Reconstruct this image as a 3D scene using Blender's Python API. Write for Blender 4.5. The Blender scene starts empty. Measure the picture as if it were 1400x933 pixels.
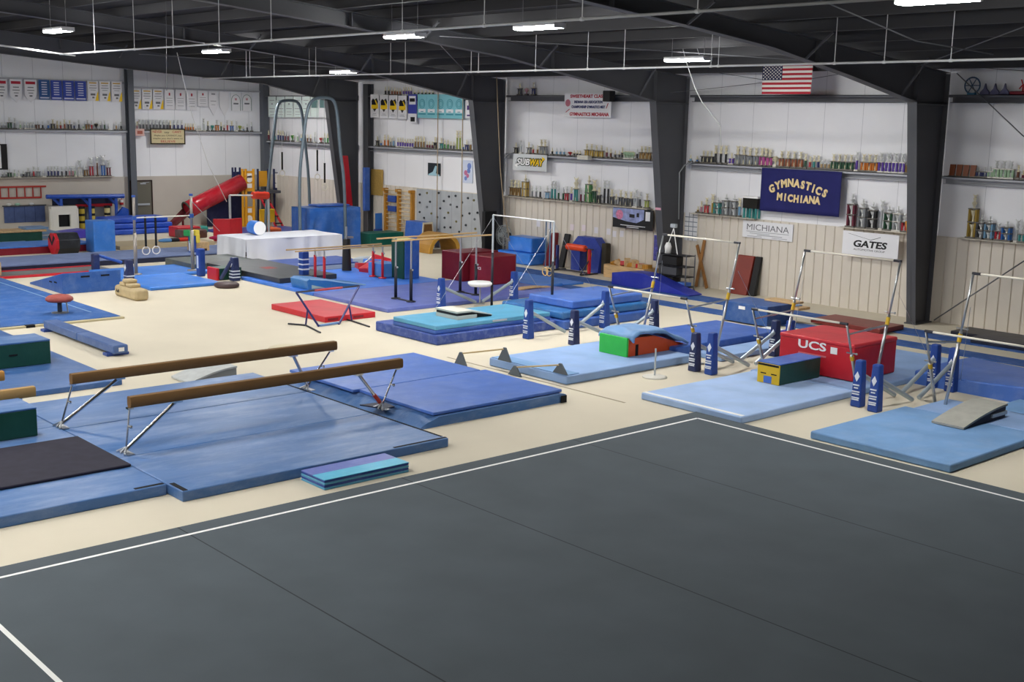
import bpy, bmesh, math, random
from mathutils import Vector, Matrix
random.seed(7)
LIGHT, EXPO = 150.0, 0.66
SC = bpy.context.scene
COL = SC.collection
PI = math.pi
# ------------------------------------------------------------------ camera model (measured from the photograph)
YAW, PIT, ROL = [math.radians(v) for v in (-41.813, 10.4965, 1.2358)]
FPX, CH = 1631.6, 4.976
_f = Vector((math.cos(PIT)*math.cos(YAW), math.cos(PIT)*math.sin(YAW), -math.sin(PIT)))
_r0 = _f.cross(Vector((0, 0, 1))).normalized(); _u0 = _r0.cross(_f)
_r = math.cos(ROL)*_r0 + math.sin(ROL)*_u0
_u = -math.sin(ROL)*_r0 + math.cos(ROL)*_u0
def ray(x, y): return _f + _r*((x-700)/FPX) - _u*((y-466.5)/FPX)
def G(x, y, z=0.0):                       # point of the place at height z seen at that photo position
    d = ray(x, y); t = (z-CH)/d.z
    return Vector((d.x*t, d.y*t, z))
YW = -28.957                              # right wall plane
XE = 49.89                                # end wall plane
def WY(x, y, Y=YW):
    d = ray(x, y); t = Y/d.y; return Vector((d.x*t, Y, CH+d.z*t))
def WX(x, y, X=XE):
    d = ray(x, y); t = X/d.x; return Vector((X, d.y*t, CH+d.z*t))
def proj(P):
    d = Vector(P)-Vector((0, 0, CH)); k = d.dot(_f)
    return (700+FPX*d.dot(_r)/k, 466.5-FPX*d.dot(_u)/k)
def ZAT(P, ypx):                          # height above P whose picture row is ypx
    lo, hi = 0.0, 8.0
    for _ in range(40):
        m = (lo+hi)/2
        if proj((P[0], P[1], m))[1] > ypx: lo = m
        else: hi = m
    return lo
cd = bpy.data.cameras.new('camera'); cam = bpy.data.objects.new('camera', cd); COL.objects.link(cam)
cd.sensor_width = 36.0; cd.lens = FPX/1400*36.0; cd.clip_start = .05; cd.clip_end = 300
cam.matrix_world = Matrix(((_r.x, _u.x, -_f.x, 0), (_r.y, _u.y, -_f.y, 0), (_r.z, _u.z, -_f.z, CH), (0, 0, 0, 1)))
SC.camera = cam
# ------------------------------------------------------------------ materials
def lin(h):
    h = h.lstrip('#'); o = []
    for i in (0, 2, 4):
        c = int(h[i:i+2], 16)/255
        o.append(c/12.92 if c <= .04045 else ((c+.055)/1.055)**2.4)
    return (o[0], o[1], o[2], 1)
_M = {}
def mat(name, hexc='#808080', rough=.5, metal=0.0, var=0.0, vs=2.0, st=(1, 1, 1), bump=0.0, bs=20.0, wear=None, wa=.4, ws=3.0, emis=0.0, spec=.4):
    if name in _M: return _M[name]
    m = bpy.data.materials.new(name); m.use_nodes = True; _M[name] = m
    nt = m.node_tree; N = nt.nodes; L = nt.links; b = N['Principled BSDF']
    c = lin(hexc)
    b.inputs['Base Color'].default_value = c; b.inputs['Roughness'].default_value = rough
    b.inputs['Metallic'].default_value = metal; b.inputs['Specular IOR Level'].default_value = spec
    if emis:
        b.inputs['Emission Color'].default_value = c; b.inputs['Emission Strength'].default_value = emis
    if var or bump or wear:
        tc = N.new('ShaderNodeTexCoord'); mp = N.new('ShaderNodeMapping'); mp.inputs['Scale'].default_value = st
        L.new(tc.outputs['Object'], mp.inputs['Vector']); src = None
        if var:
            n = N.new('ShaderNodeTexNoise'); n.inputs['Scale'].default_value = vs; n.inputs['Detail'].default_value = 6
            L.new(mp.outputs[0], n.inputs['Vector'])
            r = N.new('ShaderNodeValToRGB'); r.color_ramp.elements[0].position = .3; r.color_ramp.elements[1].position = .7
            r.color_ramp.elements[0].color = tuple(max(0, v*(1-var)) for v in c[:3])+(1,)
            r.color_ramp.elements[1].color = tuple(min(1, v*(1+var)+.004*var) for v in c[:3])+(1,)
            L.new(n.outputs['Fac'], r.inputs['Fac']); src = r.outputs['Color']
        if wear:
            n = N.new('ShaderNodeTexNoise'); n.inputs['Scale'].default_value = ws; n.inputs['Detail'].default_value = 9; n.inputs['Roughness'].default_value = .7
            L.new(mp.outputs[0], n.inputs['Vector'])
            r = N.new('ShaderNodeValToRGB'); r.color_ramp.elements[0].position = .47; r.color_ramp.elements[1].position = .75
            r.color_ramp.elements[0].color = (0, 0, 0, 1); r.color_ramp.elements[1].color = (wa, wa, wa, 1)
            L.new(n.outputs['Fac'], r.inputs['Fac'])
            mx = N.new('ShaderNodeMix'); mx.data_type = 'RGBA'
            L.new(r.outputs['Color'], mx.inputs['Factor'])
            if src: L.new(src, mx.inputs['A'])
            else: mx.inputs['A'].default_value = c
            mx.inputs['B'].default_value = lin(wear); src = mx.outputs['Result']
        if src: L.new(src, b.inputs['Base Color'])
        if bump:
            n = N.new('ShaderNodeTexNoise'); n.inputs['Scale'].default_value = bs; n.inputs['Detail'].default_value = 4
            L.new(mp.outputs[0], n.inputs['Vector'])
            bp = N.new('ShaderNodeBump'); bp.inputs['Strength'].default_value = bump; bp.inputs['Distance'].default_value = .03
            L.new(n.outputs['Fac'], bp.inputs['Height']); L.new(bp.outputs[0], b.inputs['Normal'])
    return m
def lined(name, hexc, axis, period, width, dark, rough=.8, var=.05, vs=.6, offset=0.0, spec=.3, bump=0, bs=60):
    """plain surface with regular thin seam lines across one object axis"""
    if name in _M: return _M[name]
    m = mat(name, hexc, rough=rough, var=var, vs=vs, spec=spec, bump=bump, bs=bs)
    nt = m.node_tree; N = nt.nodes; L = nt.links; b = N['Principled BSDF']
    tc = N.new('ShaderNodeTexCoord'); sp = N.new('ShaderNodeSeparateXYZ'); L.new(tc.outputs['Object'], sp.inputs[0])
    a = N.new('ShaderNodeMath'); a.operation = 'ADD'; a.inputs[1].default_value = offset; L.new(sp.outputs[axis], a.inputs[0])
    p = N.new('ShaderNodeMath'); p.operation = 'PINGPONG'; p.inputs[1].default_value = period/2; L.new(a.outputs[0], p.inputs[0])
    c = N.new('ShaderNodeMath'); c.operation = 'LESS_THAN'; c.inputs[1].default_value = width/2; L.new(p.outputs[0], c.inputs[0])
    mx = N.new('ShaderNodeMix'); mx.data_type = 'RGBA'; L.new(c.outputs[0], mx.inputs['Factor'])
    src = b.inputs['Base Color'].links[0].from_socket
    L.new(src, mx.inputs['A']); mx.inputs['B'].default_value = lin(dark); L.new(mx.outputs['Result'], b.inputs['Base Color'])
    return m
# ------------------------------------------------------------------ mesh builder
class MB:
    def __init__(s): s.bm = bmesh.new(); s.mi = 0; s.T = Matrix.Identity(4)
    def v(s, p): return s.bm.verts.new(s.T @ Vector(p))
    def f(s, vs):
        try:
            f = s.bm.faces.new(vs); f.material_index = s.mi; return f
        except ValueError: return None
    def hexa(s, p):
        v = [s.v(q) for q in p]
        for q in ((0, 3, 2, 1), (4, 5, 6, 7), (0, 1, 5, 4), (1, 2, 6, 5), (2, 3, 7, 6), (3, 0, 4, 7)): s.f([v[i] for i in q])
    def bx(s, x0, x1, y0, y1, z0, z1):
        x0, x1 = min(x0, x1), max(x0, x1); y0, y1 = min(y0, y1), max(y0, y1); z0, z1 = min(z0, z1), max(z0, z1)
        s.hexa([(x0, y0, z0), (x1, y0, z0), (x1, y1, z0), (x0, y1, z0), (x0, y0, z1), (x1, y0, z1), (x1, y1, z1), (x0, y1, z1)])
    def cb(s, c, d, rz=0.0):
        T = s.T; s.T = T @ Matrix.Translation(Vector(c)) @ Matrix.Rotation(rz, 4, 'Z')
        s.bx(-d[0]/2, d[0]/2, -d[1]/2, d[1]/2, -d[2]/2, d[2]/2); s.T = T
    def bar(s, a, b, w, h=None, up=(0, 0, 1)):            # rectangular bar from a to b
        a, b = Vector(a), Vector(b); h = h or w; d = (b-a).normalized(); up = Vector(up)
        if abs(d.dot(up)) > .99: up = Vector((1, 0, 0))
        x = d.cross(up).normalized(); y = x.cross(d)
        P = []
        for q in (a, b): P += [q-x*w/2-y*h/2, q+x*w/2-y*h/2, q+x*w/2+y*h/2, q-x*w/2+y*h/2]
        s.hexa(P)
    def tube(s, pts, r, n=8, cap=True):
        pts = [Vector(p) for p in pts]; rr = r if isinstance(r, (list, tuple)) else [r]*len(pts)
        rings = []; prev = None
        for i, p in enumerate(pts):
            d = (pts[min(i+1, len(pts)-1)]-pts[max(i-1, 0)]).normalized()
            if prev is None:
                up = Vector((0, 0, 1)) if abs(d.z) < .95 else Vector((1, 0, 0)); x = d.cross(up).normalized()
            else: x = (prev-d*prev.dot(d)).normalized()
            prev = x; y = d.cross(x)
            rings.append([s.v(p+(x*math.cos(2*PI*k/n)+y*math.sin(2*PI*k/n))*rr[i]) for k in range(n)])
        for a, b in zip(rings, rings[1:]):
            for k in range(n): s.f([a[k], a[(k+1) % n], b[(k+1) % n], b[k]])
        if cap: s.f(rings[0][::-1]); s.f(rings[-1])
    def lathe(s, prof, c=(0, 0, 0), n=16, axis='Z', closed=False):
        c = Vector(c); R = {'Z': Matrix.Identity(3), 'X': Matrix.Rotation(PI/2, 3, 'Y'), 'Y': Matrix.Rotation(-PI/2, 3, 'X')}[axis]
        rings = [[s.v(c+R @ Vector((r*math.cos(2*PI*k/n), r*math.sin(2*PI*k/n), z))) for k in range(n)] for r, z in prof]
        prs = list(zip(rings, rings[1:]))+([(rings[-1], rings[0])] if closed else [])
        for a, b in prs:
            for k in range(n): s.f([a[k], a[(k+1) % n], b[(k+1) % n], b[k]])
        if not closed: s.f(rings[0][::-1]); s.f(rings[-1])
    def prism(s, poly, vec):
        vec = Vector(vec); a = [s.v(p) for p in poly]; b = [s.v(Vector(p)+vec) for p in poly]; n = len(a)
        s.f(a[::-1]); s.f(b)
        for i in range(n): s.f([a[i], a[(i+1) % n], b[(i+1) % n], b[i]])
    def torus(s, c, R, r, axis='Z', n=20, m=8):
        prof = [(R+r*math.cos(2*PI*k/m), r*math.sin(2*PI*k/m)) for k in range(m)]
        s.lathe(prof, c, n, axis, closed=True)
    def ball(s, c, r, sc=(1, 1, 1), n=10, m=6):
        c = Vector(c); rings = []
        top = s.v(c+Vector((0, 0, r*sc[2]))); bot = s.v(c-Vector((0, 0, r*sc[2])))
        for i in range(1, m):
            t = PI*i/m
            rings.append([s.v(c+Vector((r*sc[0]*math.sin(t)*math.cos(2*PI*k/n), r*sc[1]*math.sin(t)*math.sin(2*PI*k/n), r*sc[2]*math.cos(t)))) for k in range(n)])
        for k in range(n):
            s.f([top, rings[0][k], rings[0][(k+1) % n]]); s.f([bot, rings[-1][(k+1) % n], rings[-1][k]])
        for a, b in zip(rings, rings[1:]):
            for k in range(n): s.f([a[k], b[k], b[(k+1) % n], a[(k+1) % n]])
    def grid(s, fn, nu, nv):                              # fn(u,v)->point
        V = [[s.v(fn(i/nu, j/nv)) for j in range(nv+1)] for i in range(nu+1)]
        for i in range(nu):
            for j in range(nv): s.f([V[i][j], V[i+1][j], V[i+1][j+1], V[i][j+1]])
    def mesh(s, name, mats, smooth=False):
        bmesh.ops.recalc_face_normals(s.bm, faces=s.bm.faces[:])
        me = bpy.data.meshes.new(name); s.bm.to_mesh(me); s.bm.free()
        for m in (mats if isinstance(mats, (list, tuple)) else [mats]): me.materials.append(m)
        if smooth:
            for p in me.polygons: p.use_smooth = True
        return me
    def build(s, name, mats, parent=None, bevel=0.0, smooth=False, seg=2, origin=None, label=None, solid=0.0):
        vs = [v.co for v in s.bm.verts]
        lo = Vector([min(v[i] for v in vs) for i in range(3)]); hi = Vector([max(v[i] for v in vs) for i in range(3)])
        root = parent
        base = Vector((0, 0, 0))
        q = parent
        while q is not None: base += Vector(q.location); q = q.parent
        org = Vector(origin) if origin is not None else Vector(((lo.x+hi.x)/2, (lo.y+hi.y)/2, lo.z))
        for v in s.bm.verts: v.co -= org
        me = s.mesh(name, mats, smooth or (bevel > 0 and seg > 1 and False))
        o = bpy.data.objects.new(name, me); COL.objects.link(o); o.location = org-base
        if parent is not None: o.parent = parent
        if solid:
            md = o.modifiers.new('solid', 'SOLIDIFY'); md.thickness = solid; md.offset = 0
        if bevel:
            md = o.modifiers.new('bevel', 'BEVEL'); md.width = bevel; md.segments = seg; md.limit_method = 'ANGLE'; md.angle_limit = math.radians(40)
            for p in me.polygons: p.use_smooth = True
            md.harden_normals = True
        if label: o['label'] = label
        return o
def tag(o, label, cat, group=None, kind=None):
    o['label'] = label; o['category'] = cat
    if group: o['group'] = group
    if kind: o['kind'] = kind
    return o
def struct(o): o['kind'] = 'structure'; return o
def thing(name, label, cat, loc=(0, 0, 0), group=None):
    o = bpy.data.objects.new(name, None); COL.objects.link(o); o.location = Vector(loc); o.empty_display_size = .1
    return tag(o, label, cat, group)
def text(body, name, m, loc, xd, yd, height=None, width=None, parent=None, ext=.004, align='CENTER', shear=0.0, bold=0.0, sx=1.0):
    cu = bpy.data.curves.new(name, 'FONT'); cu.body = body; cu.align_x = align; cu.align_y = 'CENTER'; cu.extrude = ext; cu.shear = shear; cu.offset = bold
    cu.size = 1.0; cu.materials.append(m); cu.resolution_u = 3
    o = bpy.data.objects.new(name, cu); COL.objects.link(o)
    bpy.context.view_layer.update()
    w, h = o.dimensions.x, o.dimensions.y
    k = (height/h) if height else (width/w)
    kx = (width/w) if width else k*sx
    x = Vector(xd).normalized(); y = Vector(yd).normalized(); z = x.cross(y)
    loc = Vector(loc)
    base = Vector((0, 0, 0)); q = parent
    while q is not None: base += Vector(q.location); q = q.parent
    l = loc-base
    M = Matrix(((x.x*kx, y.x*k, z.x, l.x), (x.y*kx, y.y*k, z.y, l.y), (x.z*kx, y.z*k, z.z, l.z), (0, 0, 0, 1)))
    me = bpy.data.meshes.new_from_object(o.evaluated_get(bpy.context.evaluated_depsgraph_get()))
    bpy.data.objects.remove(o); bpy.data.curves.remove(cu)
    me.transform(Matrix(((M[0][0], M[0][1], M[0][2], 0), (M[1][0], M[1][1], M[1][2], 0), (M[2][0], M[2][1], M[2][2], 0), (0, 0, 0, 1))))
    if not me.materials: me.materials.append(m)
    o = bpy.data.objects.new(name, me); COL.objects.link(o); o.location = l
    if parent is not None: o.parent = parent
    return o
def ext(b, z=0.0, r=None, l=None, dx=None, dy=None):
    """floor-aligned extents from photo positions of a box's front, right and left corners at height z"""
    B = G(b[0], b[1], z); x0, y1 = B.x, B.y
    if r:
        Rr = G(r[0], r[1], z); y0 = Rr.y; x0 = (B.x+Rr.x)/2
    if l:
        Ll = G(l[0], l[1], z); x1 = Ll.x; y1 = (B.y+Ll.y)/2
    if not r: y0 = y1-(dy or 1)
    if not l: x1 = x0+(dx or 1)
    return x0, x1, y0, y1
AX_R, AX_E, UP = (-1, 0, 0), (0, -1, 0), (0, 0, 1)       # reading directions on the right wall and the end wall
# common materials
def vinyl(n, c, **k):
    d = dict(rough=.42, var=.10, vs=1.6, bump=.25, bs=5, wear='#b8c4d8', wa=.16, ws=2.5); d.update(k); return mat(n, c, **d)
STEEL = mat('brushed steel', '#b9bcc0', rough=.32, metal=.85)
CHROME = mat('chrome', '#d8d8da', rough=.2, metal=1)
DSTEEL = mat('charcoal paint', '#4a4b50', rough=.6, spec=.3)
BLACK = mat('black rubber', '#141416', rough=.6)
WHITE = mat('white paint', '#eeeeee', rough=.6)
GREYM = mat('light grey metal', '#b8c0c6', rough=.4, metal=.2)
WOODL = mat('pale wood', '#c8a678', rough=.5, var=.2, vs=3, st=(1, 8, 8))
GOLDW = mat('honey wood', '#b9822f', rough=.5, var=.25, vs=3, st=(8, 8, 1))
# ------------------------------------------------------------------ the room
FLOOR = mat('beige floor carpet', '#d3cab7', rough=.9, var=.045, vs=.5, spec=.2, bump=.08, bs=120)
WALLU = lined('white insulated liner', '#e8e8ec', 0, 1.22, .012, '#b9bac0', rough=.55, var=.03, vs=.7, bump=.06, bs=2.2)
WALLE = lined('white insulated end liner', '#eef0f5', 1, 1.22, .012, '#b2b4bc', rough=.55, var=.03, vs=.7, bump=.06, bs=2.2)
WAINS = mat('beige ribbed steel', '#d6cec2', rough=.5, var=.03, vs=1)
WAINE = mat('beige end wainscot', '#c4bdb4', rough=.55, var=.04, vs=1)
CEIL = mat('dark roof deck', '#37373a', rough=.8, spec=.2)
PURL = mat('dark purlin paint', '#424245', rough=.7, spec=.3)
FRAME = mat('charcoal steel frame', '#515257', rough=.6, var=.06, vs=.8, spec=.35)
GIRT = mat('grey girt steel', '#a9abb2', rough=.5)
XN, YL = -14.0, 12.0
ROOF = lambda y: 6.62+(y-YW)*.083
m = MB(); m.bx(XN, XE+.3, YW-.3, YL+.3, -.3, 0); struct(m.build('floor', FLOOR, origin=(0, 0, 0)))
m = MB(); m.bx(XN, XE, YW-.3, YW, 0, 6.6); struct(m.build('wall_right', WALLU, origin=(0, 0, 0)))
m = MB()
m.prism([(XE, YW, 0), (XE, YL, 0), (XE, YL, ROOF(YL)), (XE, YW, ROOF(YW))], (.3, 0, 0)); struct(m.build('wall_end', WALLE, origin=(0, 0, 0)))
PLAIN = mat('plain white wall', '#d8d8da', rough=.6)
m = MB(); m.bx(XN, XE, YL, YL+.3, 0, ROOF(YL)); struct(m.build('wall_left', PLAIN, origin=(0, 0, 0)))
m = MB(); m.prism([(XN, YW, 0), (XN, YL, 0), (XN, YL, ROOF(YL)), (XN, YW, ROOF(YW))], (-.3, 0, 0)); struct(m.build('wall_near', mat('dark near wall', '#5a5a5c', rough=.8), origin=(0, 0, 0)))
m = MB()
m.prism([(XN, YW-.3, ROOF(YW)), (XN, YL+.3, ROOF(YL)), (XN, YL+.3, ROOF(YL)+.2), (XN, YW-.3, ROOF(YW)+.2)], (XE-XN+.3, 0, 0))
m.mi = 1
y = YW+.9
while y < YL-.5:                                          # Z purlins and deck ribs under the roof
    z = ROOF(y)
    m.bx(XN, XE, y-.035, y+.035, z-.24, z-.0); m.bx(XN, XE, y-.035, y+.06, z-.25, z-.225)
    y += 1.5
struct(m.build('ceiling', [CEIL, PURL], origin=(0, 0, 0)))
# ribbed wainscot on the right wall, smooth one on the end wall
ZW = 2.235
m = MB(); x = XN
prof = []
while x < XE-.02:
    prof += [(x, .045), (x+.235, .045), (x+.25, .015), (x+.27, .015), (x+.285, .045)]; x += .305
for a, b in zip(prof, prof[1:]):
    m.f([m.v((a[0], YW+a[1], 0)), m.v((b[0], YW+b[1], 0)), m.v((b[0], YW+b[1], ZW)), m.v((a[0], YW+a[1], ZW))])
bmesh.ops.remove_doubles(m.bm, verts=m.bm.verts[:], dist=1e-4)
m.bx(XN, XE, YW, YW+.05, ZW, ZW+.012)
struct(m.build('wall_right_wainscot', WAINS, origin=(0, 0, 0)))
m = MB(); m.bx(XE-.04, XE, -23.06, YL, 0, 2.22); m.bx(XE-.04, XE, YW+.05, -23.06, 2.0, 2.22); m.bx(XE-.04, XE, YW+.05, -23.2, 0, 2.0)
struct(m.build('wall_end_wainscot', WAINE, origin=(0, 0, 0)))
# girts that serve as trophy shelves, and the ledges on the wainscot
n = 1
def girt(x0, x1, z, d=.24, h=.2, mm=GIRT):
    global n
    m = MB(); m.bx(x0, x1, YW, YW+d, z-.018, z); m.bx(x0, x1, YW+d-.018, YW+d, z-h*.35, z); m.bx(x0, x1, YW, YW+.02, z-h, z-.01)
    m.bx(x0, x1, YW, YW+d*.6, z-h, z-h+.015)
    struct(m.build('trim_%d' % n, mm, origin=(0, 0, 0))); n += 1
GD = mat('dark girt steel', '#5c5d64', rough=.55)
FX = [(-1.05, 0), (7.42, 0), (15.85, 0), (24.35, 0), (32.85, 0), (42.1, 0)]
for a, b in ((XN, 7.3), (7.55, 15.73), (16.0, 24.2), (24.5, 32.7), (33.0, 41.3), (42.3, XE)):
    girt(a, b, 3.80); girt(a, b, 5.84, mm=GD)
m = MB(); m.bx(XE-.24, XE, -22.1, YL, 4.17, 4.19); m.bx(XE-.24, XE-.222, -22.1, YL, 4.09, 4.19); m.bx(XE-.24, XE, YW, -22.4, 4.17, 4.19); m.bx(XE-.24, XE-.222, YW, -22.4, 4.09, 4.19)
struct(m.build('trim_%d' % n, GIRT)); n += 1
m = MB(); m.bx(XE-.12, XE, -22.1, YL, 6.14, 6.22); m.bx(XE-.12, XE, YW, -22.4, 5.98, 6.05)
struct(m.build('trim_%d' % n, GIRT)); n += 1
LEDGE = mat('pale ledge board', '#c9c2b4', rough=.6)
def ledge(x0, x1, z=ZW+.014, mm=LEDGE):
    global n
    m = MB(); m.bx(x0, x1, YW, YW+.27, z, z+.02); struct(m.build('trim_%d' % n, mm)); n += 1
ledge(WY(696, 268).x, WY(893, 287).x); ledge(WY(950, 291).x, WY(1036, 298).x)
ledge(WY(1153, 310).x, WY(1246, 317).x); ledge(WY(1315, 327).x, 12.0)
m = MB(); m.bx(XE-.28, XE, WX(0, 246).y+2, WX(153, 243.5).y, 2.235, 2.255); struct(m.build('trim_%d' % n, LEDGE)); n += 1
# portal frames: tapered columns and haunched rafters
YB = YW+.25
def frame(x, label_i):
    fw, ft, wt = .26, .02, .012
    m = MB()
    yo = YB; ib, it = YW+.95, -27.2
    # outer flange, inner flange, web
    m.bx(x-fw/2, x+fw/2, yo, yo+ft, 0, 6.35)
    a = Vector((x, ib, 0)); b = Vector((x, it, 5.62))
    m.hexa([(x-fw/2, ib-ft, 0), (x+fw/2, ib-ft, 0), (x+fw/2, ib, 0), (x-fw/2, ib, 0), (x-fw/2, it-ft, 5.62), (x+fw/2, it-ft, 5.62), (x+fw/2, it, 5.62), (x-fw/2, it, 5.62)])
    m.prism([(x-wt/2, yo, 0), (x-wt/2, ib, 0), (x-wt/2, it, 5.62), (x-wt/2, yo, 5.62)], (wt, 0, 0))
    m.bx(x-fw/2, x+fw/2, yo, it, 5.56, 5.6)                      # knee plate
    m.bx(x-fw/2-.04, x+fw/2+.04, yo-.05, ib+.05, 0, .03)
    struct(m.build('column', FRAME, origin=(x, yo, 0)))
    m = MB()
    bot = [(it, 5.62), (-24.3, 6.13), (-21.3, 6.60), (-18.6, 6.86), (-15, 7.16), (0, 8.35), (YL, 9.2)]
    if x > 41: bot = [(it, 5.6), (-24.3, 6.16), (-18.5, 6.50), (-14.2, 6.82), (0, 7.75), (YL, 8.5)]
    bot = [(yy, min(zz, ROOF(yy)-.3)) for yy, zz in bot]
    top = [(yy, ROOF(yy)-.26) for yy in (YL, 0, -15, -18.6, -21.3, -24.3, it, yo)]
    m.prism([(x-wt/2, yo, 5.6)]+[(x-wt/2, a, b) for a, b in bot]+[(x-wt/2, a, b) for a, b in top], (wt, 0, 0))
    for (a, b), (c, d) in zip(bot, bot[1:]):
        m.hexa([(x-fw/2, a, b), (x+fw/2, a, b), (x+fw/2, a, b+ft), (x-fw/2, a, b+ft), (x-fw/2, c, d), (x+fw/2, c, d), (x+fw/2, c, d+ft), (x-fw/2, c, d+ft)])
    for (a, b), (c, d) in zip(top, top[1:]):
        m.hexa([(x-fw/2, a, b), (x+fw/2, a, b), (x+fw/2, a, b-ft), (x-fw/2, a, b-ft), (x-fw/2, c, d), (x+fw/2, c, d), (x+fw/2, c, d-ft), (x-fw/2, c, d-ft)])
    for yy, zb in ((it-.02, 5.62), (-23, 6.35), (-16.4, 7.05)):
        m.bx(x-fw/2, x+fw/2, yy-.01, yy+.01, zb, ROOF(yy)-.27)    # stiffeners / splice plates
    struct(m.build('rafter', FRAME, origin=(x, it, 6)))
    # flange braces up to the purlins
    m = MB()
    for yy, zb in ((-26.5, 5.75), (-22.5, 6.42), (-18.5, 6.88)):
        m.bar((x-.1, yy, zb), (x-.75, yy, ROOF(yy)-.2), .045); m.bar((x+.1, yy, zb), (x+.75, yy, ROOF(yy)-.2), .045)
    struct(m.build('rafter_brace', FRAME))
for x, _ in FX: frame(x, 0)
m = MB(); x = 41.35                                            # slim wall post beside the far frame
m.bx(x-.17, x+.17, YW+.04, YW+.06, 0, 6.3); m.bx(x-.17, x+.17, YW+.3, YW+.32, 0, 6.3); m.bx(x-.01, x+.01, YW+.04, YW+.31, 0, 6.3)
struct(m.build('column', FRAME))
ECOL = mat('slate end column', '#5b6068', rough=.55)
for yc in (-22.25, -15.6, -9.0):
    m = MB(); m.bx(XE-.4, XE-.38, yc-.13, yc+.13, 0, ROOF(yc)-.3); m.bx(XE-.06, XE-.045, yc-.13, yc+.13, 0, ROOF(yc)-.3); m.bx(XE-.39, XE-.05, yc-.008, yc+.008, 0, ROOF(yc)-.3)
    struct(m.build('column', ECOL))
m = MB(); m.bx(XE-.4, XE-.05, YW+.06, YW+.36, 0, 6.4); struct(m.build('column', ECOL, bevel=.01))   # corner column
# exit door on the end wall
d0, d1 = WX(178, 251), WX(205.5, 251)
m = MB(); m.bx(XE-.065, XE-.03, d1.y, d0.y, 0.01, 2.0); dr = struct(m.build('door_1', mat('grey green door', '#6d6b60', rough=.5)))
m = MB(); m.bx(XE-.08, XE-.03, d1.y-.06, d1.y, 0, 2.06); m.bx(XE-.08, XE-.03, d0.y, d0.y+.06, 0, 2.06); m.bx(XE-.08, XE-.03, d1.y-.06, d0.y+.06, 2.0, 2.06)
m.build('door_frame', mat('dark brown frame', '#33241f', rough=.5), dr)
m = MB(); m.bx(XE-.12, XE-.07, d1.y+.1, d0.y-.05, .97, 1.05); m.bx(XE-.09, XE-.03, d1.y+.1, d1.y+.15, .97, 1.05); m.bx(XE-.09, XE-.03, d0.y-.1, d0.y-.05, .97, 1.05)
m.build('push_bar', GREYM, dr)
m = MB(); m.bx(XE-.1, XE-.03, d1.y+.25, d1.y+.5, 1.88, 1.94); m.bar((XE-.1, d1.y+.4, 1.95), (XE-.2, d1.y+.15, 1.97), .02); m.build('door_closer', GREYM, dr)
# long dark seam in the beige floor
a, b = G(616, 488), G(850, 552)
m = MB(); m.bx(min(a.x, b.x), max(a.x, b.x), (a.y+b.y)/2-.025, (a.y+b.y)/2+.025, 0, .002); struct(m.build('trim_%d' % n, mat('floor seam', '#958b74', rough=.9))); n += 1
# ------------------------------------------------------------------ lighting
LENS = mat('lit diffuser', '#fffefa', emis=LIGHT, rough=.4)
HOUS = mat('fixture housing', '#c8c8cc', rough=.4)
wire = mat('hanger wire', '#8e8e92', rough=.5, metal=.3)
def fixture(x, y, z, label):
    t = thing('ceiling_light', label, 'light', (x, y, z), 'strip lights outside the view' if 'outside' in label else 'hanging strip lights')
    m = MB(); m.bx(x-.6, x+.6, y-.17, y+.17, z+.05, z+.11); m.bx(x-.62, x-.6, y-.17, y+.17, z-.0, z+.11); m.bx(x+.6, x+.62, y-.17, y+.17, z-.0, z+.11); m.build('housing', HOUS, t, bevel=.01)
    m = MB(); m.prism([(x-.6, y-.16, z+.05), (x-.6, y+.16, z+.05), (x-.6, y+.12, z), (x-.6, y-.12, z)], (1.2, 0, 0)); m.build('diffuser', LENS, t, label='glowing white lens')
    for s in (-.5, .5):
        m = MB(); m.tube([(x+s, y, z+.11), (x+s, y, ROOF(y)-.02)], .006, 5); m.build('hanger', wire, t)
    return t
vis = [((80, 44), 6.9, 'far left strip light over the tumbling tracks'), ((296, 72), 6.8, 'strip light hanging over the red tube slide, beyond the pipe crossing'),
       ((470, 100), 6.4, 'small far strip light right above the ring frame'), ((553, 52), 6.8, 'strip light in front of the dark rafter above the yellow banners'),
       ((737, 40), 6.8, 'strip light high above the red lettered wall sign'), ((940, 84), 6.45, 'strip light on the pipe line beside the flag'),
       ((1282, 4), 6.8, 'largest strip light, cut by the top right edge of the view'), ((315, 107), 6.4, 'farthest strip light at the end of the sprinkler pipe')]
for (px, py), z, lb in vis:
    p = G(px, py, z); fixture(p.x, p.y, z, lb)
k = 0
for x in (13, 19, 25, 31, 37, 43):                                # the rest of the hall's fixtures, outside the view
    for y, z in ((-5, 7.3), (3, 7.8)):
        fixture(x+(k % 2), y, z, 'strip light outside the view over the left half of the hall'); k += 1
fixture(3.5, 4, 7.9, 'strip light outside the view at left of the viewer')
w = bpy.data.worlds.new('world'); SC.world = w; w.use_nodes = True
w.node_tree.nodes['Background'].inputs[0].default_value = (.5, .52, .56, 1); w.node_tree.nodes['Background'].inputs[1].default_value = .01
SC.view_settings.view_transform = 'Standard'; SC.view_settings.look = 'None'; SC.view_settings.exposure = EXPO; SC.view_settings.gamma = 1
SC.view_settings.use_curve_mapping = False
SC.cycles.use_denoising = True; SC.cycles.max_bounces = 8; SC.cycles.diffuse_bounces = 5; SC.cycles.glossy_bounces = 3; SC.cycles.sample_clamp_indirect = 6
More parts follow.
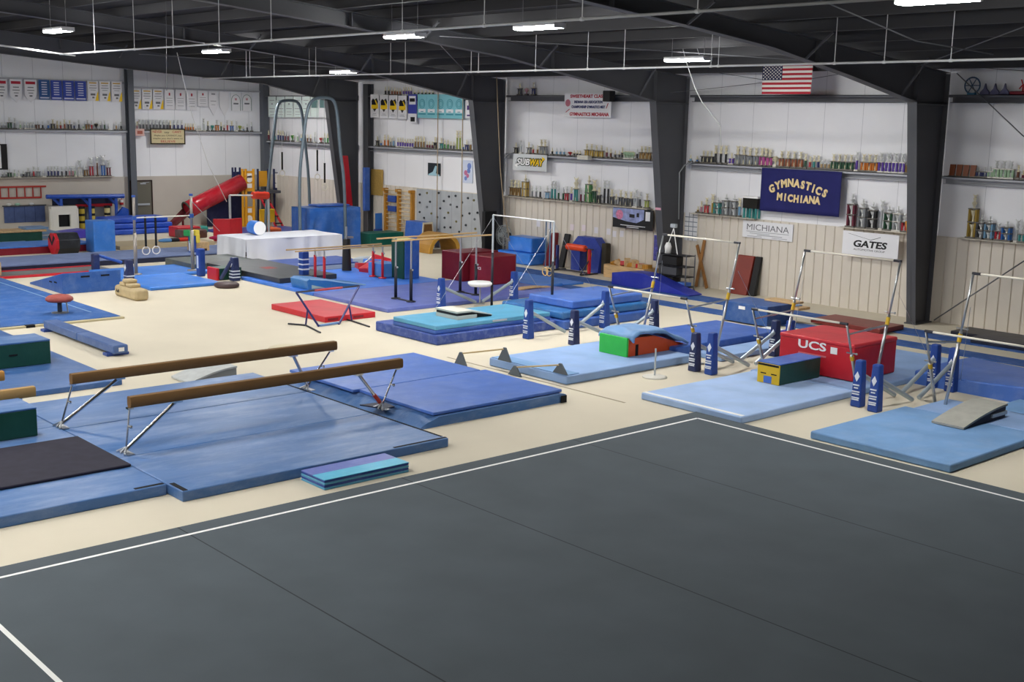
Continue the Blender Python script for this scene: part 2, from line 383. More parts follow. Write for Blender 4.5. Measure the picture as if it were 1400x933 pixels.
# ------------------------------------------------------------------ spring floor carpet (near right)
NAVYD = mat('dark navy side', '#2c3a63', rough=.5)
X1 = G(400, 686, .035).x; Y0 = G(1400, 674.7, .035).y
CARP = lined('slate carpet', '#4b545b', 1, 3.35, .018, '#23292f', rough=.85, var=.08, vs=1.2, spec=.45, bump=.1, bs=150, offset=6.21)
X0c, Y1c = X1-13.0, Y0+13.0
m = MB(); m.bx(X0c, X1, Y0, Y1c, 0, .035); cp = m.build('floor_carpet', CARP, origin=(0, 0, 0), bevel=.008)
tag(cp, 'huge slate grey spring floor carpet bounded by a white line', 'carpet')
pc = G(953.5, 572, .037); lx0 = pc.x-12.0; ly1 = pc.y+12.0; wl = .05
m = MB(); z = .0355
m.bx(pc.x-wl/2, pc.x+wl/2, pc.y, ly1, z, z+.002); m.bx(lx0, pc.x, pc.y-wl/2, pc.y+wl/2, z, z+.002); m.bx(lx0-wl/2, lx0+wl/2, pc.y, ly1, z, z+.002); m.bx(lx0, pc.x, ly1-wl/2, ly1+wl/2, z, z+.002)
m.build('boundary_line', mat('white line tape', '#f2f2f0', rough=.6), cp, label='white boundary line')
# seams sit where the photo shows them
# ------------------------------------------------------------------ foreground beam mats
V_TEAL = vinyl('faded blue vinyl', '#456da4', wa=.34, st=(1, .35, 1), bump=.5, bs=3)
V_ROYAL = vinyl('royal blue vinyl', '#4870c2')
V_DEEP = vinyl('deep blue vinyl', '#355eb0')
V_LIGHT = vinyl('light blue carpeted vinyl', '#8dabd8', rough=.75, bump=.1, bs=60)
V_SKY = vinyl('sky blue carpeted vinyl', '#a2bde6', rough=.75, bump=.1, bs=60)
V_MID = vinyl('mid blue carpeted vinyl', '#749dcc', rough=.75, bump=.12, bs=60)
V_NAVY = vinyl('navy blue vinyl', '#2a4a98')
V_BRIGHT = vinyl('bright blue vinyl', '#3c7ed8', bump=.5)
V_TURQ = vinyl('turquoise blue vinyl', '#58a2c6')
V_RED = vinyl('red vinyl', '#c2202e', wear='#d65a60', wa=.12)
V_MAROON = vinyl('maroon vinyl', '#7c1426', wear='#a04a58', wa=.1)
V_GREEN = vinyl('dark green vinyl', '#17473c', wear='#3a6a60', wa=.1)
V_BLACKM = mat('black mat carpet', '#262433', rough=.9, var=.15, vs=6)
V_GREYD = vinyl('charcoal vinyl', '#3f4145', wear='#6a6c70', wa=.15)
V_PURP = vinyl('purple blue vinyl', '#6270bc')
V_YEL = vinyl('yellow vinyl', '#dcb51e', wear='#e8d070', wa=.1)
VELC = mat('black velcro', '#0f0f14', rough=.9)
def box(name, label, e, z0, h, m, bevel=.02, cat='mat', group=None, parent=None, seg=2):
    b = MB(); b.bx(*e, z0, z0+h); o = b.build(name, m, parent, bevel=bevel, seg=seg)
    if parent is None: tag(o, label, cat, group)
    elif label: o['label'] = label
    return o
H1 = .145
e = ext((248, 672), H1, r=(615, 599.5)); x0, _, y0, y1 = e; x1 = G(333, 511, H1).x
b = MB(); L3 = (x1-x0)/3
for i in range(3): b.bx(x0+i*L3, x0+(i+1)*L3-.006, y0, y1, 0, H1)
m1 = b.build('landing_mat', V_TEAL, bevel=.018); tag(m1, 'largest faded blue landing mat under the two brown beams', 'mat')
b = MB(); b.bx(x0+.03, x0+.08, y0+.01, y0+1.0, H1, H1+.004); b.build('velcro_strip', VELC, m1, label='black velcro edge')
b = MB(); b.bx(x0+.12, x1-1.2, y0+.02, y0+.06, H1, H1+.004); b.build('velcro_strip', VELC, m1, label='black velcro edge')
b = MB(); b.bx(x0+.02, x0+.42, y1-.09, y1-.02, H1, H1+.004); b.build('velcro_strip', VELC, m1, label='black velcro edge')
# left neighbour
xm2 = (G(225, 664, .15).x+G(10, 704, .15).x)/2; ym2 = y1+.02
b = MB()
for i in range(3): b.bx(xm2+i*1.9, xm2+i*1.9+1.895, ym2, ym2+4.5, 0, .15)
m2 = b.build('landing_mat', V_TEAL, bevel=.018); tag(m2, 'faded blue landing mat carrying the black mat, cut by the left edge', 'mat')
b = MB(); b.bx(xm2+.03, xm2+.09, ym2+.02, ym2+.42, .15, .154); b.build('velcro_strip', VELC, m2, label='black velcro edge')
b = MB(); b.bx(xm2+.03, xm2+.09, ym2+2.35, ym2+2.7, .15, .154); b.build('velcro_strip', VELC, m2, label='black velcro edge')
# black carpet mat on it
pts = [G(195, 632, .19), G(100, 597, .19)]
xb0 = pts[0].x; xb1 = pts[1].x; yb = ym2+.02
o = box('carpet_mat', 'thin black mat lying on the left blue landing mat', (xb0, xb1, yb+.0, yb+3.4), .152, .04, V_BLACKM, .018)
# green and blue blocks
yg = G(52, 596, .15); hb = ZAT(G(52, 596, .15), 557)-.15
def duo(name, label, x, y, dy, dx, z, h, side, top):
    t = thing(name, label, 'block', (x+dx/2, y+dy/2, z))
    b = MB(); b.bx(x, x+dx, y, y+dy, z, z+h*.93); b.build('foam_body', side, t, bevel=.012)
    b = MB(); b.bx(x-.004, x+dx+.004, y-.004, y+dy+.004, z+h*.93, z+h); b.build('top_cover', top, t, bevel=.012, label='blue top')
    for kk in (.42, .75):
        b = MB(); b.cb((x-.004, y+dy*kk, z+h*.5), (.012, .16, .03)); b.build('handle_slot', VELC, t)
duo('spotting_block', 'green sided block with blue top on the mat behind the black mat', yg.x, yg.y, 1.6, .75, .152, hb, V_GREEN, V_TEAL)
p5 = G(70, 497, .1); h5 = ZAT(p5, 464)-.1
duo('spotting_block', 'green sided block with blue top left of the low padded beam', p5.x, p5.y, 1.7, .8, .102, h5, V_GREEN, V_TEAL)
# cover mat with two royal mats right of the beams
x0 = G(775, 549, 0).x; y1c = G(560, 583, 0).y; y0c = G(780, 551).y; x1 = G(425, 512, .15).x+.1
b = MB()
def cov(u, v):
    x = x0+(x1-x0)*u; y = y1c+(y0c-y1c)*v; d = y1c-y
    h = .15*min(1, max(0, (d-.02)/.34))**.8*(1-.0*u)
    if v > .985: h = .15*(1-(v-.985)/.015*.15)
    return (x, y, h-.0+.012*math.sin(x*5+2*math.sin(y*7))*(1 if .02 < d < .4 else 0)+.006)
b.grid(cov, 40, 48)
b.grid(lambda u, v: (x0-.03*(1-v)+.015*math.sin(u*9)*(1-v), y1c+(y0c-y1c)*u, cov(0, u)[2]*v), 48, 3)
b.grid(lambda u, v: (x1, y1c+(y0c-y1c)*u, cov(1, u)[2]*v), 48, 2)
b.grid(lambda u, v: (x0+(x1-x0)*u, y0c-.02*(1-v), cov(u, 1)[2]*v), 30, 2)
m3 = b.build('covered_mat', V_TEAL, smooth=True); tag(m3, 'draped faded blue mat under the two royal blue mats', 'mat')
b = MB(); b.bx(x0-.042, x0-.034, y0c+.02, y0c+.16, .0, .13); b.build('velcro_strip', VELC, m3, label='black end strip')
zr = .165; e = ext((594, 565), zr+.055, r=(767, 532)); xr1 = (G(665, 505, zr+.055).x); 
box('royal_mat', 'nearer of the two royal blue mats lying on the draped mat', (e[0], xr1, e[2], e[3]), zr, .055, V_ROYAL, .012)
e2 = ext((482, 533), zr+.055, r=(650, 504)); xr2 = (G(565, 482, zr+.055).x)
box('royal_mat', 'farther of the two royal blue mats, behind the nearer one', (xr1+.03, xr2, e2[2], e2[3]), zr, .055, V_ROYAL, .012)
# folding panel mat beside the carpet
e = ext((443, 671), 0, r=(560, 646)); x0p, y0p, y1p = e[0], e[2], e[3]
t = thing('folding_mat', 'small folded turquoise and purple panel mat at the carpet edge', 'mat', (x0p+.3, (y0p+y1p)/2, 0))
for k, (z, h, mm) in enumerate(((0, .033, V_TURQ), (.034, .033, V_NAVY), (.069, .033, V_TURQ), (.104, .033, V_NAVY))):
    b = MB(); b.bx(x0p+.004*(k % 2), x0p+.6, y0p, y1p, z, z+h); b.build('panel', mm, t, bevel=.012)
b = MB(); b.bx(x0p, x0p+.3, y0p, y1p, .138, .146); b.build('panel', vinyl('cyan vinyl', '#48b4d8'), t, bevel=.003, label='cyan top strip')
b = MB(); b.bx(x0p+.3, x0p+.6, y0p, y1p, .138, .145); b.build('panel', V_PURP, t, bevel=.003, label='purple top strip')
# ------------------------------------------------------------------ balance beams
BEAMT = mat('tan beam suede', '#75552f', rough=.8, var=.12, vs=4, st=(1, .2, 1)); TAPE = mat('red tape', '#b03a2e', rough=.5)
def beam(label, x, ya, yb, zt, za, feet, mm=BEAMT, taped=False):
    t = thing('balance_beam', label, 'balance beam', (x, (ya+yb)/2, za))
    b = MB(); prof = [(-.05, 0), (-.066, -.035), (-.066, -.125), (-.05, -.16), (.05, -.16), (.066, -.125), (.066, -.035), (.05, 0)]
    b.prism([(x+px, ya, zt+pz) for px, pz in prof], (0, yb-ya, 0)); b.build('beam_body', mm, t, bevel=.008)
    for end, (yf, yin, yout) in feet.items():
        zb = zt-.16
        b = MB(); b.tube([(x, yf, za+.05), (x, yin, zb)], .028, 10); b.cb((x, yin, zb-.01), (.1, .14, .03)); b.build('leg', CHROME, t, label='thick chrome leg')
        b = MB(); b.tube([(x, yf, za+.07), (x, yout, zb)], .016, 8); b.cb((x, yout, zb-.01), (.09, .08, .025)); 
        p = Vector((x, yf, za+.07)).lerp(Vector((x, yout, zb)), .55); b.tube([p, p+Vector((-.09, 0, 0))], .012, 6); b.ball(p+Vector((-.1, 0, 0)), .025); b.build('leg', CHROME, t, label='thin chrome leg with knob')
        b = MB()
        for dx in (-.13, 0, .13): b.tube([(x, yf, za+.09), (x+dx, yf+.09, za+.012)], .014, 6)
        b.bx(x-.17, x+.17, yf-.05, yf+.05, za, za+.015); b.build('foot', STEEL, t)
        if taped and end == 'R':
            a_, b_ = Vector((x, yf, za+.05)), Vector((x, yin, zb)); b = MB(); b.tube([a_.lerp(b_, .1), a_.lerp(b_, .35)], .034, 10); b.build('tape_wrap', TAPE, t, label='red tape around the leg')
    return t
f1l, f1r = G(178, 622, .15), G(517, 556, .16)
xb = (f1l.x+f1r.x)/2; zt = .97
yl, yr = G(158, 535, zt).y, G(538, 487, zt).y
zat = lambda x, px, py, z: G(px, py, z).y
beam('nearer long brown balance beam over the large landing mat', xb, yl, yr, zt, .15, {'L': (f1l.y, zat(xb, 230, 543, zt-.16), zat(xb, 165, 552, zt-.16)), 'R': (f1r.y, zat(xb, 482, 509, zt-.16), zat(xb, 531, 500, zt-.16))}, taped=True)
f2l, f2r = G(85, 584, .15), G(408, 528, .15); xb2 = f2l.x
beam('farther long brown balance beam behind the nearer one', xb2, G(70, 500, zt).y, G(428, 458, zt).y, zt, .15, {'L': (f2l.y, zat(xb2, 138, 506, zt-.16), zat(xb2, 77, 515, zt-.16)), 'R': (f2r.y, zat(xb2, 375, 478, zt-.16), zat(xb2, 424, 471, zt-.16))})
p = G(47, 528, .72); TANB = mat('pale tan beam suede', '#b08d58', rough=.8, var=.1, vs=4, st=(1, .2, 1))
beam('pale tan low balance beam end poking in at the left edge', p.x, p.y+2.9, p.y, .72, .152, {'R': (p.y+.42, p.y+.62, p.y+.25), 'L': (p.y+2.5, p.y+2.3, p.y+2.7)}, TANB)
p = G(4.5, 507, .72); beam('orange tan beam tip at the left edge above the pale beam', p.x, p.y+2.9, p.y, .72, .152, {'R': (p.y+.42, p.y+.62, p.y+.25), 'L': (p.y+2.5, p.y+2.3, p.y+2.7)}, mat('orange tan beam suede', '#b5813f', rough=.8))
pb = MB(); pb.prism([(x0 if False else f1r.x-.22, f1r.y+.02, .152), (f1r.x+.25, f1r.y+.2, .152), (f1r.x+.2, f1r.y-.25, .152), (f1r.x-.2, f1r.y-.2, .152)], (0, 0, .02))
tag(pb.build('base_pad', mat('navy base pad', '#141c38', rough=.6)), 'dark navy pad under the right foot of the nearer beam', 'pad')
# low padded beam on the floor
bx = [G(62, 449, 0), G(176, 488, 0)]
xa, xz = bx[1].x+.1, G(62, 452, 0).x; yy = (G(62, 452).y+G(176, 488).y)/2; hb_ = .24
t = thing('low_beam', 'low padded blue floor beam left of the beige aisle', 'balance beam', ((xa+xz)/2, yy, 0))
V_LB = vinyl('slate blue vinyl', '#426098')
for i in range(2):
    b = MB(); u0 = xa+(xz-xa)*i/2; b.bx(u0, u0+(xz-xa)/2-.012, yy-.16, yy+.16, .06, hb_); b.build('padded_section', V_LB, t, bevel=.03, seg=3)
for xx in (xa+.15, xz-.25):
    b = MB(); b.bx(xx, xx+.22, yy-.24, yy+.24, 0, .06); b.build('foot', V_NAVY, t, bevel=.01)
b = MB(); b.bx(xz, xz+.004, yy-.09, yy+.07, .11, .19); b.bx(xa-.003, xa, yy-.07, yy+.05, .11, .19); b.build('label_patch', WHITE, t, label='white end label')
# mats at the left
e = ext((50, 538), .1, r=(155, 518)); o = box('floor_mat', 'blue mat strip under the green block by the low beam', (e[0], 27.9, -9.0, -3), 0, .1, vinyl('worn blue vinyl', '#3d639c'), .015)
xrun = (G(160, 431, .05).x+G(0, 450, .05).x)/2; yrun = G(160, 431, .05).y
t = thing('runner_mat', 'wide blue runner on beige backing under the red mushroom', 'mat', (32, -10, 0))
b = MB(); b.bx(xrun-.12, 36.3, yrun-.06, -2, 0, .045); b.build('backing', mat('beige backing', '#c3b896', rough=.8), t, bevel=.005, label='beige backing board')
V_RUN = vinyl('deep carpet blue', '#2b5b9e', rough=.85, bump=.1, bs=60)
b = MB(); b.bx(xrun, 36.3, yrun, -2, .045, .06); b.build('carpet_top', V_RUN, t, label='blue carpet top')
sy = (G(60, 408, .06).y+G(5, 386, .06).y)/2
b = MB(); b.bx(xrun+.9, 36.2, sy-.02, sy+.02, .06, .062); b.build('seam_tape', mat('pale seam tape', '#7f9fc0', rough=.8), t, label='pale seam line')
pc_ = G(36, 446, .0); b = MB(); b.bx(xrun-.15, xrun-.01, pc_.y-.1, pc_.y+.1, .0, .062); b.build('clip', VELC, t)
# incline wedge standing behind the runner
e = ext((87, 403), 0, r=(165, 396)); hw = .575
b = MB(); b.prism([(e[0], e[2], 0), (e[0], e[2], hw), (34.9, e[2], .05), (34.9, e[2], 0)], (0, e[3]-e[2], 0))
wd = b.build('incline_wedge', V_DEEP if False else vinyl('cobalt vinyl', '#2b5aa6'), bevel=.015); tag(wd, 'cobalt blue incline wedge behind the red mushroom', 'wedge')
for k in (.28, .62):
    b = MB(); yk = e[3]+(e[2]-e[3])*k-.1; b.bx(e[0]-.008, e[0], yk-.2, yk+.05, hw*.74, hw*.82); b.build('handle_slot', VELC, wd, label='black handle slot')
for k in (.4, .75):
    b = MB(); b.bx(e[0]+k, e[0]+k+.2, e[3], e[3]+.006, .28-k*.06, .32-k*.06); b.build('handle_slot', VELC, wd, label='black handle slot')
# mushroom
MUSH = mat('faded red leather', '#a04a42', rough=.55, var=.15, vs=8)
def mushroom(label, p, r, h, zc, m=MUSH):
    t = thing('mushroom_trainer', label, 'mushroom', (p.x, p.y, p.z))
    b = MB(); b.lathe([(r*.86, h-zc), (r, h-zc*.75), (r*.97, h-zc*.45), (r*.75, h-zc*.15), (r*.35, h)], (p.x, p.y, p.z), 24); b.build('padded_cap', m, t, smooth=True)
    b = MB(); b.lathe([(.055, .02), (.055, h-zc)], (p.x, p.y, p.z), 12); b.build('stem', mat('dark stem', '#2c3548', rough=.5), t, smooth=True)
    b = MB(); b.lathe([(.2, 0), (.2, .015), (.06, .03)], (p.x, p.y, p.z), 16); b.build('base_plate', STEEL, t)
    b = MB(); b.tube([(p.x-.05, p.y-.18, p.z+.01), (p.x-.02, p.y-.16, p.z+h-zc)], .02, 6); b.build('support_rod', STEEL, t)
mushroom('red mushroom trainer standing on the blue runner', G(82, 428, .062), .33, .46, .17)
p = G(310, 393, 0); b = MB(); b.lathe([(.3, 0), (.36, .04), (.36, .1), (.3, .14), (.1, .15)], (p.x, p.y, 0), 24)
tag(b.build('mushroom_pad', mat('dark brown leather', '#4a3a3c', rough=.5), smooth=True), 'flat dark brown mushroom cap on the beige floor', 'mushroom')
# white sweeping board behind the beams
e = ext((262, 528), 0, r=(322, 517)); x0s, y0s, y1s = e[0], e[2], e[3]
def springboard(label, x0, y0, y1, z, ln, h, top, side, up=+1, curve=.12, strip=None):
    """vault board: foot end low, take-off end high; its length runs along Y from y1 (low) to y0 (high) when up=1"""
    t = thing('springboard', label, 'springboard', (x0+ln/2, (y0+y1)/2, z))
    n = 8; prof = [(k/n, h*(math.sin(k/n*PI/2)**1.0)) for k in range(n+1)]
    lo = [(y1+(y0-y1)*u if up > 0 else y0+(y1-y0)*u) for u, _ in prof]
    b = MB(); b.prism([(x0, yy, z+.01+hh) for yy, (u, hh) in zip(lo, prof)]+[(x0, yy, z+.045+hh) for yy, (u, hh) in reversed(list(zip(lo, prof)))], (ln, 0, 0)); b.build('deck', top, t)
    b = MB(); b.prism([(x0+.03, lo[0]*.97+lo[-1]*.03, z), (x0+.03, lo[-1], z)]+[(x0+.03, yy, z+.012+hh) for yy, (u, hh) in reversed(list(zip(lo, prof)))], (ln-.06, 0, 0)); b.build('spring_box', side, t)
    if strip:
        b = MB(); b.bx(x0-.004, x0+.03, lo[-1], lo[-1]+(lo[0]-lo[-1])*.35, z+h*.3, z+h*.62); b.build('side_label', strip, t, label='white side label')
    return t
springboard('grey white vault board behind the nearer brown beam', x0s, y0s, y1s, 0, .75, .2, mat('pale grey carpet', '#b9bcbc', rough=.9, var=.08, vs=6), mat('grey board side', '#8d9193', rough=.7))
p = G(395, 478, 0); b = MB(); b.lathe([(.42, 0), (.44, .02), (.42, .045), (.3, .055)], (p.x, p.y, 0), 28)
tag(b.build('round_board', mat('cream disc', '#c9bfa2', rough=.6), smooth=True), 'cream round board on the floor behind the farther beam', 'board')
# ------------------------------------------------------------------ right half: bars, stacks, boxes
BARW = mat('pale bar', '#e0dacb', rough=.35); BARE = mat('dark bar end', '#2b2b33', rough=.5); BANDY = mat('yellow band', '#d8b030', rough=.5)
PADB = vinyl('post pad blue', '#24489a', wa=.08); PADP = mat('white print', '#dfe4ee', rough=.6); BRACE = mat('pale grey tube', '#a9b6bf', rough=.35, metal=.3)
PADN = vinyl('post pad navy', '#26315c', wa=.1)
def post_pad(t, x, y, h, m=PADB, logo=True, w=.105):
    b = MB(); b.hexa([(x-w, y-w, .0), (x+w, y-w, .0), (x+w, y+w, .0), (x-w, y+w, .0), (x-w*.72, y-w*.72, h), (x+w*.72, y-w*.72, h), (x+w*.72, y+w*.72, h), (x-w*.72, y+w*.72, h)])
    o = b.build('anchor_pad', m, t, bevel=.03, seg=3, label='blue padded anchor post with white print')
    if logo:
        b = MB(); yy = y+w*.9
        k = .86
        b.T = Matrix.Translation((0, 0, 0))
        b.prism([(x, yy-.02, h*.76), (x+.05, yy-.014, h*.66), (x, yy-.006, h*.55), (x-.05, yy-.014, h*.66)], (0, .014, 0))
        for z, ww in ((.46, .06), (.4, .04), (.32, .075), (.27, .07), (.19, .075), (.15, .07)): b.bx(x-ww, x+ww, yy-.005, yy+.014, h*z, h*z+.022)
        b.build('printed_lettering', PADP, o)
    return o
def side_frame(t, x, yf, yb, ym, h, m=PADB, hb=None):
    post_pad(t, x, yf, h, m); post_pad(t, x, yb, hb or h, m)
    for ya, s in ((yf, -1), (yb, 1)):
        b = MB(); b.tube([(x-.02, ya+s*.08, h*.66), (x-.02, ym-s*.12, .05)], .042, 10); b.build('brace', BRACE, t)
def uneven(label, xl, xr, yf, yb, hi, lo, zh, zl, h=.86, m=PADB):
    """hi/lo: photo ends of the high and low rails; xl/xr: X of the far-left and near-right anchor frames (None = shared or unseen)"""
    ym = (yf+yb)/2
    A = [G(*hi[0], zh), G(*hi[1], zh)]; B = [G(*lo[0], zl), G(*lo[1], zl)]
    t = thing('uneven_bars', label, 'uneven bars', ((A[0].x+A[1].x)/2, ym, 0))
    for nm, P, z in (('high_bar', A, zh), ('low_bar', B, zl)):
        yy = (P[0].y+P[1].y)/2
        b = MB(); b.tube([(P[0].x, yy, z), (P[1].x, yy, z)], .021, 10); o = b.build(nm, BARW, t, smooth=True)
        for s, q in ((-1, P[0].x), (1, P[1].x)):
            b = MB(); b.tube([(q+.02*-s, yy, z), (q+.14*s, yy, z)], .026, 8); b.build('bar_end', BARE, o)
    for k in (0, 1):
        xa, xb = A[k].x, B[k].x; ya = (A[0].y+A[1].y)/2; yl_ = (B[0].y+B[1].y)/2
        for nm, x, y, z, yfoot in (('upright', xa, ya, zh, ya+.62), ('upright', xb, yl_, zl, yl_-.55)):
            b = MB(); p0, p1 = Vector((x, yfoot, .02)), Vector((x, y, z-.01)); mid = p0.lerp(p1, .58)
            b.tube([p0, mid], .03, 10); b.tube([mid, p1], .021, 10); b.lathe([(.1, 0), (.1, .015), (.05, .03)], (x, yfoot, .002), 12); o = b.build(nm, STEEL, t, smooth=True)
            b = MB(); q = p0.lerp(p1, .5); b.tube([p0.lerp(p1, .5), p0.lerp(p1, .56)], .04, 10); b.build('height_band', BANDY, o)
            b = MB(); q = p0.lerp(p1, .6); b.tube([q+Vector((-.1, 0, 0)), q+Vector((.1, 0, 0))], .014, 6); b.ball(q+Vector((-.11, 0, 0)), .022); b.build('locking_knob', STEEL, o)
        zz = zl*.86; pa = Vector((xa, ya+.62*(1-zz/zh), zz)); pb = Vector((xb, yl_-.55*(1-zz/zl), zz))
        b = MB(); b.tube([pb, pa], .018, 8); m_ = pb.lerp(pa, .5); b.tube([pb.lerp(pa, .42), pb.lerp(pa, .58)], .027, 8); b.build('spreader', STEEL, t)
    for x in (xl, xr):
        if x is not None: side_frame(t, x, yf, yb, ym, h, m)
    for x, s in ((A[0].x, 1), (A[1].x, -1)):
        b = MB(); b.tube([(x, (A[0].y+A[1].y)/2, zh*.75), (x+s*.7, yb-.2, .03)], .004, 4); b.build('guy_cable', STEEL, t)
    return t
uneven('uneven bars farthest from the carpet, over the green and orange block', 18.86, 15.34, -18.75, -21.45, ((903, 321), (1015, 332)), ((833, 392), (938, 409)), 2.45, 1.43, h=.8, m=PADN)
uneven('uneven bars standing around the big red box', 14.92, 11.53, -18.76, -21.4, ((1098, 343), (1234, 357)), ((1027, 423), (1160, 443)), 2.45, 1.43)
hi2 = proj(G(1331, 374, 2.45)+Vector((-2.25, 0, 0))); lo2 = proj(G(1266, 453, 1.43)+Vector((-2.25, 0, 0)))
uneven('nearest uneven bars, cut by the right edge of the view', 11.12, 7.6, -18.66, -21.34, ((1331, 374), hi2), ((1266, 453), lo2), 2.45, 1.43)
# men's high bar with its frame
hb0, hb1 = G(672, 294, 2.5), G(760, 303, 2.5); yh = (hb0.y+hb1.y)/2
t = thing('high_bar_rig', 'tall white high bar with dark posts left of the blue wall stack', 'high bar', ((hb0.x+hb1.x)/2, yh, 0))
b = MB(); b.tube([(hb0.x, yh, 2.5), (hb1.x, yh, 2.5)], .016, 8); b.build('high_bar', WHITE, t, smooth=True)
for x in (hb0.x, hb1.x):
    b = MB(); b.tube([(x, yh, .01), (x, yh, 1.5)], .035, 10); b.lathe([(.14, 0), (.14, .015), (.05, .03)], (x, yh, .005), 14); o = b.build('upright', mat('navy black post', '#1b1e2b', rough=.5), t, smooth=True)
    b = MB(); b.tube([(x, yh, 1.5), (x, yh, 2.5)], .026, 10); b.build('upper_post', GREYM, o, label='light grey upper post')
    for s in (-1, 1):
        b = MB(); b.tube([(x, yh, 2.45), (x, yh+s*2.0, .05)], .004, 4); b.build('guy_cable', STEEL, t)
side_frame(t, 20.03, -18.42, -20.95, -19.7, .92); side_frame(t, 24.78, -19.6, -22.2, -20.9, .8)
for i, dx in enumerate((.35, .16)):
    x = hb1.x+dx*.8
    t = thing('gymnastic_ring', ('left' if i == 0 else 'right')+' wooden ring hanging on a strap by the high bar post', 'ring', (x, yh, 1.1), 'rings on the tall high bar')
    b = MB(); b.bx(x-.02, x+.02, yh-.003, yh+.003, 1.33, 2.48); b.build('strap', mat('slate strap', '#3a5068', rough=.8), t)
    b = MB(); b.torus((x, yh, 1.215), .1, .014, 'Y', 24, 8); b.build('ring', mat('ring wood', '#c9a56a', rough=.5), t, smooth=True)
# mats below the farthest uneven bars
e = ext((775, 527), 0, r=(940, 497)); xl_ = G(668, 500).x
AM = box('landing_mat', 'light blue landing mat with the green and orange block on it', (e[0], xl_, e[2]-.15, e[3]), 0, .17, V_LIGHT, .03, seg=3)
b = MB(); b.bx(e[0]+.05, xl_-.05, e[3]-.38, e[3]-.02, .17, .185); b.build('edge_flap', V_MID, AM, bevel=.006, label='folded edge flap')
zt_ = .26; xa_, xz_ = G(995, 464, zt_).x, G(940, 443, zt_).x; yf_, yb_ = -19.35, G(983, 438, zt_).y
box('crash_mat', 'royal blue crash mat behind the green and orange block', (xa_, xz_, yb_, yf_-.0), .005, .255, V_DEEP, .04, seg=3)
e3 = (xa_-.75, xa_-.02, yb_, yf_-.6); box('landing_mat', 'narrow light blue mat in front of the royal crash mat', e3, 0, .12, V_LIGHT, .03)
# green and orange wedge with its cover
ORG = vinyl('orange vinyl', '#d8521e', wear='#e88050', wa=.1); GRN = vinyl('bright green vinyl', '#35c24c', wear='#70d880', wa=.12)
e = ext((857, 489), .172, l=(818, 481)); gx0, gx1, gy1 = e[0], e[1], e[3]; gy0 = G(940, 477, .172).y; gz = .172
hg = ZAT(G(857, 489, .172), 463)-gz
t = thing('shape_block', 'bright green and orange block under a folded blue mat', 'block', ((gx0+gx1)/2, (gy0+gy1)/2, gz))
b = MB(); b.bx(gx0, gx1, gy1-.06, gy1, gz, gz+hg); b.build('green_end', GRN, t, bevel=.012, label='bright green end face')
b = MB(); b.prism([(gx0+.01, gy1-.061, gz), (gx0+.01, gy1-.061, gz+hg-.01), (gx0+.01, gy1-.85, gz+hg-.02), (gx0+.01, gy0, gz+.1), (gx0+.01, gy0, gz)], (gx1-gx0-.02, 0, 0)); b.build('foam_body', ORG, t, bevel=.012, label='orange foam body')
b = MB(); b.bx(gx0, gx0+.012, gy1-.36, gy1-.28, gz, gz+.24); b.build('black_strap', VELC, t)
t = MB()
path = [(gy1-.10, -.17), (gy1-.06, -.04), (gy1-.2, .045), (gy1-.5, .07), (gy1-.85, .04)]
prof = [(gy1-.1, hg-.08), (gy1-.12, hg+.02), (gy1-.3, hg+.08), (gy1-.75, hg+.1), (gy1-1.15, hg+.03), (gy0+.25, .24), (gy0-.02, .13)]
def drape(u, v):
    i = u*(len(prof)-1); k = min(int(i), len(prof)-2); f_ = i-k
    y = prof[k][0]*(1-f_)+prof[k+1][0]*f_; z = prof[k][1]*(1-f_)+prof[k+1][1]*f_
    vv = abs(v-.5)*2
    return (gx0-.1+(gx1-gx0+.2)*v, y, gz+z+.03-.05*max(0, vv-.8)*5*.9+.018*math.sin(v*9+u*7)+.012*math.sin(u*23))
t.grid(drape, 24, 12)
tag(t.build('folded_mat', vinyl('denim blue vinyl', '#6f98c8', wa=.3), smooth=True, solid=.05), 'faded denim blue mat draped over the green and orange block', 'mat')
p = G(895, 516); t = thing('pole_stand', 'white pole on a round base in front of the draped block', 'stand', (p.x, p.y, 0))
b = MB(); b.lathe([(.25, 0), (.25, .015), (.2, .03), (.03, .04)], (p.x, p.y, 0), 24); b.build('round_base', mat('off white base', '#cfccc2', rough=.5), t, smooth=True)
b = MB(); b.tube([(p.x, p.y, .03), (p.x, p.y, .58)], .018, 8); b.build('pole', GREYM, t)
# floor hurdles
HUR = mat('grey hurdle panel', '#5c646c', rough=.7); ROD = mat('tan rod', '#c0a878', rough=.5)
def hurdle(label, pa, za, pb, zb, h):
    t = thing('hurdle', label, 'hurdle', ((pa.x+pb.x)/2, (pa.y+pb.y)/2, za))
    for p, z, hh in ((pa, za, h), (pb, zb, h)):
        b = MB(); b.prism([(p.x-.2, p.y-.02, z), (p.x+.2, p.y-.02, z), (p.x+.03, p.y-.02, z+hh), (p.x-.03, p.y-.02, z+hh)], (0, .04, 0)); b.build('triangle_panel', HUR, t, bevel=.005)
    b = MB(); b.tube([(pa.x, pa.y, za+h-.03), (pb.x, pb.y, zb+h-.03)], .016, 8); b.build('crossbar', ROD, t)
pa_ = G(630, 500, .0); hurdle('farther floor hurdle with tan rod between royal and light blue mats', pa_, 0, G(690, 494, .19), .19, .28)
pb_ = G(704, 514, .0); hurdle('nearer floor hurdle with tan rod over the light blue mat edge', pb_, 0, G(766, 511, .19), .19, .2)
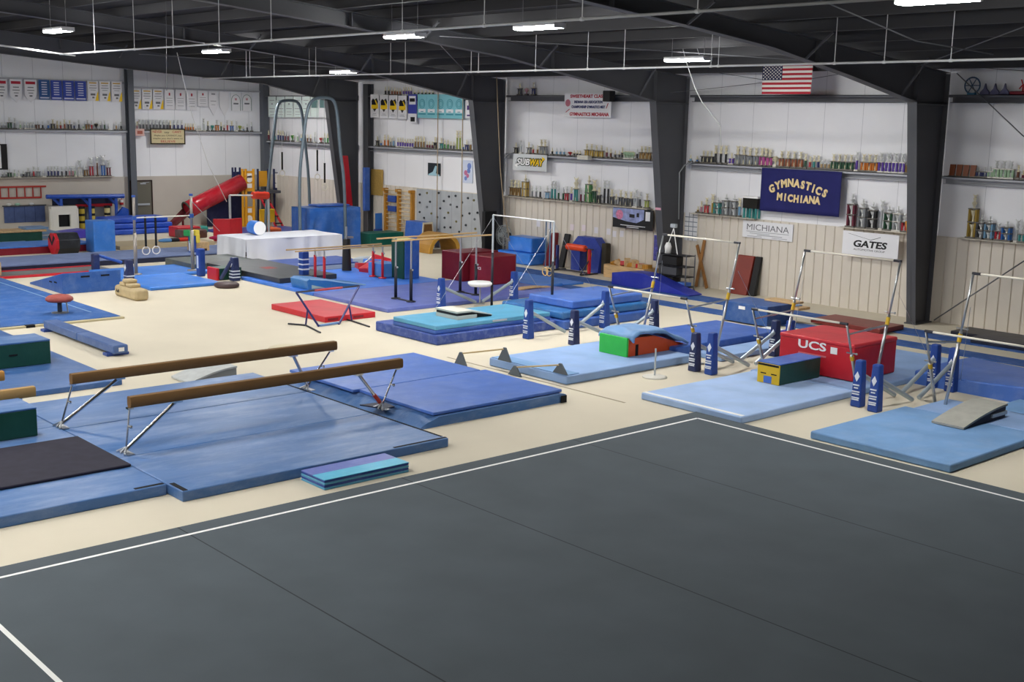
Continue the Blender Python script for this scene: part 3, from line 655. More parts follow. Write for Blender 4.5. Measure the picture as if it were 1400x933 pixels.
# red box, vault box and mats of the middle uneven bars
e = ext((1020, 578), 0, r=(1165, 545), l=(867, 548)); UM = box('landing_mat', 'pale sky blue landing mat under the big red box', (e[0], e[1], -19.3, e[3]), 0, .13, V_SKY, .03, seg=3)
b = MB(); b.bx(e[0]+.03, e[1]-.02, e[3]-.12, e[3]-.03, .13, .134); b.build('edge_stripe', WHITE, UM, label='white edge stripe')
box('landing_mat', 'mid blue mat strip between the red box and the runways', (e[0], e[1]+.1, -23.9, -19.32), 0, .125, V_LIGHT, .03)
r_ = ext((1163, 522), .135, r=(1226, 510), l=(1063, 502.5)); rh = ZAT(G(1163, 522, .135), 471)-.135
t = thing('spotting_box', 'big red vinyl box with white letters between the uneven bars', 'box', ((r_[0]+r_[1])/2, (r_[2]+r_[3])/2, .135))
b = MB(); b.bx(r_[0], r_[1], r_[2], r_[3], .135, .135+rh*.9); b.build('foam_body', V_RED, t, bevel=.03)
b = MB(); b.bx(r_[0]-.01, r_[1]+.01, r_[2]-.01, r_[3]+.01, .135+rh*.88, .135+rh); b.build('top_cover', vinyl('scarlet vinyl', '#d0303a', wear='#e06068', wa=.15), t, bevel=.035, seg=3)
lx = lambda px, py: WY(px, py, r_[3]+.004)
a_, c_ = lx(1092, 464), lx(1129, 484); mid = (a_+c_)/2
text('UCS', 'printed_lettering', WHITE, (lx(1110, 473).x, r_[3]+.006, lx(1110, 473).z), AX_R, UP, width=abs(a_.x-c_.x), height=.17, parent=t, bold=.02)
p_ = lx(1110, 485); b = MB(); hw2 = abs(a_.x-c_.x)/2; b.bx(p_.x-hw2, p_.x+hw2, r_[3], r_[3]+.004, p_.z-.018, p_.z+.018); b.build('printed_strip', mat('faint red print', '#d07078', rough=.6), t)
p_ = lx(1140, 480); b = MB(); b.bx(p_.x-.075, p_.x+.075, r_[3]+.0, r_[3]+.006, p_.z-.065, p_.z+.065); b.build('label_patch', WHITE, t, label='white square label')
v_ = ext((1071, 528), .135, r=(1117, 515), l=(1032, 522)); vh = ZAT(G(1071, 528, .135), 499)-.135
t = thing('vault_box', 'yellow ended green box with blue top in front of the red box', 'box', ((v_[0]+v_[1])/2, (v_[2]+v_[3])/2, .135))
b = MB(); b.bx(v_[0], v_[1], v_[2], v_[3]-.02, .135, .135+vh*.94); b.build('foam_body', V_GREEN, t, bevel=.012)
b = MB(); b.bx(v_[0], v_[1], v_[3]-.019, v_[3], .135, .135+vh*.94); b.build('end_panel', V_YEL, t, bevel=.004, label='yellow end panel')
b = MB(); b.bx(v_[0]-.005, v_[1]+.005, v_[2], v_[3]+.005, .135+vh*.945, .135+vh); b.build('top_cover', V_ROYAL, t, bevel=.01, label='blue top')
w_ = v_[1]-v_[0]
b = MB(); b.bx(v_[0]+.02, v_[1]-.01, v_[3], v_[3]+.004, .135+vh*.82, .135+vh*.91); b.build('velcro_strip', VELC, t)
for k in (.12, .6):
    b = MB(); b.bx(v_[0]+w_*k, v_[0]+w_*(k+.25), v_[3], v_[3]+.004, .135+vh*.44, .135+vh*.49); b.build('handle_slot', VELC, t)
b = MB(); b.bx(v_[0]+w_*.34, v_[0]+w_*.7, v_[3], v_[3]+.004, .135+vh*.02, .135+vh*.35); b.build('label_patch', V_ROYAL, t, label='blue label')
# near right mats
e = ext((1300, 648), 0, r=(1400, 612), l=(1107, 600))
box('landing_mat', 'mid blue landing mat nearest the carpet at right with a grey springboard', (e[0], e[1], -19.0, e[3]), 0, .13, V_MID, .03, seg=3)
ps = G(1352, 572, .13)
box('panel_mat', 'bright blue panel mat strip behind the grey springboard', (e[0]-.9, e[1]-.15, -20.2, -19.03), 0, .125, V_LIGHT, .02)
box('panel_mat', 'dull blue panel mat strip before the curved crash mat', (e[0]-.9, 9.75, -21.3, -20.23), 0, .12, V_MID, .02)
s_ = ext((1317, 588), .14, l=(1274, 578)); yb2 = G(1368, 568, .14).y
springboard('grey springboard with dark sides on the right blue mat', s_[0], yb2, s_[3], .13, s_[1]-s_[0], .19, mat('warm grey carpet', '#a5a49c', rough=.9, var=.08, vs=6), mat('dark board side', '#3a3a44', rough=.7), strip=mat('light label', '#c4c8cc'))
xq = G(1312, 540).x+.1; b = MB()
def crash(u, v):
    return (11.95-3.6*u, -21.4-2.3*v, .3-.05*math.sin(u*4+.6)+.03*math.sin(v*3+u*2))
n_ = 16
b.grid(crash, n_, n_)
for a, c in (((0, 0), (1, 0)), ((1, 0), (1, 1)), ((1, 1), (0, 1)), ((0, 1), (0, 0))):
    V = []
    for k in range(n_+1):
        u = a[0]+(c[0]-a[0])*k/n_; v = a[1]+(c[1]-a[1])*k/n_; P = Vector(crash(u, v)); V.append((b.v(P), b.v((P.x, P.y, .0))))
    for k in range(n_): b.f([V[k][0], V[k+1][0], V[k+1][1], V[k][1]])
bmesh.ops.remove_doubles(b.bm, verts=b.bm.verts[:], dist=1e-4)
tag(b.build('crash_mat', V_ROYAL, bevel=.04, seg=3), 'thick wavy royal blue crash mat at the right edge', 'mat')
# mat stacks between the bars
def layers(name, label, b_, r2, l2, z0, hs, mats_, ins=None, grp=None):
    e = ext(b_, z0, r=r2, l=l2)
    return e
e = ext((600, 474), 0, r=(757, 450), l=(514, 452))
box('crash_mat', 'scuffed navy crash mat below the turquoise mat', e, 0, .23, vinyl('scuffed navy vinyl', '#304a98', wear='#a8b4d8', wa=.35, ws=6), .035, seg=3)
b = MB(); z = .13
for yy, ww, hh in ((e[3]-.35, .16, .05), (e[3]-1.3, .25, .03), (e[2]+.9, .3, .03), (e[2]+.3, .2, .04)): b.bx(e[0]-.004, e[0]+.01, yy-ww, yy, z-hh, z+hh)
e1_ = e
tq = ext((596.5, 445.5), .42, r=(752, 425), l=(533.5, 433.5))
tq = (e[0]+.1, tq[1], e[2]+.1, tq[3])
o1 = box('mat_layer', 'royal blue lower mat of the pair stacked on the navy crash mat', tq, .232, .09, V_DEEP, .02, cat='mat')
o2 = box('panel_mat', 'turquoise upper mat carrying the small black and white board', (tq[0], tq[1], tq[2]+.02, tq[3]-.01), .324, .1, V_TURQ, .02)
pz = G(684, 437, .4); b = MB(); b.bx(tq[0]-.006, tq[0]+.005, pz.y-.22, pz.y+.22, .36, .4); b.build('label_patch', mat('pale label', '#b8bcc0'), o2)
k_ = ext((625, 438), .43, r=(646, 435), l=(598, 431)); zb = .426
t = thing('springboard', 'small black and white vault board on the turquoise mat', 'springboard', (k_[0]+.3, k_[2], zb))
x0_, x1_ = k_[0], k_[1]; y1_ = G(598, 432, .43).y; y0_ = G(668, 431, .43).y
b = MB(); b.prism([(x0_, y1_, zb+.19), (x0_, y1_-.45, zb+.19), (x0_, y0_, zb+.05), (x0_, y0_, zb+.03), (x0_, y1_-.45, zb+.15), (x0_, y1_, zb+.15)], (x1_-x0_, 0, 0)); b.build('deck', mat('white carpet top', '#cfcdc2', rough=.9), t)
b = MB(); b.prism([(x0_+.02, y1_-.02, zb+.09), (x0_+.02, y1_-.02, zb+.149), (x0_+.02, y1_-.45, zb+.149), (x0_+.02, y0_, zb+.028), (x0_+.02, y0_, zb)], (x1_-x0_-.04, 0, 0)); b.build('black_frame', BLACK, t)
b = MB(); b.bx(x0_, x1_-.02, y1_-.6, y1_-.01, zb, zb+.085); b.build('white_base', mat('off white foam', '#c9c7bb', rough=.8), t)
# right stack
e = (G(798, 452).x, G(798, 452).x+2.6, -23.0, -20.25)
q1 = G(795, 452, 0); q2 = G(895, 437, 0)
x0s_ = q1.x; sx1 = x0s_+2.5
ys1 = e1_[2]-.03
box('crash_mat', 'lowest dark blue mat of the stack behind the anchor pads', (x0s_+.2, sx1, q2.y, ys1), 0, .24, V_DEEP, .05, seg=3)
box('crash_mat', 'teal edged middle mat of the stack behind the anchor pads', (x0s_+.28, sx1+.05, q2.y+.05, ys1-.02), .242, .2, vinyl('petrol vinyl', '#2d6aa8'), .06, seg=3)
tp = ext((786, 412.5), .64, l=(720, 402)); box('crash_mat', 'thick royal blue mat on top of the stack behind the anchor pads', (tp[0], tp[1], q2.y+.1, tp[3]), .445, .21, V_ROYAL, .05, seg=3)
# large carpeted landing area in the middle
yA = G(440, 402).y
yA = -17.9
box('landing_mat', 'wide purple blue landing mat under the dark parallel bar posts', (24.85, 28.4, -24.6, yA), 0, .1, V_PURP, .02)
box('landing_mat', 'bright blue landing mat strip behind the wide purple blue mat', (28.42, 32.5, -22.6, yA), 0, .1, vinyl('vivid blue vinyl', '#3d7be0'), .02)
box('landing_mat', 'bright blue mat under the maroon block at right', (26.0, 29.4, -26.2, -24.62), 0, .06, V_BRIGHT, .02)
e = ext((453, 441), 0, r=(513, 434), l=(363, 424)); rm = box('crash_mat', 'bright red mat on the beige floor beside the small red bar', e, 0, .145, V_RED, .015)
for k in (.12, .62):
    b = MB(); b.bx(e[0]-.004, e[0]+.002, e[3]+(e[2]-e[3])*k-.2, e[3]+(e[2]-e[3])*k+.1, .04, .1); b.build('side_patch', V_MAROON, rm, label='maroon side patch')
# small red training bar
t = thing('training_bar', 'low red training bar on dark blue legs by the red mat', 'bar', (G(450, 445).x, G(450, 445).y, 0))
zB = .82; a_ = G(405, 400, zB); c_ = G(491, 391, zB)
b = MB(); b.tube([a_.lerp(c_, .28), a_.lerp(c_, .72)], .03, 8); b.build('red_grip', vinyl('faded red grip', '#a83a40'), t)
for u, v in ((0, .3), (.7, 1)):
    b = MB(); b.tube([a_.lerp(c_, u), a_.lerp(c_, v)], .022, 8); b.build('bar_end', BARE, t)
NLEG = mat('navy leg', '#27306a', rough=.4)
for top, foot, mp_, vf in ((a_, (436, 447), (418, 446), ((394, 444), (438, 456))), (c_, (463, 444), (481, 440), ((470, 437), (505, 448)))):
    F_ = G(*foot); V_ = G(*mp_)
    b = MB(); b.tube([F_, top], .026, 8); b.build('leg', NLEG, t)
    b = MB(); b.tube([V_+Vector((0, 0, .02)), top.lerp(F_, .5)], .022, 8); b.build('leg', NLEG, t)
    b = MB(); b.tube([G(*vf[0])+Vector((0, 0, .02)), V_+Vector((0, 0, .02)), G(*vf[1])+Vector((0, 0, .02))], .022, 8); b.build('foot', BARE, t)
b = MB(); b.bar(G(437, 447)+Vector((0, 0, .03)), G(463, 443)+Vector((0, 0, .03)), .07, .04); b.build('base_bar', mat('light blue steel', '#6d92c8', rough=.4), t)
# runways and floor strips beside the right wall
RUN = vinyl('runway blue', '#2f5596', rough=.85, bump=.1, bs=80)
ya_, yb_ = (-27.26-27.25)/2, (-26.52-26.36)/2
box('runway_mat', 'long blue runway strip nearest the right wall', (6, 30.3, ya_, yb_), 0, .03, RUN, .006)
box('runway_mat', 'long blue runway strip farther from the right wall', (6, 29.1, -25.55, -24.92), 0, .03, RUN, .006)
bb = (17.65, 19.06, -25.4, -24.3); 
t = box('vault_block', 'blue padded block standing across the runway under the tan beam board', bb, .032, .5, vinyl('runway block blue', '#28508f'), .02, cat='block')
b = MB(); p_ = WY(1014, 421, -24.29); b.bx(p_.x-.1, p_.x+.1, -24.3, -24.29, p_.z-.04, p_.z+.04); b.build('label_patch', WHITE, t)
box('vault_board', 'tan wooden board on the blue padded runway block', (17.5, 18.4, -25.6, -25.15), .534, .05, WOODL, .01, cat='board')
# boards and mats by the wall
p = G(1098, 428); q = G(1132, 420); box('floor_board', 'blue mat with tan wooden rim by the ribbed wall', (G(1128, 420).x, G(1062, 418).x, -27.9, -27.35), 0, .07, WOODL, .01, cat='board')
box('floor_mat', 'light blue mat leaf on the tan wooden board', (G(1110, 420).x, G(1062, 418).x-.1, -27.85, -27.45), .072, .03, V_LIGHT, .01)
mm_ = (G(1222, 449).x, G(1165, 440).x, -27.0, -25.9)
box('floor_mat', 'brown red mat on the runway behind the red box', (13.4+2.0, 13.4+4.0, -26.9, -25.8), .035, .12, vinyl('brown red vinyl', '#7a2f28', wear='#9a5a50', wa=.1), .02)
pm = G(1090, 440)
t = thing('striped_mat', 'purple and white striped mat behind the red box', 'mat', (pm.x, pm.y, 0))
for i, mm in enumerate((WHITE, vinyl('violet vinyl', '#5a3fa0'), WHITE)):
    b = MB(); b.bx(16.0+i*.55, 16.0+i*.55+.54, -24.3, -22.6, .0, .05); b.build('stripe', mm, t, bevel=.01)
bk = vinyl('black vinyl', '#1d1d28', wa=.06)
box('floor_mat', 'farther black mat lying at the foot of the right wall', (11.2, 14.4, -28.3, -27.35), 0, .11, bk, .02)
box('floor_mat', 'nearer black mat at the right edge before the farther one', (8.0, 13.5, -27.3, -26.6), .032, .14, vinyl('blue black vinyl', '#1c2033', wa=.06), .02)
# ------------------------------------------------------------------ middle distance, left of the aisle
HIDE = mat('beige leather', '#b9a680', rough=.6, var=.1, vs=6)
p0, p1 = G(193, 412, 0), G(158, 404, 0)
t = thing('vaulting_horse', 'beige leather horse body lying on the floor by the striped post pad', 'vaulting horse', ((p0.x+p1.x)/2, p0.y, 0))
b = MB(); b.bx(p0.x, p1.x, p0.y-.24, p0.y+.16, .0, .31); b.build('leather_body', HIDE, t, bevel=.09, seg=4)
p_ = WY(163, 403, p0.y+.165); text('AAI', 'printed_lettering', BLACK, (p1.x-.25, p0.y+.163, .16), AX_R, UP, height=.09, parent=t)
for i, (dx, z) in enumerate(((-.55, .31), (-.95, .31), (-.75, .41))):
    b = MB(); b.bx(p1.x+dx, p1.x+dx+.34, p0.y-.2, p0.y+.1, z, z+.1)
    tag(b.build('sand_bag', HIDE, bevel=.04, seg=3), ('left lower', 'right lower', 'top')[i]+' beige sandbag on the beige leather horse', 'sandbag', 'sandbags on the leather horse')
def striped(label, p, h, m=PADN, w=.13):
    t = thing('post_pad', label, 'post pad', (p.x, p.y, 0))
    b = MB(); b.hexa([(p.x-w, p.y-w, 0), (p.x+w, p.y-w, 0), (p.x+w, p.y+w, 0), (p.x-w, p.y+w, 0), (p.x-w*.75, p.y-w*.75, h), (p.x+w*.75, p.y-w*.75, h), (p.x+w*.75, p.y+w*.75, h), (p.x-w*.75, p.y+w*.75, h)]); b.build('padded_sleeve', m, t, bevel=.03, seg=3)
    for k in (.14, .27, .4):
        b = MB(); ww = w*(1.02-.25*k); b.bx(p.x-ww, p.x+ww, p.y-ww, p.y+ww, h*k, h*k+.035); b.build('white_stripe', PADP, t)
    b = MB(); yy = p.y+w*.92; b.prism([(p.x, yy-.02, h*.85), (p.x+.06, yy-.014, h*.72), (p.x, yy, h*.58), (p.x-.06, yy-.014, h*.72)], (0, .01, 0)); b.build('printed_logo', PADP, t)
    return t
striped('navy post pad with white stripes behind the beige leather horse', G(177, 393), .8)
P1, P2 = G(175, 377), G(276, 377); xr = (P1.x+P2.x)/2; yA_, yB_ = P1.y, P2.y
t = thing('high_bar_rig', 'far high bar with tan posts and two hanging rings before the exit door', 'high bar', (xr, (yA_+yB_)/2, 0))
TANP = mat('tan grey steel post', '#9c948c', rough=.4, metal=.4)
zb1 = ZAT((xr, yB_, 0), 295)
for yy, ztop in ((yA_, ZAT((xr, yA_, 0), 268)), (yB_, ZAT((xr, yB_, 0), 266))):
    b = MB(); b.tube([(xr, yy, .1), (xr, yy, ztop*.55)], .055, 10); b.tube([(xr, yy, ztop*.55), (xr, yy, ztop)], .042, 10); b.lathe([(.18, 0), (.18, .02), (.07, .04)], (xr, yy, .1), 14); o = b.build('upright', TANP, t, smooth=True)
    b = MB(); b.tube([(xr, yy, ztop-.04), (xr, yy, ztop+.02)], .06, 10); b.tube([(xr, yy, zb1-.06), (xr, yy, zb1+.06)], .07, 10); b.build('blue_collar', V_DEEP, o)
b = MB(); b.tube([(xr, yA_, zb1), (xr, yB_, zb1)], .022, 8); b.build('crossbar', BARW, t, smooth=True)
b = MB(); b.tube([(xr, yB_, 2.3), WX(300, 316, xr+1.5)], .01, 5); b.build('guy_cable', STEEL, t)
for px in (199, 213):
    y_ = WX(px, 320, xr).y; zr_ = ZAT((xr, y_, 0), 343 if px == 199 else 342)
    t = thing('gymnastic_ring', ('left' if px == 199 else 'right')+' white ring on a black strap of the far high bar', 'ring', (xr, y_, zr_), 'rings on the far high bar')
    b = MB(); b.bx(xr-.015, xr+.015, y_-.03, y_+.03, zr_+.12, zb1+.03); b.build('strap', BLACK, t)
    b = MB(); b.torus((xr, y_, zr_), .12, .018, 'X', 22, 8); b.build('ring', mat('white ring', '#e6e2da', rough=.4), t, smooth=True)
for px, py, ty, lb in ((271, 377, 339, 'blue post pad at the right foot of the far high bar'), (260, 352, 321, 'blue post pad farther back under the yellow and green cloth')):
    q = G(px, py); h = ZAT(q, ty)
    t = thing('post_pad', lb, 'post pad', (q.x-.15, q.y, 0)); b = MB(); b.bx(q.x-.3, q.x-.08, q.y-.11, q.y+.11, 0, h); b.build('padded_sleeve', PADB, t, bevel=.04, seg=3)
    b = MB(); b.bx(q.x-.25, q.x-.15, q.y+.11, q.y+.114, h*.3, h*.75); b.build('printed_lettering', PADP, t)
    if px == 260:
        zz = h
        for nm, mm, dy in (('yellow', V_YEL, -.1), ('green', GRN, .14)):
            b = MB(); b.cb((q.x-.19, q.y+dy, zz+.08), (.3, .2, .2), .3); b.cb((q.x-.32, q.y+dy-.05, zz-.12), (.06, .16, .3), .2)
            tag(b.build('cloth', mat(nm+' cloth', '#d8c04a' if nm == 'yellow' else '#2f9a58', rough=.9), bevel=.05, seg=3), nm+' cloth draped on the farther blue post pad', 'cloth')
q = G(321, 384); h = ZAT(q, 352); t = striped('navy post pad with white stripes left of the thick black mat', q, h)
b = MB(); b.tube([(q.x, q.y+.1, h*.85), G(302, 384)+Vector((0, 0, .05))], .06, 8); b.build('brace', PADN, t)
q = G(131, 372); h = ZAT(q, 347); t = thing('post_pad', 'dark navy post pad with slanted blue brace behind the cobalt wedge', 'post pad', (q.x, q.y, 0))
b = MB(); b.bx(q.x-.11, q.x+.11, q.y-.11, q.y+.11, 0, h); b.build('padded_sleeve', PADN, t, bevel=.05, seg=3)
b = MB(); b.tube([(q.x, q.y-.1, h*.9), (q.x, q.y-.85, .25)], .05, 8); b.build('brace', V_DEEP, t)
# mats on the aisle side
e = ext((205, 393), .1, r=(300, 386)); 
box('landing_mat', 'bright blue wrinkled mat on the floor under the far rings', (e[0], 34.2, e[2]-.1, e[3]), 0, .1, V_BRIGHT, .04, seg=3)
box('landing_mat', 'second bright blue wrinkled mat just behind the one under the rings', (34.23, 36.4, e[2]-1.15, e[3]-.1), 0, .098, V_BRIGHT, .04, seg=3)
box('floor_mat', 'charcoal grey mat between the far high bar and the white draped box', (35.0, 37.0, -19.9, -17.6), 0, .24, vinyl('olive grey vinyl', '#565b58', wa=.1), .02)
q = G(296, 384); t = thing('foam_block', 'dark green block with red edge behind the brown mushroom cap', 'block', (q.x+.5, q.y-.3, 0))
b = MB(); b.bx(q.x, q.x+.6, q.y-.85, q.y-.1, 0, .36); b.build('foam_body', V_GREEN, t, bevel=.02)
b = MB(); b.bx(q.x-.005, q.x+.6, q.y-.1, q.y+.0, 0, .37); b.build('red_edge', V_RED, t, bevel=.02)
# white draped box
xw0, xw1, yw0, yw1, hw_ = 35.9, 37.9, -23.85, -20.0, .82
b = MB()
for fc in range(5):
    pass
n1, n2 = 46, 14
def wave(u, k, z): s = u*k; return .09*math.sin(s*7+2.0*math.sin(s*2.3))*(1-.8*z/hw_)*math.sin(PI*u)**.4
b.grid(lambda u, v: (xw0-wave(u, 4, v*hw_)-.04*(1-v), yw1+(yw0-yw1)*u, .02+(hw_-.02)*v), n1, n2)
b.grid(lambda u, v: (xw0+(xw1-xw0)*u, yw1+wave(u, 3, v*hw_)+.04*(1-v), .02+(hw_-.02)*v), 20, n2)
b.grid(lambda u, v: (xw0+(xw1-xw0)*u, yw0-wave(u, 3, v*hw_)-.04*(1-v), .02+(hw_-.02)*v), 20, n2)
b.grid(lambda u, v: (xw0+(xw1-xw0)*u, yw1+(yw0-yw1)*v, hw_+.01*math.sin(u*9)*math.sin(v*14)), 10, 30)
b.grid(lambda u, v: (xw1, yw1+(yw0-yw1)*u, .02+(hw_-.02)*v), 10, 4)
bmesh.ops.remove_doubles(b.bm, verts=b.bm.verts[:], dist=2e-3)
tag(b.build('draped_box', mat('white sheet', '#d9dbe4', rough=.9, var=.03, vs=2), smooth=True), 'long box covered by a white sheet beside the big blue stack', 'box')
q = Vector((37.2, WX(350, 320, 37.2).y, .83)); t = thing('foam_drum', 'drum with white round end lying on the white draped box', 'drum', q)
b = MB(); b.lathe([(.225, 0), (.24, .03), (.24, .5), (.225, .53)], (q.x-.26, q.y, q.z+.245), 28, 'X'); b.build('drum_body', V_BRIGHT, t, smooth=False)
b = MB(); b.lathe([(.236, -.012), (.236, .0)], (q.x-.26, q.y, q.z+.245), 28, 'X'); b.build('drum_end', WHITE, t, label='white round end')
# black thick mat
e = ext((380, 388), .1, l=(295, 368)); bm_ = box('crash_mat', 'thick black mat in front of the white draped box', (e[0], 35.2, e[3]-2.0, e[3]), .102, .15, V_GREYD, .02)
b = MB(); b.cb(((e[0]+35.2)/2, e[3]-1.0, .253), (.5, .4, .002)); b.build('printed_logo', mat('faint red logo', '#8a3f42', rough=.7), bm_)
box('floor_mat', 'dark navy mat lying before the right half of the white draped box', (33.6, 35.6, -23.4, -20.6), .0, .12, V_NAVY, .02)
box('floor_mat', 'grey blue mat under the red post parallel bars', (32.6, 33.5, -24.0, -20.6), .0, .1, vinyl('grey blue vinyl', '#5f6f90'), .02)
# low blue incline under the far parallel bars
q = G(422, 397, .1); q2 = G(515, 393, .1); xi = q.x; h = .4
t = thing('incline_wedge', 'long low blue incline wedge with pale top edge by the red training bar', 'wedge', (xi, (q.y+q2.y)/2, .1))
prof = [(q.y, .102), (q.y+.06, .36), (q.y-.05, .42), (q.y-.6, .36), (q.y-1.2, .24), (q2.y, .12), (q2.y, .102)]
b = MB(); b.prism([(xi, yy, zz) for yy, zz in prof], (.9, 0, 0)); b.build('foam_body', V_TURQ if False else vinyl('teal blue vinyl', '#2f74b4'), t, bevel=.02)
b = MB()
for (ya_, za_), (yb__, zb_) in zip(prof[2:5], prof[3:6]): b.hexa([(xi-.006, ya_, za_-.03), (xi+.03, ya_, za_-.03), (xi+.03, yb__, zb_-.03), (xi-.006, yb__, zb_-.03), (xi-.006, ya_, za_+.004), (xi+.03, ya_, za_+.004), (xi+.03, yb__, zb_+.004), (xi-.006, yb__, zb_+.004)])
b.build('pale_piping', mat('pale piping', '#a9cbe0', rough=.5), t)
b = MB(); b.prism([(xi-.006, q.y-.1, .13), (xi-.006, q.y-.55, .13), (xi-.006, q.y-.1, .24)], (.008, 0, 0)); b.build('pale_patch', mat('pale green patch', '#b5c8b8', rough=.6), t)
# parallel bars
RAIL = mat('bar rail wood', '#c9a878', rough=.5)
def pbars(label, rails, z, ya, yb, posts, m, lower):
    t = thing('parallel_bars', label, 'parallel bars', (sum(rails)/2, (ya+yb)/2, 0))
    for x in rails:
        b = MB(); b.bx(x-.022, x+.022, yb, ya, z-.045, z); b.build('rail', RAIL, t, bevel=.015)
        for yp in posts:
            b = MB(); b.tube([(x, yp, .105), (x, yp, z*lower)], .042, 10); b.lathe([(.13, 0), (.13, .02), (.05, .04)], (x, yp, .102), 12); o = b.build('post', m, t, smooth=True)
            b = MB(); b.tube([(x, yp, z*lower), (x, yp, z-.04)], .026, 8); b.ball((x-.07, yp, z*lower-.02), .03); b.build('inner_post', STEEL, o)
    for yp in posts:
        b = MB(); b.bx(min(rails), max(rails), yp-.04, yp+.04, .102, .125); b.build('base_bar', BARE, t)
    return t
f = [G(544, 409, .1), G(561, 413, .1), G(629, 399, .1), G(648, 404, .1)]
xn, xf_ = (f[1].x+f[3].x)/2, (f[0].x+f[2].x)/2
z2 = ZAT((xn, f[1].y, 0), 327)
pbars('nearer parallel bars with dark posts on the purple blue mat', (xn, xf_), z2, G(532, 328, z2).y, G(665, 319, z2).y, ((f[0].y+f[1].y)/2, (f[2].y+f[3].y)/2), mat('navy black post', '#1b1e2b'), .55)
z1 = 1.12
pbars('farther parallel bars with red posts beside the thick black mat', (29.85, 30.35), z1, G(408, 344, z1).y, G(537, 335, z1).y, (-19.2, -21.3), V_RED, .8)
q = Vector((30.9, -19.15, 0))
t = thing('post_pad', 'blue and white post pad with cloth between the red bar posts', 'post pad', q); b = MB(); b.bx(q.x-.12, q.x+.12, q.y-.12, q.y+.12, .1, .95); b.build('padded_sleeve', PADB, t, bevel=.04, seg=3)
for k in (.3, .45, .6):
    b = MB(); b.bx(q.x-.125, q.x+.125, q.y-.125, q.y+.125, .1+k, .14+k); b.build('white_stripe', PADP, t)
# blocks around the bars
box('foam_block', 'light blue low block behind the red bar posts', (29.9, 30.7, -22.0, -21.35), .102, .42, vinyl('soft blue vinyl', '#4f86cc'), .03, cat='block')
t = thing('tall_block', 'tall block, blue front and green side, left of the maroon block', 'block', (29.6, -22.0, .1))
b = MB(); b.bx(29.3, 29.95, -22.3, -21.75, .102, 1.28); b.build('foam_body', vinyl('cobalt block vinyl', '#2f5fb0'), t, bevel=.02)
b = MB(); b.bx(29.32, 29.93, -21.75, -21.69, .102, 1.27); b.build('green_side', V_GREEN, t, bevel=.01)
b = MB(); b.bx(29.3, 29.95, -22.28, -21.71, 1.28, 1.3); b.build('yellow_top', mat('pale yellow vinyl', '#d8d38a', rough=.5), t, bevel=.006)
e = (26.75, 28.7, -24.05, -23.1); zm = .0
t = thing('foam_block', 'big maroon two part block behind the dark bar posts', 'block', (27.8, -23.6, .1))
b = MB(); b.prism([(26.8, -23.1, .102), (27.85, -23.1, .102), (27.85, -24.3, .102), (27.05, -24.3, .102), (26.8, -24.05, .102)], (0, 0, .84)); b.build('front_half', V_MAROON, t, bevel=.03, seg=3)
b = MB(); b.bx(27.87, 28.9, -24.3, -22.85, .102, .98); b.build('rear_half', vinyl('dark maroon vinyl', '#6a1220', wear='#8a4050', wa=.1), t, bevel=.03, seg=3)
p_ = WY(632, 374, -23.09); text('UCS', 'printed_lettering', WHITE, (27.4, -23.095, .55), AX_R, UP, height=.08, parent=t)
q = G(656, 416, .1); t = thing('pedestal', 'white round pedestal on a thin pole before the maroon block', 'pedestal', (q.x, q.y, .1))
hq = ZAT((q.x, q.y, 0), 386)
b = MB(); b.lathe([(.28, hq-.1), (.33, hq-.05), (.33, hq), (.3, hq+.01)], (q.x, q.y, 0), 28); b.build('round_top', WHITE, t, smooth=True)
b = MB(); b.tube([(q.x, q.y, .12), (q.x, q.y, hq-.08)], .02, 8); b.lathe([(.14, .101), (.14, .115), (.04, .13)], (q.x, q.y, 0), 14); b.build('pole', STEEL, t)
for i, (px, py, c, dims) in enumerate(((700, 392, 'bright blue', (1.3, 1.0, .1)),)):
    q = G(720, 390); box('folded_cover', 'crumpled bright blue cover right of the maroon block', (q.x-.9, q.x+.9, q.y-.7, q.y+.3), 0, .12, V_BRIGHT, .05, cat='cover', seg=3)
q = G(728, 399); b = MB()
cur = [(-1.1, .02), (-.7, .07), (-.2, .12), (.3, .12), (.8, .07), (1.1, .02)]
b.prism([(q.x-.12, q.y+.0+u, z) for u, z in cur]+[(q.x-.12, q.y+u, z+.035) for u, z in reversed(cur)], (.28, 0, 0))
tag(b.build('curved_board', WOODL), 'curved tan wooden board in front of the crumpled blue cover', 'board')
# pile of red and blue pieces behind the far parallel bars
rr = random.Random(3)
for i, (px, py, c) in enumerate(((500, 357, 'red'), (512, 352, 'blue'), (508, 362, 'red'), (522, 350, 'red'), (531, 362, 'navy'), (538, 354, 'red'), (498, 348, 'grey'))):
    q = G(px, py+14); mm = {'red': V_RED, 'blue': V_BRIGHT, 'navy': V_NAVY, 'grey': GREYM}[c]
    b = MB(); b.T = Matrix.Translation((q.x, q.y, .33)) @ Matrix.Rotation(rr.uniform(-.7, .7), 4, 'Z') @ Matrix.Rotation(rr.uniform(-.4, .4), 4, 'X')
    b.prism([(-.3, -.3, -.12), (.3, -.3, -.12), (.3, -.3, .1), (-.1, -.3, .14)], (0, .6, 0)); b.T = Matrix.Identity(4)
    zmin = min(v.co.z for v in b.bm.verts)
    for v in b.bm.verts: v.co.z += .01-zmin
    tag(b.build('foam_wedge', mm, bevel=.03), ('first', 'second', 'third', 'fourth', 'fifth', 'sixth', 'seventh')[i]+' piece, '+c+', in the jumbled heap behind the red bar posts', 'wedge', 'jumbled foam pieces')
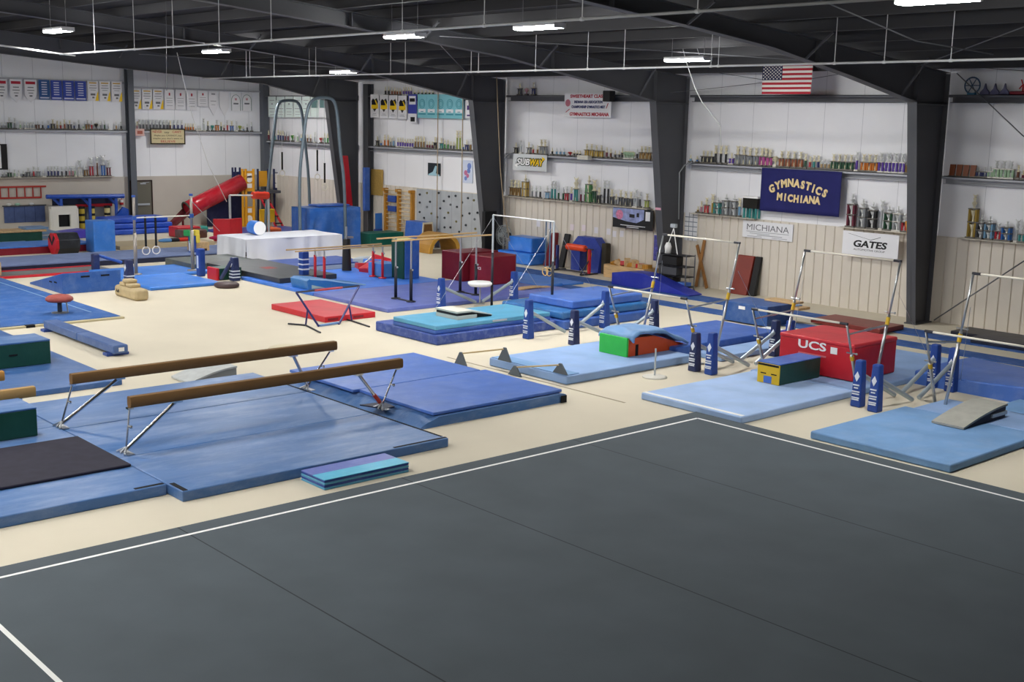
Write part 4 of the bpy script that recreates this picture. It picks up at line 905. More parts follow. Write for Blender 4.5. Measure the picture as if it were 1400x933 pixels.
# dark post pad with clutter, steel frame parts
q = G(474, 374); t = thing('post_pad', 'tall black post pad in front of the big blue draped stack', 'post pad', (q.x, q.y, 0)); h = ZAT(q, 327)
b = MB(); b.tube([(q.x, q.y, 0), (q.x, q.y, h)], [.16, .12], 16); b.build('padded_sleeve', mat('black brown vinyl', '#26231f', rough=.5), t)
b = MB(); b.bar((q.x-.4, q.y-.2, .02), (q.x+.4, q.y+.2, .02), .07, .03); b.build('foot', BARE, t)
b = MB(); b.tube([(q.x, q.y, h), (q.x, q.y, h+.4)], .03, 8); b.cb((q.x, q.y-.1, h+.05), (.12, .25, .06)); b.build('bracket', STEEL, t)
q = G(500, 372); t = thing('steel_frame', 'chrome tube frame lying behind the red bar posts', 'frame', (q.x, q.y, 0))
for dx, dy, L, z in ((0, .4, 1.1, .04), (.5, .4, 1.1, .04)): 
    b = MB(); b.tube([(q.x+dx, q.y+dy, z), (q.x+dx, q.y+dy-L, z)], .03, 8); b.build('tube', CHROME, t)
b = MB(); b.tube([(q.x, q.y+.2, .06), (q.x+.5, q.y+.2, .06)], .03, 8); b.tube([(q.x+.25, q.y+.2, .05), (q.x+.25, q.y-.5, .5)], .03, 8); b.build('cross_tube', CHROME, t)
# big draped stack
xs0 = 38.35; yA_, yB_ = WX(423, 320, xs0).y, WX(492, 320, xs0).y; hs_ = ZAT((xs0, (yA_+yB_)/2, 0), 284)
b = MB()
def dr1(u, v):
    a = v*3.0; k = 6
    wv = .05*math.sin(u*17+3*math.sin(u*5))*(1 if v < .4 else .3)
    if v < .5: return (xs0-wv-.05*(1-v*2), yA_+(yB_-yA_)*u+.03*math.sin(v*9), .01+(hs_-.15)*v*2)
    s = (v-.5)*2
    return (xs0+.18*(1-math.cos(min(1, s*3)*PI/2))+max(0, s-.33)*1.6, yA_+(yB_-yA_)*u, hs_-.15+.15*math.sin(min(1, s*3)*PI/2))
b.grid(dr1, 40, 30)
for yy in (yA_, yB_): b.grid(lambda u, v: (xs0-.03+1.25*u, yy+.03*math.sin(u*12)*(1-v), .01+(hs_-.02)*v*(1-.0*u)), 16, 10)
b.grid(lambda u, v: (xs0+1.25, yA_+(yB_-yA_)*u, .01+(hs_-.01)*v), 8, 4)
tag(b.build('covered_stack', vinyl('shiny blue tarp', '#2a5ca8', rough=.3, bump=.8, bs=4), smooth=True), 'big stack covered with a shiny blue tarp under the ring frame', 'stack')
ya1, yb1 = WX(433, 280, xs0+.5).y, WX(475, 280, xs0+.5).y
box('blue_board', 'thin blue board lying on top of the big tarp covered stack', (xs0+.35, xs0+1.1, yb1, ya1), hs_+.02, .06, V_DEEP, .01, cat='board')
# ring frames
TUBE = mat('slate blue tube', '#66747e', rough=.4, metal=.3)
def arch(label, x, line, col=TUBE):
    P = [WX(px, py, x) for px, py in line]; pts = [(x, P[0].y, .02)]+[tuple(p) for p in P]+[(x, P[-1].y, .02)]
    Q = [Vector(p) for p in pts]
    for _ in range(2):                                           # round the bends
        R_ = [Q[0]]
        for u_, v_ in zip(Q, Q[1:]): R_ += [u_.lerp(v_, .25), u_.lerp(v_, .75)]
        Q = R_+[Q[-1]]
    t = thing('ring_frame', label, 'ring frame', (x, (pts[0][1]+pts[-1][1])/2, 0))
    b = MB(); b.tube(Q, .06, 10); b.build('arch_tube', col, t, smooth=True)
    for yy in (pts[0][1], pts[-1][1]):
        b = MB(); b.lathe([(.16, 0), (.16, .02), (.08, .05)], (x, yy, .0), 14); b.build('foot', col, t)
    return max(q.z for q in Q)
za = arch('farther slate ring frame arch, at left by the yellow tower', 43.4, [(363, 295), (369, 230), (375, 178), (378, 150), (382, 139), (390, 137.5), (401, 137.5), (408, 140), (413, 153), (416, 185), (422, 240), (424, 295)])
zb_ = arch('nearer slate ring frame arch, at right over the blue tarp stack', 38.15, [(410, 300), (409, 240), (415, 188), (419, 155), (424, 139), (434, 133.5), (449, 133.5), (457, 137), (461, 153), (465, 205), (470.5, 245), (472, 300)])
for nm, x, px, ys, yr__, zt in (('left ring of the farther ring frame, hanging high on a black strap', 43.4, 386, (208, 232), 237, za), ('right ring of the farther ring frame, on a thin curved cord', 43.4, 434, (205, 234), 242, za), ('black strapped ring of the nearer ring frame above the tarp', 38.15, 444, (223, 250), 256, zb_)):
    P = WX(px, yr__, x); zr_ = P.z; t = thing('gymnastic_ring', nm, 'ring', (x, P.y, zr_), 'rings of the slate ring frames')
    b = MB(); b.tube([(x, P.y, zr_+.12), (x, P.y, zt-.05)], .008, 5); b.build('cord', STEEL, t)
    b = MB(); b.bx(x-.01, x+.01, P.y-.035, P.y+.035, WX(px, ys[1], x).z, WX(px, ys[0], x).z); b.build('strap', BLACK, t)
    b = MB(); b.torus((x, P.y, zr_), .12, .016, 'X', 20, 6); b.build('ring', mat('pale ring', '#ddd6c4', rough=.4), t, smooth=True)
# things around the far column
q = [WX(468, 213, 41.75), WX(476, 213, 41.75), WX(486.5, 304, 41.75), WX(477.5, 304, 41.75)]
for v in q[2:]: v.z = .02
b = MB(); b.prism([tuple(v) for v in q], (.12, 0, 0)); tag(b.build('panel_mat', V_RED, bevel=.02), 'tall red mat panel leaning on the dark far column', 'mat')
q0, q1 = WX(497, 229, 41.1), WX(504, 288, 41.1)
box('column_pad', 'royal blue pad strapped to the slim wall post', (41.0, 41.17, q1.y, q0.y), q1.z, q0.z-q1.z, V_DEEP, .02, cat='pad')
def wallbox(name, label, p0, p1, d0, d1, m, cat, bevel=.01, group=None):
    a, c = WY(p0[0], p0[1], YW+d1), WY(p1[0], p1[1], YW+d1)
    b = MB(); b.bx(a.x, c.x, YW+d0, YW+d1, a.z, c.z); return tag(b.build(name, m, bevel=bevel), label, cat, group)
wallbox('cork_board', 'plain cork board on the wall left of the wooden wall bars', (507, 231), (523, 268), .05, .08, mat('cork', '#b08f4c', rough=.9, var=.15, vs=20), 'board')
# wall bars
a, c = WY(526, 257, YW+.2), WY(562, 318, YW+.2); zt, zbm = a.z, .05
t = thing('wall_bars', 'honey wood wall bars with two blue pads by the climbing wall', 'wall bars', ((a.x+c.x)/2, YW+.2, 0))
xs3 = [a.x, (a.x+c.x)/2, c.x]
for x in xs3:
    b = MB(); b.bx(x-.05, x+.05, YW+.06, YW+.22, zbm, zt); b.bx(x-.07, x+.07, YW+.06, YW+.3, zt-.12, zt); b.build('side_post', GOLDW, t, bevel=.01)
for k in range(13):
    z = zt-.06-k*.165
    if z < .1: break
    b = MB(); b.tube([(xs3[0], YW+.15+(.1 if k < 2 else 0), z), (xs3[2], YW+.15+(.1 if k < 2 else 0), z)], .019, 8); b.build('rung', mat('pale rung', '#d5bd92', rough=.5), t, smooth=True)
for k, (yt, yb) in enumerate(((267, 277), (281, 290))):
    u, v = WY(530, yt, YW+.24), WY(541, yb, YW+.24); b = MB(); b.bx(u.x, v.x, YW+.19, YW+.25, v.z, u.z)
    tag(b.build('hanging_pad', V_NAVY, bevel=.01), ('upper' if k == 0 else 'lower')+' blue pad hung on the wooden wall bars', 'pad')
# climbing wall
a, c = WY(570, 258, YW+.1), WY(662, 335, YW+.1)
t = thing('climbing_wall', 'grey climbing wall panel dotted with dark holds', 'climbing wall', ((a.x+c.x)/2, YW+.1, 0))
b = MB(); b.bx(a.x, c.x-.3, YW+.05, YW+.12, .02, a.z); b.build('panel', lined('grey climbing panel', '#a9adb2', 0, 1.22, .015, '#86888c', var=.08, vs=2), t)
HOLD = [mat('dark hold', '#35393f', rough=.8), mat('olive hold', '#7c7650', rough=.8), mat('grey hold', '#6c7076', rough=.8)]
for i, (px, py) in enumerate(((574, 266), (584, 264), (600, 264), (574, 277), (588, 276), (584, 283), (574, 290), (590, 292), (607, 275), (614, 269), (602, 285), (616, 280), (625, 283), (613, 291), (598, 297), (608, 298), (623, 268), (632, 277), (640, 271), (648, 274), (653, 291), (632, 295), (642, 292), (649, 300), (637, 308), (650, 313), (628, 317), (608, 311), (616, 311), (599, 314), (580, 298), (624, 303))):
    P = WY(px, py, YW+.13); 
    if P.x < c.x-.25: continue
    b = MB(); b.ball((P.x, YW+.14, P.z), .05, (1.1, .8, .9), 8, 5); b.build('hold', HOLD[i % 3 if i % 2 else 0], t)
# blocks in front of the wall bars
q0, q1 = WY(506, 292, -28.2), WY(521, 310, -28.2)
box('foam_block', 'bright blue block standing between cork board and green box', (WY(513, 310, -28.45).x, q0.x, -28.8, -28.45), .45, q0.z-.45, V_BRIGHT, .03, cat='block')
box('support_block', 'navy block under the bright blue block by the cork board', (WY(513, 310, -28.45).x-.02, q0.x+.05, -28.82, -28.4), 0, .448, V_NAVY, .03, cat='block')
zg = .5; e = ext((512, 321), zg, r=(544, 316), l=(490, 317)); e = (e[0], e[1], max(e[2], -28.6), e[3])
box('foam_box', 'large dark green box in front of the wooden wall bars', e, 0, zg, vinyl('box green vinyl', '#0f5a4c', wear='#3a8070', wa=.1), .03, cat='box', seg=3)
e = ext((577, 342), 0, r=(592, 340), l=(553, 338)); h = ZAT(G(577, 342), 305)
t = thing('vault_box', 'blue vinyl box with wooden trapezoid end near the climbing wall', 'box', ((e[0]+e[1])/2, (e[2]+e[3])/2, 0))
y0_, y1_ = e[2], e[3]; ym_ = (y0_+y1_)/2
b = MB(); b.prism([(e[0]+.03, y0_, 0), (e[0]+.03, y1_, 0), (e[0]+.03, y1_-.1, h), (e[0]+.03, y0_+.1, h)], (e[1]-e[0], 0, 0)); b.build('vinyl_body', V_DEEP, t, bevel=.02)
b = MB(); b.prism([(e[0], y0_, 0), (e[0], y1_, 0), (e[0], y1_-.1, h), (e[0], y0_+.1, h)], (.03, 0, 0)); b.build('white_rim', mat('cream rim', '#d8cfb8', rough=.6), t)
b = MB(); b.prism([(e[0]-.006, y0_+.07, .06), (e[0]-.006, y1_-.07, .06), (e[0]-.006, y1_-.15, h-.07), (e[0]-.006, y0_+.15, h-.07)], (.008, 0, 0)); b.build('wooden_end', mat('stained end wood', '#7a5426', rough=.5, var=.3, vs=9), t)
# tan half barrel
q = G(622, 345); cy_ = q.y+.5; r_o = .42
t = thing('half_barrel', 'tan half barrel arch standing before the climbing wall', 'barrel', (q.x, cy_, 0))
b = MB(); n = 14
for rr_, nm in ((r_o, 0),):
    P = [(q.x, cy_+.75*math.cos(PI*k/n), r_o*1.75*math.sin(PI*k/n)+.01) for k in range(n+1)]
    P2 = [(q.x, cy_+.6*math.cos(PI*k/n), r_o*1.4*math.sin(PI*k/n)+.01) for k in range(n+1)]
    for k in range(n): b.hexa([P[k], P[k+1], P2[k+1], P2[k]]+[(v[0]+1.0, v[1], v[2]) for v in (P[k], P[k+1], P2[k+1], P2[k])])
b.build('curved_shell', mat('tan shell', '#a67a34', rough=.5, var=.1, vs=3), t)
b = MB()
for k in range(n): b.hexa([(v[0]-.03, v[1], v[2]) for v in (P[k], P[k+1], P2[k+1], P2[k])]+[(v[0]-.002, v[1], v[2]) for v in (P[k], P[k+1], P2[k+1], P2[k])])
b.build('rim', mat('yellow rim', '#cf9c3c', rough=.5), t)
# fan and dark pad by the second column
q = Vector((30.95, -28.1, 0)); q.x = WY(690, 330, -28.1).x; q.z = 0; zf = WY(690, 322, -28.1).z
t = thing('pedestal_fan', 'large grey pedestal fan in a wire cage beside the dark column', 'fan', q)
b = MB(); b.tube([(q.x, q.y, .03), (q.x, q.y, zf-.1)], .035, 8); b.lathe([(.3, 0), (.3, .03), (.06, .07)], q, 18); b.build('stand', DSTEEL, t)
b = MB()
for rr_ in (.12, .2, .28, .36): b.torus((q.x, q.y+.1, zf), rr_, .006, 'Y', 26, 5)
for k in range(16):
    a = 2*PI*k/16; b.tube([(q.x, q.y+.12, zf), (q.x+.36*math.cos(a), q.y+.08, zf+.36*math.sin(a))], .005, 4)
b.torus((q.x, q.y, zf), .36, .016, 'Y', 26, 6); b.build('wire_cage', mat('grey wire', '#8a8f92', rough=.5, metal=.3), t)
b = MB()
for k in range(4):
    a = 2*PI*k/4; b.T = Matrix.Translation((q.x, q.y+.04, zf)) @ Matrix.Rotation(a, 4, 'Y') @ Matrix.Rotation(.4, 4, 'X'); b.bx(.04, .3, -.005, .005, -.08, .08)
b.T = Matrix.Identity(4); b.build('fan_blade', mat('grey blade', '#6e7478', rough=.4), t)
b = MB(); b.lathe([(.09, -.22), (.1, -.1), (.06, .02)], (q.x, q.y-.02, zf), 14, 'Y'); b.build('motor', BLACK, t)
a, c = WX(661, 290, 32.6), WX(673, 345, 32.6)
box('column_pad', 'black pad wrapped around the foot of the dark column by the fan', (32.5, 32.68, c.y-.1, a.y), .02, a.z, mat('black pad cloth', '#111114', rough=.8), .02, cat='pad')
# ------------------------------------------------------------------ far left: tracks, soft play, slide tower
V_TRK = vinyl('grey blue carpet', '#6f7ea6', rough=.9, bump=.1, bs=80)
def track(name, label, x0, x1, y0, y1, h, top, side, side_label=None):
    t = thing(name, label, 'track', ((x0+x1)/2, (y0+y1)/2, 0))
    b = MB(); b.bx(x0+.03, x1, y0, y1, h-.05, h); b.build('carpet_top', top, t, bevel=.01)
    b = MB(); b.bx(x0, x1, y0, y1, 0, h-.051); b.build('side_panel', side, t, label=side_label)
    return t
xa_ = G(0, 364, .2).x; xb_ = G(0, 353, .2).x
track('tumbling_track', 'long grey blue tumbling track with dark navy side', xa_, xb_+.2, -21.9, -8, .2, V_TRK, mat('black navy vinyl', '#1a2038', rough=.5), 'dark navy side')
xc = G(0, 350).x; track('tumbling_track', 'bright blue tumbling track with maroon side behind the grey blue one', xc, xc+1.7, G(122, 341).y, -8, .28, V_BRIGHT, V_MAROON, 'maroon side')
box('floor_slab', 'beige carpeted low slab behind the far end of the grey blue track', (41.9, 43.6, -22.0, -18.2), 0, .14, mat('beige slab carpet', '#b3a488', rough=.9), .01, cat='slab')
t = thing('trampoline_bed', 'low grey mat framed by red strips in front of the grey blue track', 'mat', (36.6, -13.5, 0))
b = MB(); b.bx(36.45, 37.6, -15.6, -8, 0, .05); b.build('grey_bed', vinyl('bed grey vinyl', '#70706e'), t, bevel=.01)
for x, m_ in ((36.3, V_RED), (37.62, V_RED)):
    b = MB(); b.bx(x, x+.14, -15.6, -8, 0, .07); b.build('red_strip', m_, t, bevel=.01)
q = G(8, 388); box('horse_block', 'pale tan padded block end at the left edge behind the blue runner', (36.35+.1, 37.5, G(12, 384).y, G(12, 384).y+1.6), .08, .42, HIDE, .04, cat='block', seg=3)
# red and black drum
q = G(88, 347); t = thing('octagon_drum', 'black octagon drum with red end standing on the tracks', 'drum', (q.x, q.y, 0)); r = .4
b = MB()
def octa(y): return [(q.x+r*math.cos(PI/8+k*PI/4), y, r*.93+r*math.sin(PI/8+k*PI/4)) for k in range(8)]
b.prism(octa(q.y+.3), (0, -.75, 0)); b.build('drum_body', vinyl('drum charcoal', '#26282e', wa=.06), t, bevel=.03)
b = MB(); b.prism([(x*.0+q.x+(x-q.x)*1.02, y, z) for x, y, z in octa(q.y+.42)], (0, -.119, 0)); b.build('drum_end', V_RED, t, bevel=.02, label='bright red end')
for s in (-1, 1):
    b = MB(); b.prism([(q.x+.0, q.y+.421, .3), (q.x+s*.3, q.y+.421, .6), (q.x+s*.16, q.y+.421, .68), (q.x, q.y+.421, .42)], (0, .006, 0)); b.build('black_triangle', BLACK, t)
# blue padded column
q = G(137, 344); hc = ZAT(q, 301)
box('foam_column', 'upright bright blue padded block between the red drum and the exit door', (41.45, 42.2, q.y-.42, q.y+.38), 0.0, hc, V_BRIGHT, .04, cat='block', seg=3)
# soft play frame with white cube window
xp = 48.7
def at(px, py, x=None): return WX(px, py, x or xp)
a, c = at(70, 283), at(107, 321); zc = max(0.02, c.z); hh = at(76, 303)
t = thing('play_cube', 'white plastic play cube with a square black window', 'play cube', (xp, (a.y+c.y)/2, 0))
w0, w1 = at(80, 294), at(97, 310)
m_ = mat('cream plastic', '#e4e2da', rough=.5)
b = MB()
for (y0_, y1_, z0_, z1_) in ((c.y, a.y, .02, w1.z), (c.y, a.y, w0.z, a.z), (w0.y, a.y, w1.z, w0.z), (c.y, w1.y, w1.z, w0.z)): b.bx(xp, xp+.1, y0_, y1_, z0_, z1_)
bmesh.ops.remove_doubles(b.bm, verts=b.bm.verts[:], dist=1e-4)
b.build('front_panel', m_, t)
b = MB(); b.bx(xp+.1, xp+.3, c.y, c.y+.06, .02, a.z); b.bx(xp+.1, xp+.3, a.y-.06, a.y, .02, a.z); b.bx(xp+.1, xp+.3, c.y+.06, a.y-.06, a.z-.06, a.z); b.build('side_panels', m_, t)
b = MB(); b.bx(xp+.2, xp+.25, c.y+.06, a.y-.06, .02, a.z-.06); b.build('dark_back', BLACK, t)
for yy in (c.y, a.y):
    b = MB(); b.tube([(xp+.05, yy, .02), (xp+.05, yy, a.z-.1)], .07, 8); b.build('rounded_edge', m_, t)
xq_ = 49.15
BT = vinyl('play tube blue', '#1f4fb4'); NET = mat('dark netting', '#20263c', rough=.9)
q0, q1 = at(62, 267, xq_), at(168, 266, xq_)
t = thing('soft_play_frame', 'blue tubed soft play frame with dark netting left of the exit door', 'play frame', (xq_, (q0.y+q1.y)/2, 0))
b = MB(); b.tube([(xq_-.1, q0.y, q0.z-.06), (xq_-.1, q1.y, q1.z-.06)], .09, 8); b.build('top_tube', BT, t)
b = MB(); z_ = at(70, 282, xq_).z; b.bx(xq_+.3, xq_+.33, at(160, 270, xq_).y, at(75, 270, xq_).y, z_, q0.z-.08); b.build('netting', NET, t)
b = MB(); b.bx(xq_+.25, xq_+.29, at(157, 283, xq_).y, at(107, 283, xq_).y, z_-.1, z_+.02); b.build('red_band', V_RED, t)
for px in (83, 122, 158):
    y_ = at(px, 280, xq_).y; b = MB(); b.tube([(xq_-.05, y_, .02), (xq_-.05, y_, q0.z-.15)], .07, 8); b.tube([(xq_-.05, y_, q0.z-.45), (xq_+.3, y_+.25, q0.z-.1)], .06, 8); b.build('post', BT, t)
b = MB(); b.bx(xq_+.4, xq_+.45, at(158, 300, xq_).y, at(107, 300, xq_).y, .05, z_-.1); b.build('back_wall', mat('grey silver back', '#8a8f96', rough=.4), t)
for px, c_ in ((113, '#c9b040'), (127, '#e0c868'), (148, '#d8c890')):
    y_ = at(px, 290, xq_).y; b = MB(); b.tube([(xq_+.1, y_, .1), (xq_+.1, y_, z_-.1)], .12, 10); o = b.build('roller_post', mat('roller '+c_, c_, rough=.6), t)
    for k in range(3):
        b = MB(); b.tube([(xq_+.1, y_, .35+k*.3), (xq_+.1, y_, .45+k*.3)], .125, 10); b.build('black_stripe', BLACK, o)
b = MB(); b.prism([(xq_-.3, at(152, 300, xq_).y, .0), (xq_-.3, at(174, 300, xq_).y, 0), (xq_-.3, at(172, 293, xq_).y, .9), (xq_-.3, at(165, 290, xq_).y, 1.0), (xq_-.3, at(154, 298, xq_).y, .6)], (.15, 0, 0)); b.build('side_flap', BT, t)
a, c = at(140, 310, 47.2), at(243, 328, 47.2)
for k in range(3):
    box('covered_mat', ('lowest', 'middle', 'top')[k]+' soft blue mat of the pile before the exit door', (47.0+.1*k, 48.4, c.y+.15*k+.1, a.y-.1*k), .005+k*.23, .22, vinyl('soft play blue', '#2450c0', bump=.6), .07, seg=3, group='soft blue pile')
b = MB(); q = at(110, 325, 46.6); b.prism([(46.6, q.y+1.0, 0), (46.6, q.y-1.0, 0), (46.6, q.y-1.0, .2), (46.6, q.y-.2, .34), (46.6, q.y+1.0, .24)], (.8, 0, 0))
tag(b.build('incline_wedge', vinyl('violet play vinyl', '#4a3fb8'), bevel=.03), 'violet low wedge in front of the white play cube', 'wedge')
# grey mats, green box, quilt, ladder
yg0, yg1 = G(85, 328).y, G(28, 330).y
for k in range(4): box('panel_mat', ('lowest', 'second', 'third', 'top')[k]+' grey blue mat of the stack below the quilted panel', (46.3, 47.6, yg0+.05*k, yg1), .005+k*.085, .08, vinyl('slate panel', '#6f8fb4') if k % 2 else vinyl('pale panel', '#9fa6b4'), .015, group='grey panel stack')
q = G(22, 326); t = thing('vault_box', 'dark green box with wooden lid at the left edge by the quilted panel', 'box', (45.4, q.y+.8, 0))
b = MB(); b.bx(45.0, 45.8, q.y, q.y+1.8, 0, .5); b.build('foam_body', V_GREEN, t, bevel=.02)
b = MB(); b.bx(44.95, 45.85, q.y-.15, q.y+1.8, .5, .58); b.build('lid', WOODL, t, bevel=.02, label='wooden lid')
b = MB(); b.bx(45.0, 45.8, q.y-.25, q.y+.6, .58, .66); tag(b.build('folded_mat', vinyl('slate panel', '#6f8fb4'), bevel=.02), 'folded grey blue mat on the wooden lid of the green box', 'mat')
for k, mm in enumerate((V_RED, vinyl('slate panel', '#6f8fb4'))): box('panel_mat', ('red lower', 'grey upper')[k]+' mat in front of the dark green box at the left edge', (44.2, 44.9, G(28, 335).y, G(28, 335).y+2), .005+k*.1, .095, mm, .015)
e0, e1 = WX(5, 283, XE-.06), WX(62, 303, XE-.06)
t = thing('quilted_panel', 'blue quilted panel hung on the end wall below the red ladder', 'panel', (XE-.08, (e0.y+e1.y)/2, e1.z))
b = MB(); b.bx(XE-.08, XE-.04, e1.y, e0.y, e1.z, e0.z); b.build('quilt', lined('blue quilt', '#4f5f8c', 1, .42, .02, '#33406a', var=.1, vs=6), t, bevel=.01)
b = MB(); b.bx(XE-.12, XE-.04, e1.y-.05, e0.y+.05, e0.z, e0.z+.05); b.build('top_rail', DSTEEL, t)
for px, c_ in ((24, '#9fc8b4'), (12, '#d8dcd8'), (43, '#c8ccd0')):
    y_ = WX(px, 281, XE-.1).y; b = MB(); b.ball((XE-.1, y_, e0.z+.09), .07, (1, 1.6, .8))
    tag(b.build('cloth_bundle', mat('bundle '+c_, c_, rough=.8), smooth=True), {24: 'mint green', 12: 'white', 43: 'pale grey'}[px]+' cloth bundle on the rail of the blue quilted panel', 'cloth')
REDL = mat('red ladder paint', '#a83228', rough=.5)
t = thing('ladder', 'red ladder hung sideways on the end wall above the quilted panel', 'ladder', (XE-.08, -17, 1.5))
zr1, zr2 = WX(30, 255.5, XE-.08).z, WX(30, 270.5, XE-.08).z; ye = WX(63, 256, XE-.08).y
for z in (zr1, zr2):
    b = MB(); b.bx(XE-.1, XE-.05, ye+(.2 if z == zr2 else 0), ye+5, z-.035, z+.035); b.build('rail', REDL, t)
for k in range(11):
    y_ = WX(56, 262, XE-.08).y+k*.325; b = MB(); b.tube([(XE-.075, y_, zr2), (XE-.075, y_, zr1)], .025, 6); b.build('rung', REDL, t)
q0, q1 = WX(164.5, 269, XE-.15), WX(168, 280, XE-.15); ym_ = (q0.y+q1.y)/2
t = thing('fire_extinguisher', 'red fire extinguisher on the end wall left of the exit door', 'fire extinguisher', (XE-.13, ym_, q1.z))
b = MB(); b.lathe([(.075, q1.z), (.08, q1.z+.03), (.08, q0.z-.16), (.03, q0.z-.1)], (XE-.13, ym_, 0), 14); b.build('cylinder', V_RED, t, smooth=True)
b = MB(); b.lathe([(.081, q1.z+.1), (.081, q1.z+.22)], (XE-.13, ym_, 0), 14); b.build('white_label', WHITE, t)
b = MB(); b.tube([(XE-.13, ym_, q0.z-.1), (XE-.13, ym_, q0.z)], .02, 6); b.tube([(XE-.13, ym_, q0.z), (XE-.24, ym_-.03, q0.z-.05)], .012, 6); b.build('valve', BLACK, t)
q0, q1 = WX(0, 197, XE-.06), WX(11, 232, XE-.06)
t = thing('picture_frame', 'white framed picture with black side at the far left wall edge', 'picture', (XE-.05, (q0.y+q1.y)/2, q1.z))
b = MB(); b.bx(XE-.07, XE-.01, q1.y, q0.y+.8, q1.z, q0.z); b.build('frame', BLACK, t)
b = MB(); b.bx(XE-.08, XE-.07, q1.y+.25, q0.y+.75, q1.z+.06, q0.z-.05); b.build('white_panel', WHITE, t)
# slide tower
xt = 48.0
def tp(px, py, x=None): return WX(px, py, x or xt)
YEL = vinyl('tower yellow', '#d6981c', wa=.08); TN = vinyl('tower navy', '#1b2350', wa=.05)
c0, c1 = tp(331, 234), tp(347, 312)
t = thing('slide_tower', 'yellow and navy play tower carrying the red tube slide', 'play tower', (xt, -26.9, 0))
def panel(nm, p0, p1, x, m, holes, hc='#e8e6e0', zmin=.02):
    a, c = tp(*p0, x), tp(*p1, x)
    b = MB(); b.bx(x, x+.05, c.y, a.y, max(zmin, c.z), a.z); o = b.build(nm, m, t, bevel=.015)
    for (hx, hy, kind) in holes:
        h_ = tp(hx, hy, x)
        b = MB()
        if kind == 'o': b.lathe([(.15, -.012), (.15, .0)], (x, h_.y, h_.z), 18, 'X')
        else: b.bx(x-.012, x, h_.y-.12, h_.y+.12, h_.z-.1, h_.z+.1)
        b.build('panel_disc', mat('panel disc '+hc, hc, rough=.5), o)
panel('front_panel', (331, 234), (347, 262), xt, YEL, ((341, 240, 's'), (341, 245, 'o'), (341, 254, 's')))
panel('front_panel', (331, 283), (347, 312), xt, YEL, ((341, 288, 's'), (341, 299, 'o')))
panel('back_panel', (352, 234), (367, 255), xt+.6, YEL, ())
panel('back_panel', (375, 236), (383, 260), xt+.9, TN, ((379, 240, 's'), (379, 246.5, 'o'), (379, 254, 's')))
for px in (331.5, 336, 346.5):
    y_ = tp(px, 270).y; b = MB(); b.tube([(xt-.03, y_, .02), (xt-.03, y_, tp(px, 231).z)], .06, 8); b.build('post', YEL, t)
for px, x in ((353, 48.6), (367, 48.6), (375, 48.9), (384, 48.9)):
    y_ = tp(px, 270, x).y; b = MB(); b.tube([(x, y_, .02), (x, y_, tp(px, 231, x).z)], .05, 8); b.build('post', TN, t)
for px in (318, 322, 328):
    y_ = tp(px, 240, 48.9).y; b = MB(); b.tube([(48.9, y_, .02), (48.9, y_, tp(px, 229, 48.9).z)], .045, 8); b.build('post', TN, t)
a, c = tp(318, 235, 48.95), tp(330, 241, 48.95); b = MB(); b.bx(48.95, 49.0, c.y, a.y, c.z-.1, a.z); b.build('back_panel', TN, t)
a, c = tp(331, 262), tp(384, 265); zp = a.z; b = MB(); b.bx(xt, 49.0, c.y, a.y, zp-.12, zp); b.build('platform', DSTEEL, t)
a, c = tp(283, 262, 48.7), tp(331, 312, 48.7); b = MB(); b.bx(48.7, 48.78, c.y, a.y, .02, 1.55); b.build('navy_panel', TN, t, label='navy panel below the slide')
for k, px in enumerate((352, 361)):
    a, c = tp(px, 262, 47.9), tp(px+26, 308, 47.0)
    b = MB(); b.bar((a.x, a.y, a.z), (c.x, c.y, .03), .1, .06); b.build('stair_rail', V_RED, t)
for k in range(5):
    u = (k+.5)/5; a = tp(352, 262, 47.9).lerp(Vector((47.0, tp(378, 308, 47.0).y, .03)), u); c = tp(361, 262, 47.9).lerp(Vector((47.0, tp(387, 308, 47.0).y, .03)), u)
    b = MB(); b.bar(a, c, .18, .05); b.build('stair_tread', BLACK, t)
# red tube slide
t = thing('tube_slide', 'red tube slide running down left from the yellow tower', 'slide', (48.2, -25, 0))
s0, s1, s2 = tp(331, 249, 48.1), tp(268, 281, 48.1), tp(248, 292, 48.1)
b = MB(); b.tube([s0, s1, s1.lerp(s2, .6)], .36, 20, cap=False); b.build('tube', vinyl('slide red', '#b01e2c', rough=.25, wa=.05, bump=0), t, smooth=True, solid=.02)
b = MB(); d = (s2-s1).normalized(); m0 = s1.lerp(s2, .6)
n = 10; up = Vector((0, -d.z, d.y)) if True else None
for i in range(6):
    pass
def chute(u, v):
    p = m0.lerp(Vector((48.1, tp(232, 305, 48.1).y, .18)), u); a = PI*(1+v)*1.0
    return (p.x+.35*math.cos(a), p.y, p.z+.32*math.sin(a)*(1-.45*u)+.1*(1-u))
b.grid(chute, 10, 12); b.build('open_chute', mat('dark slide chute', '#6a2026', rough=.4), t, smooth=True, solid=.03)
b = MB(); dd = (s1-s0).normalized(); cpt = m0
b.torus((0, 0, 0), .37, .035, 'Y', 20, 6)
rot = Vector((0, 1, 0)).rotation_difference(dd).to_matrix().to_4x4()
for v in b.bm.verts: v.co = (rot @ v.co)+cpt
b.build('dark_rim', mat('dark green rim', '#3b4038', rough=.5), t)
b = MB(); b.tube([(48.1, tp(250, 300, 48.1).y, .02), (48.1, tp(250, 300, 48.1).y, .55)], .05, 6); b.build('support', V_MAROON, t)
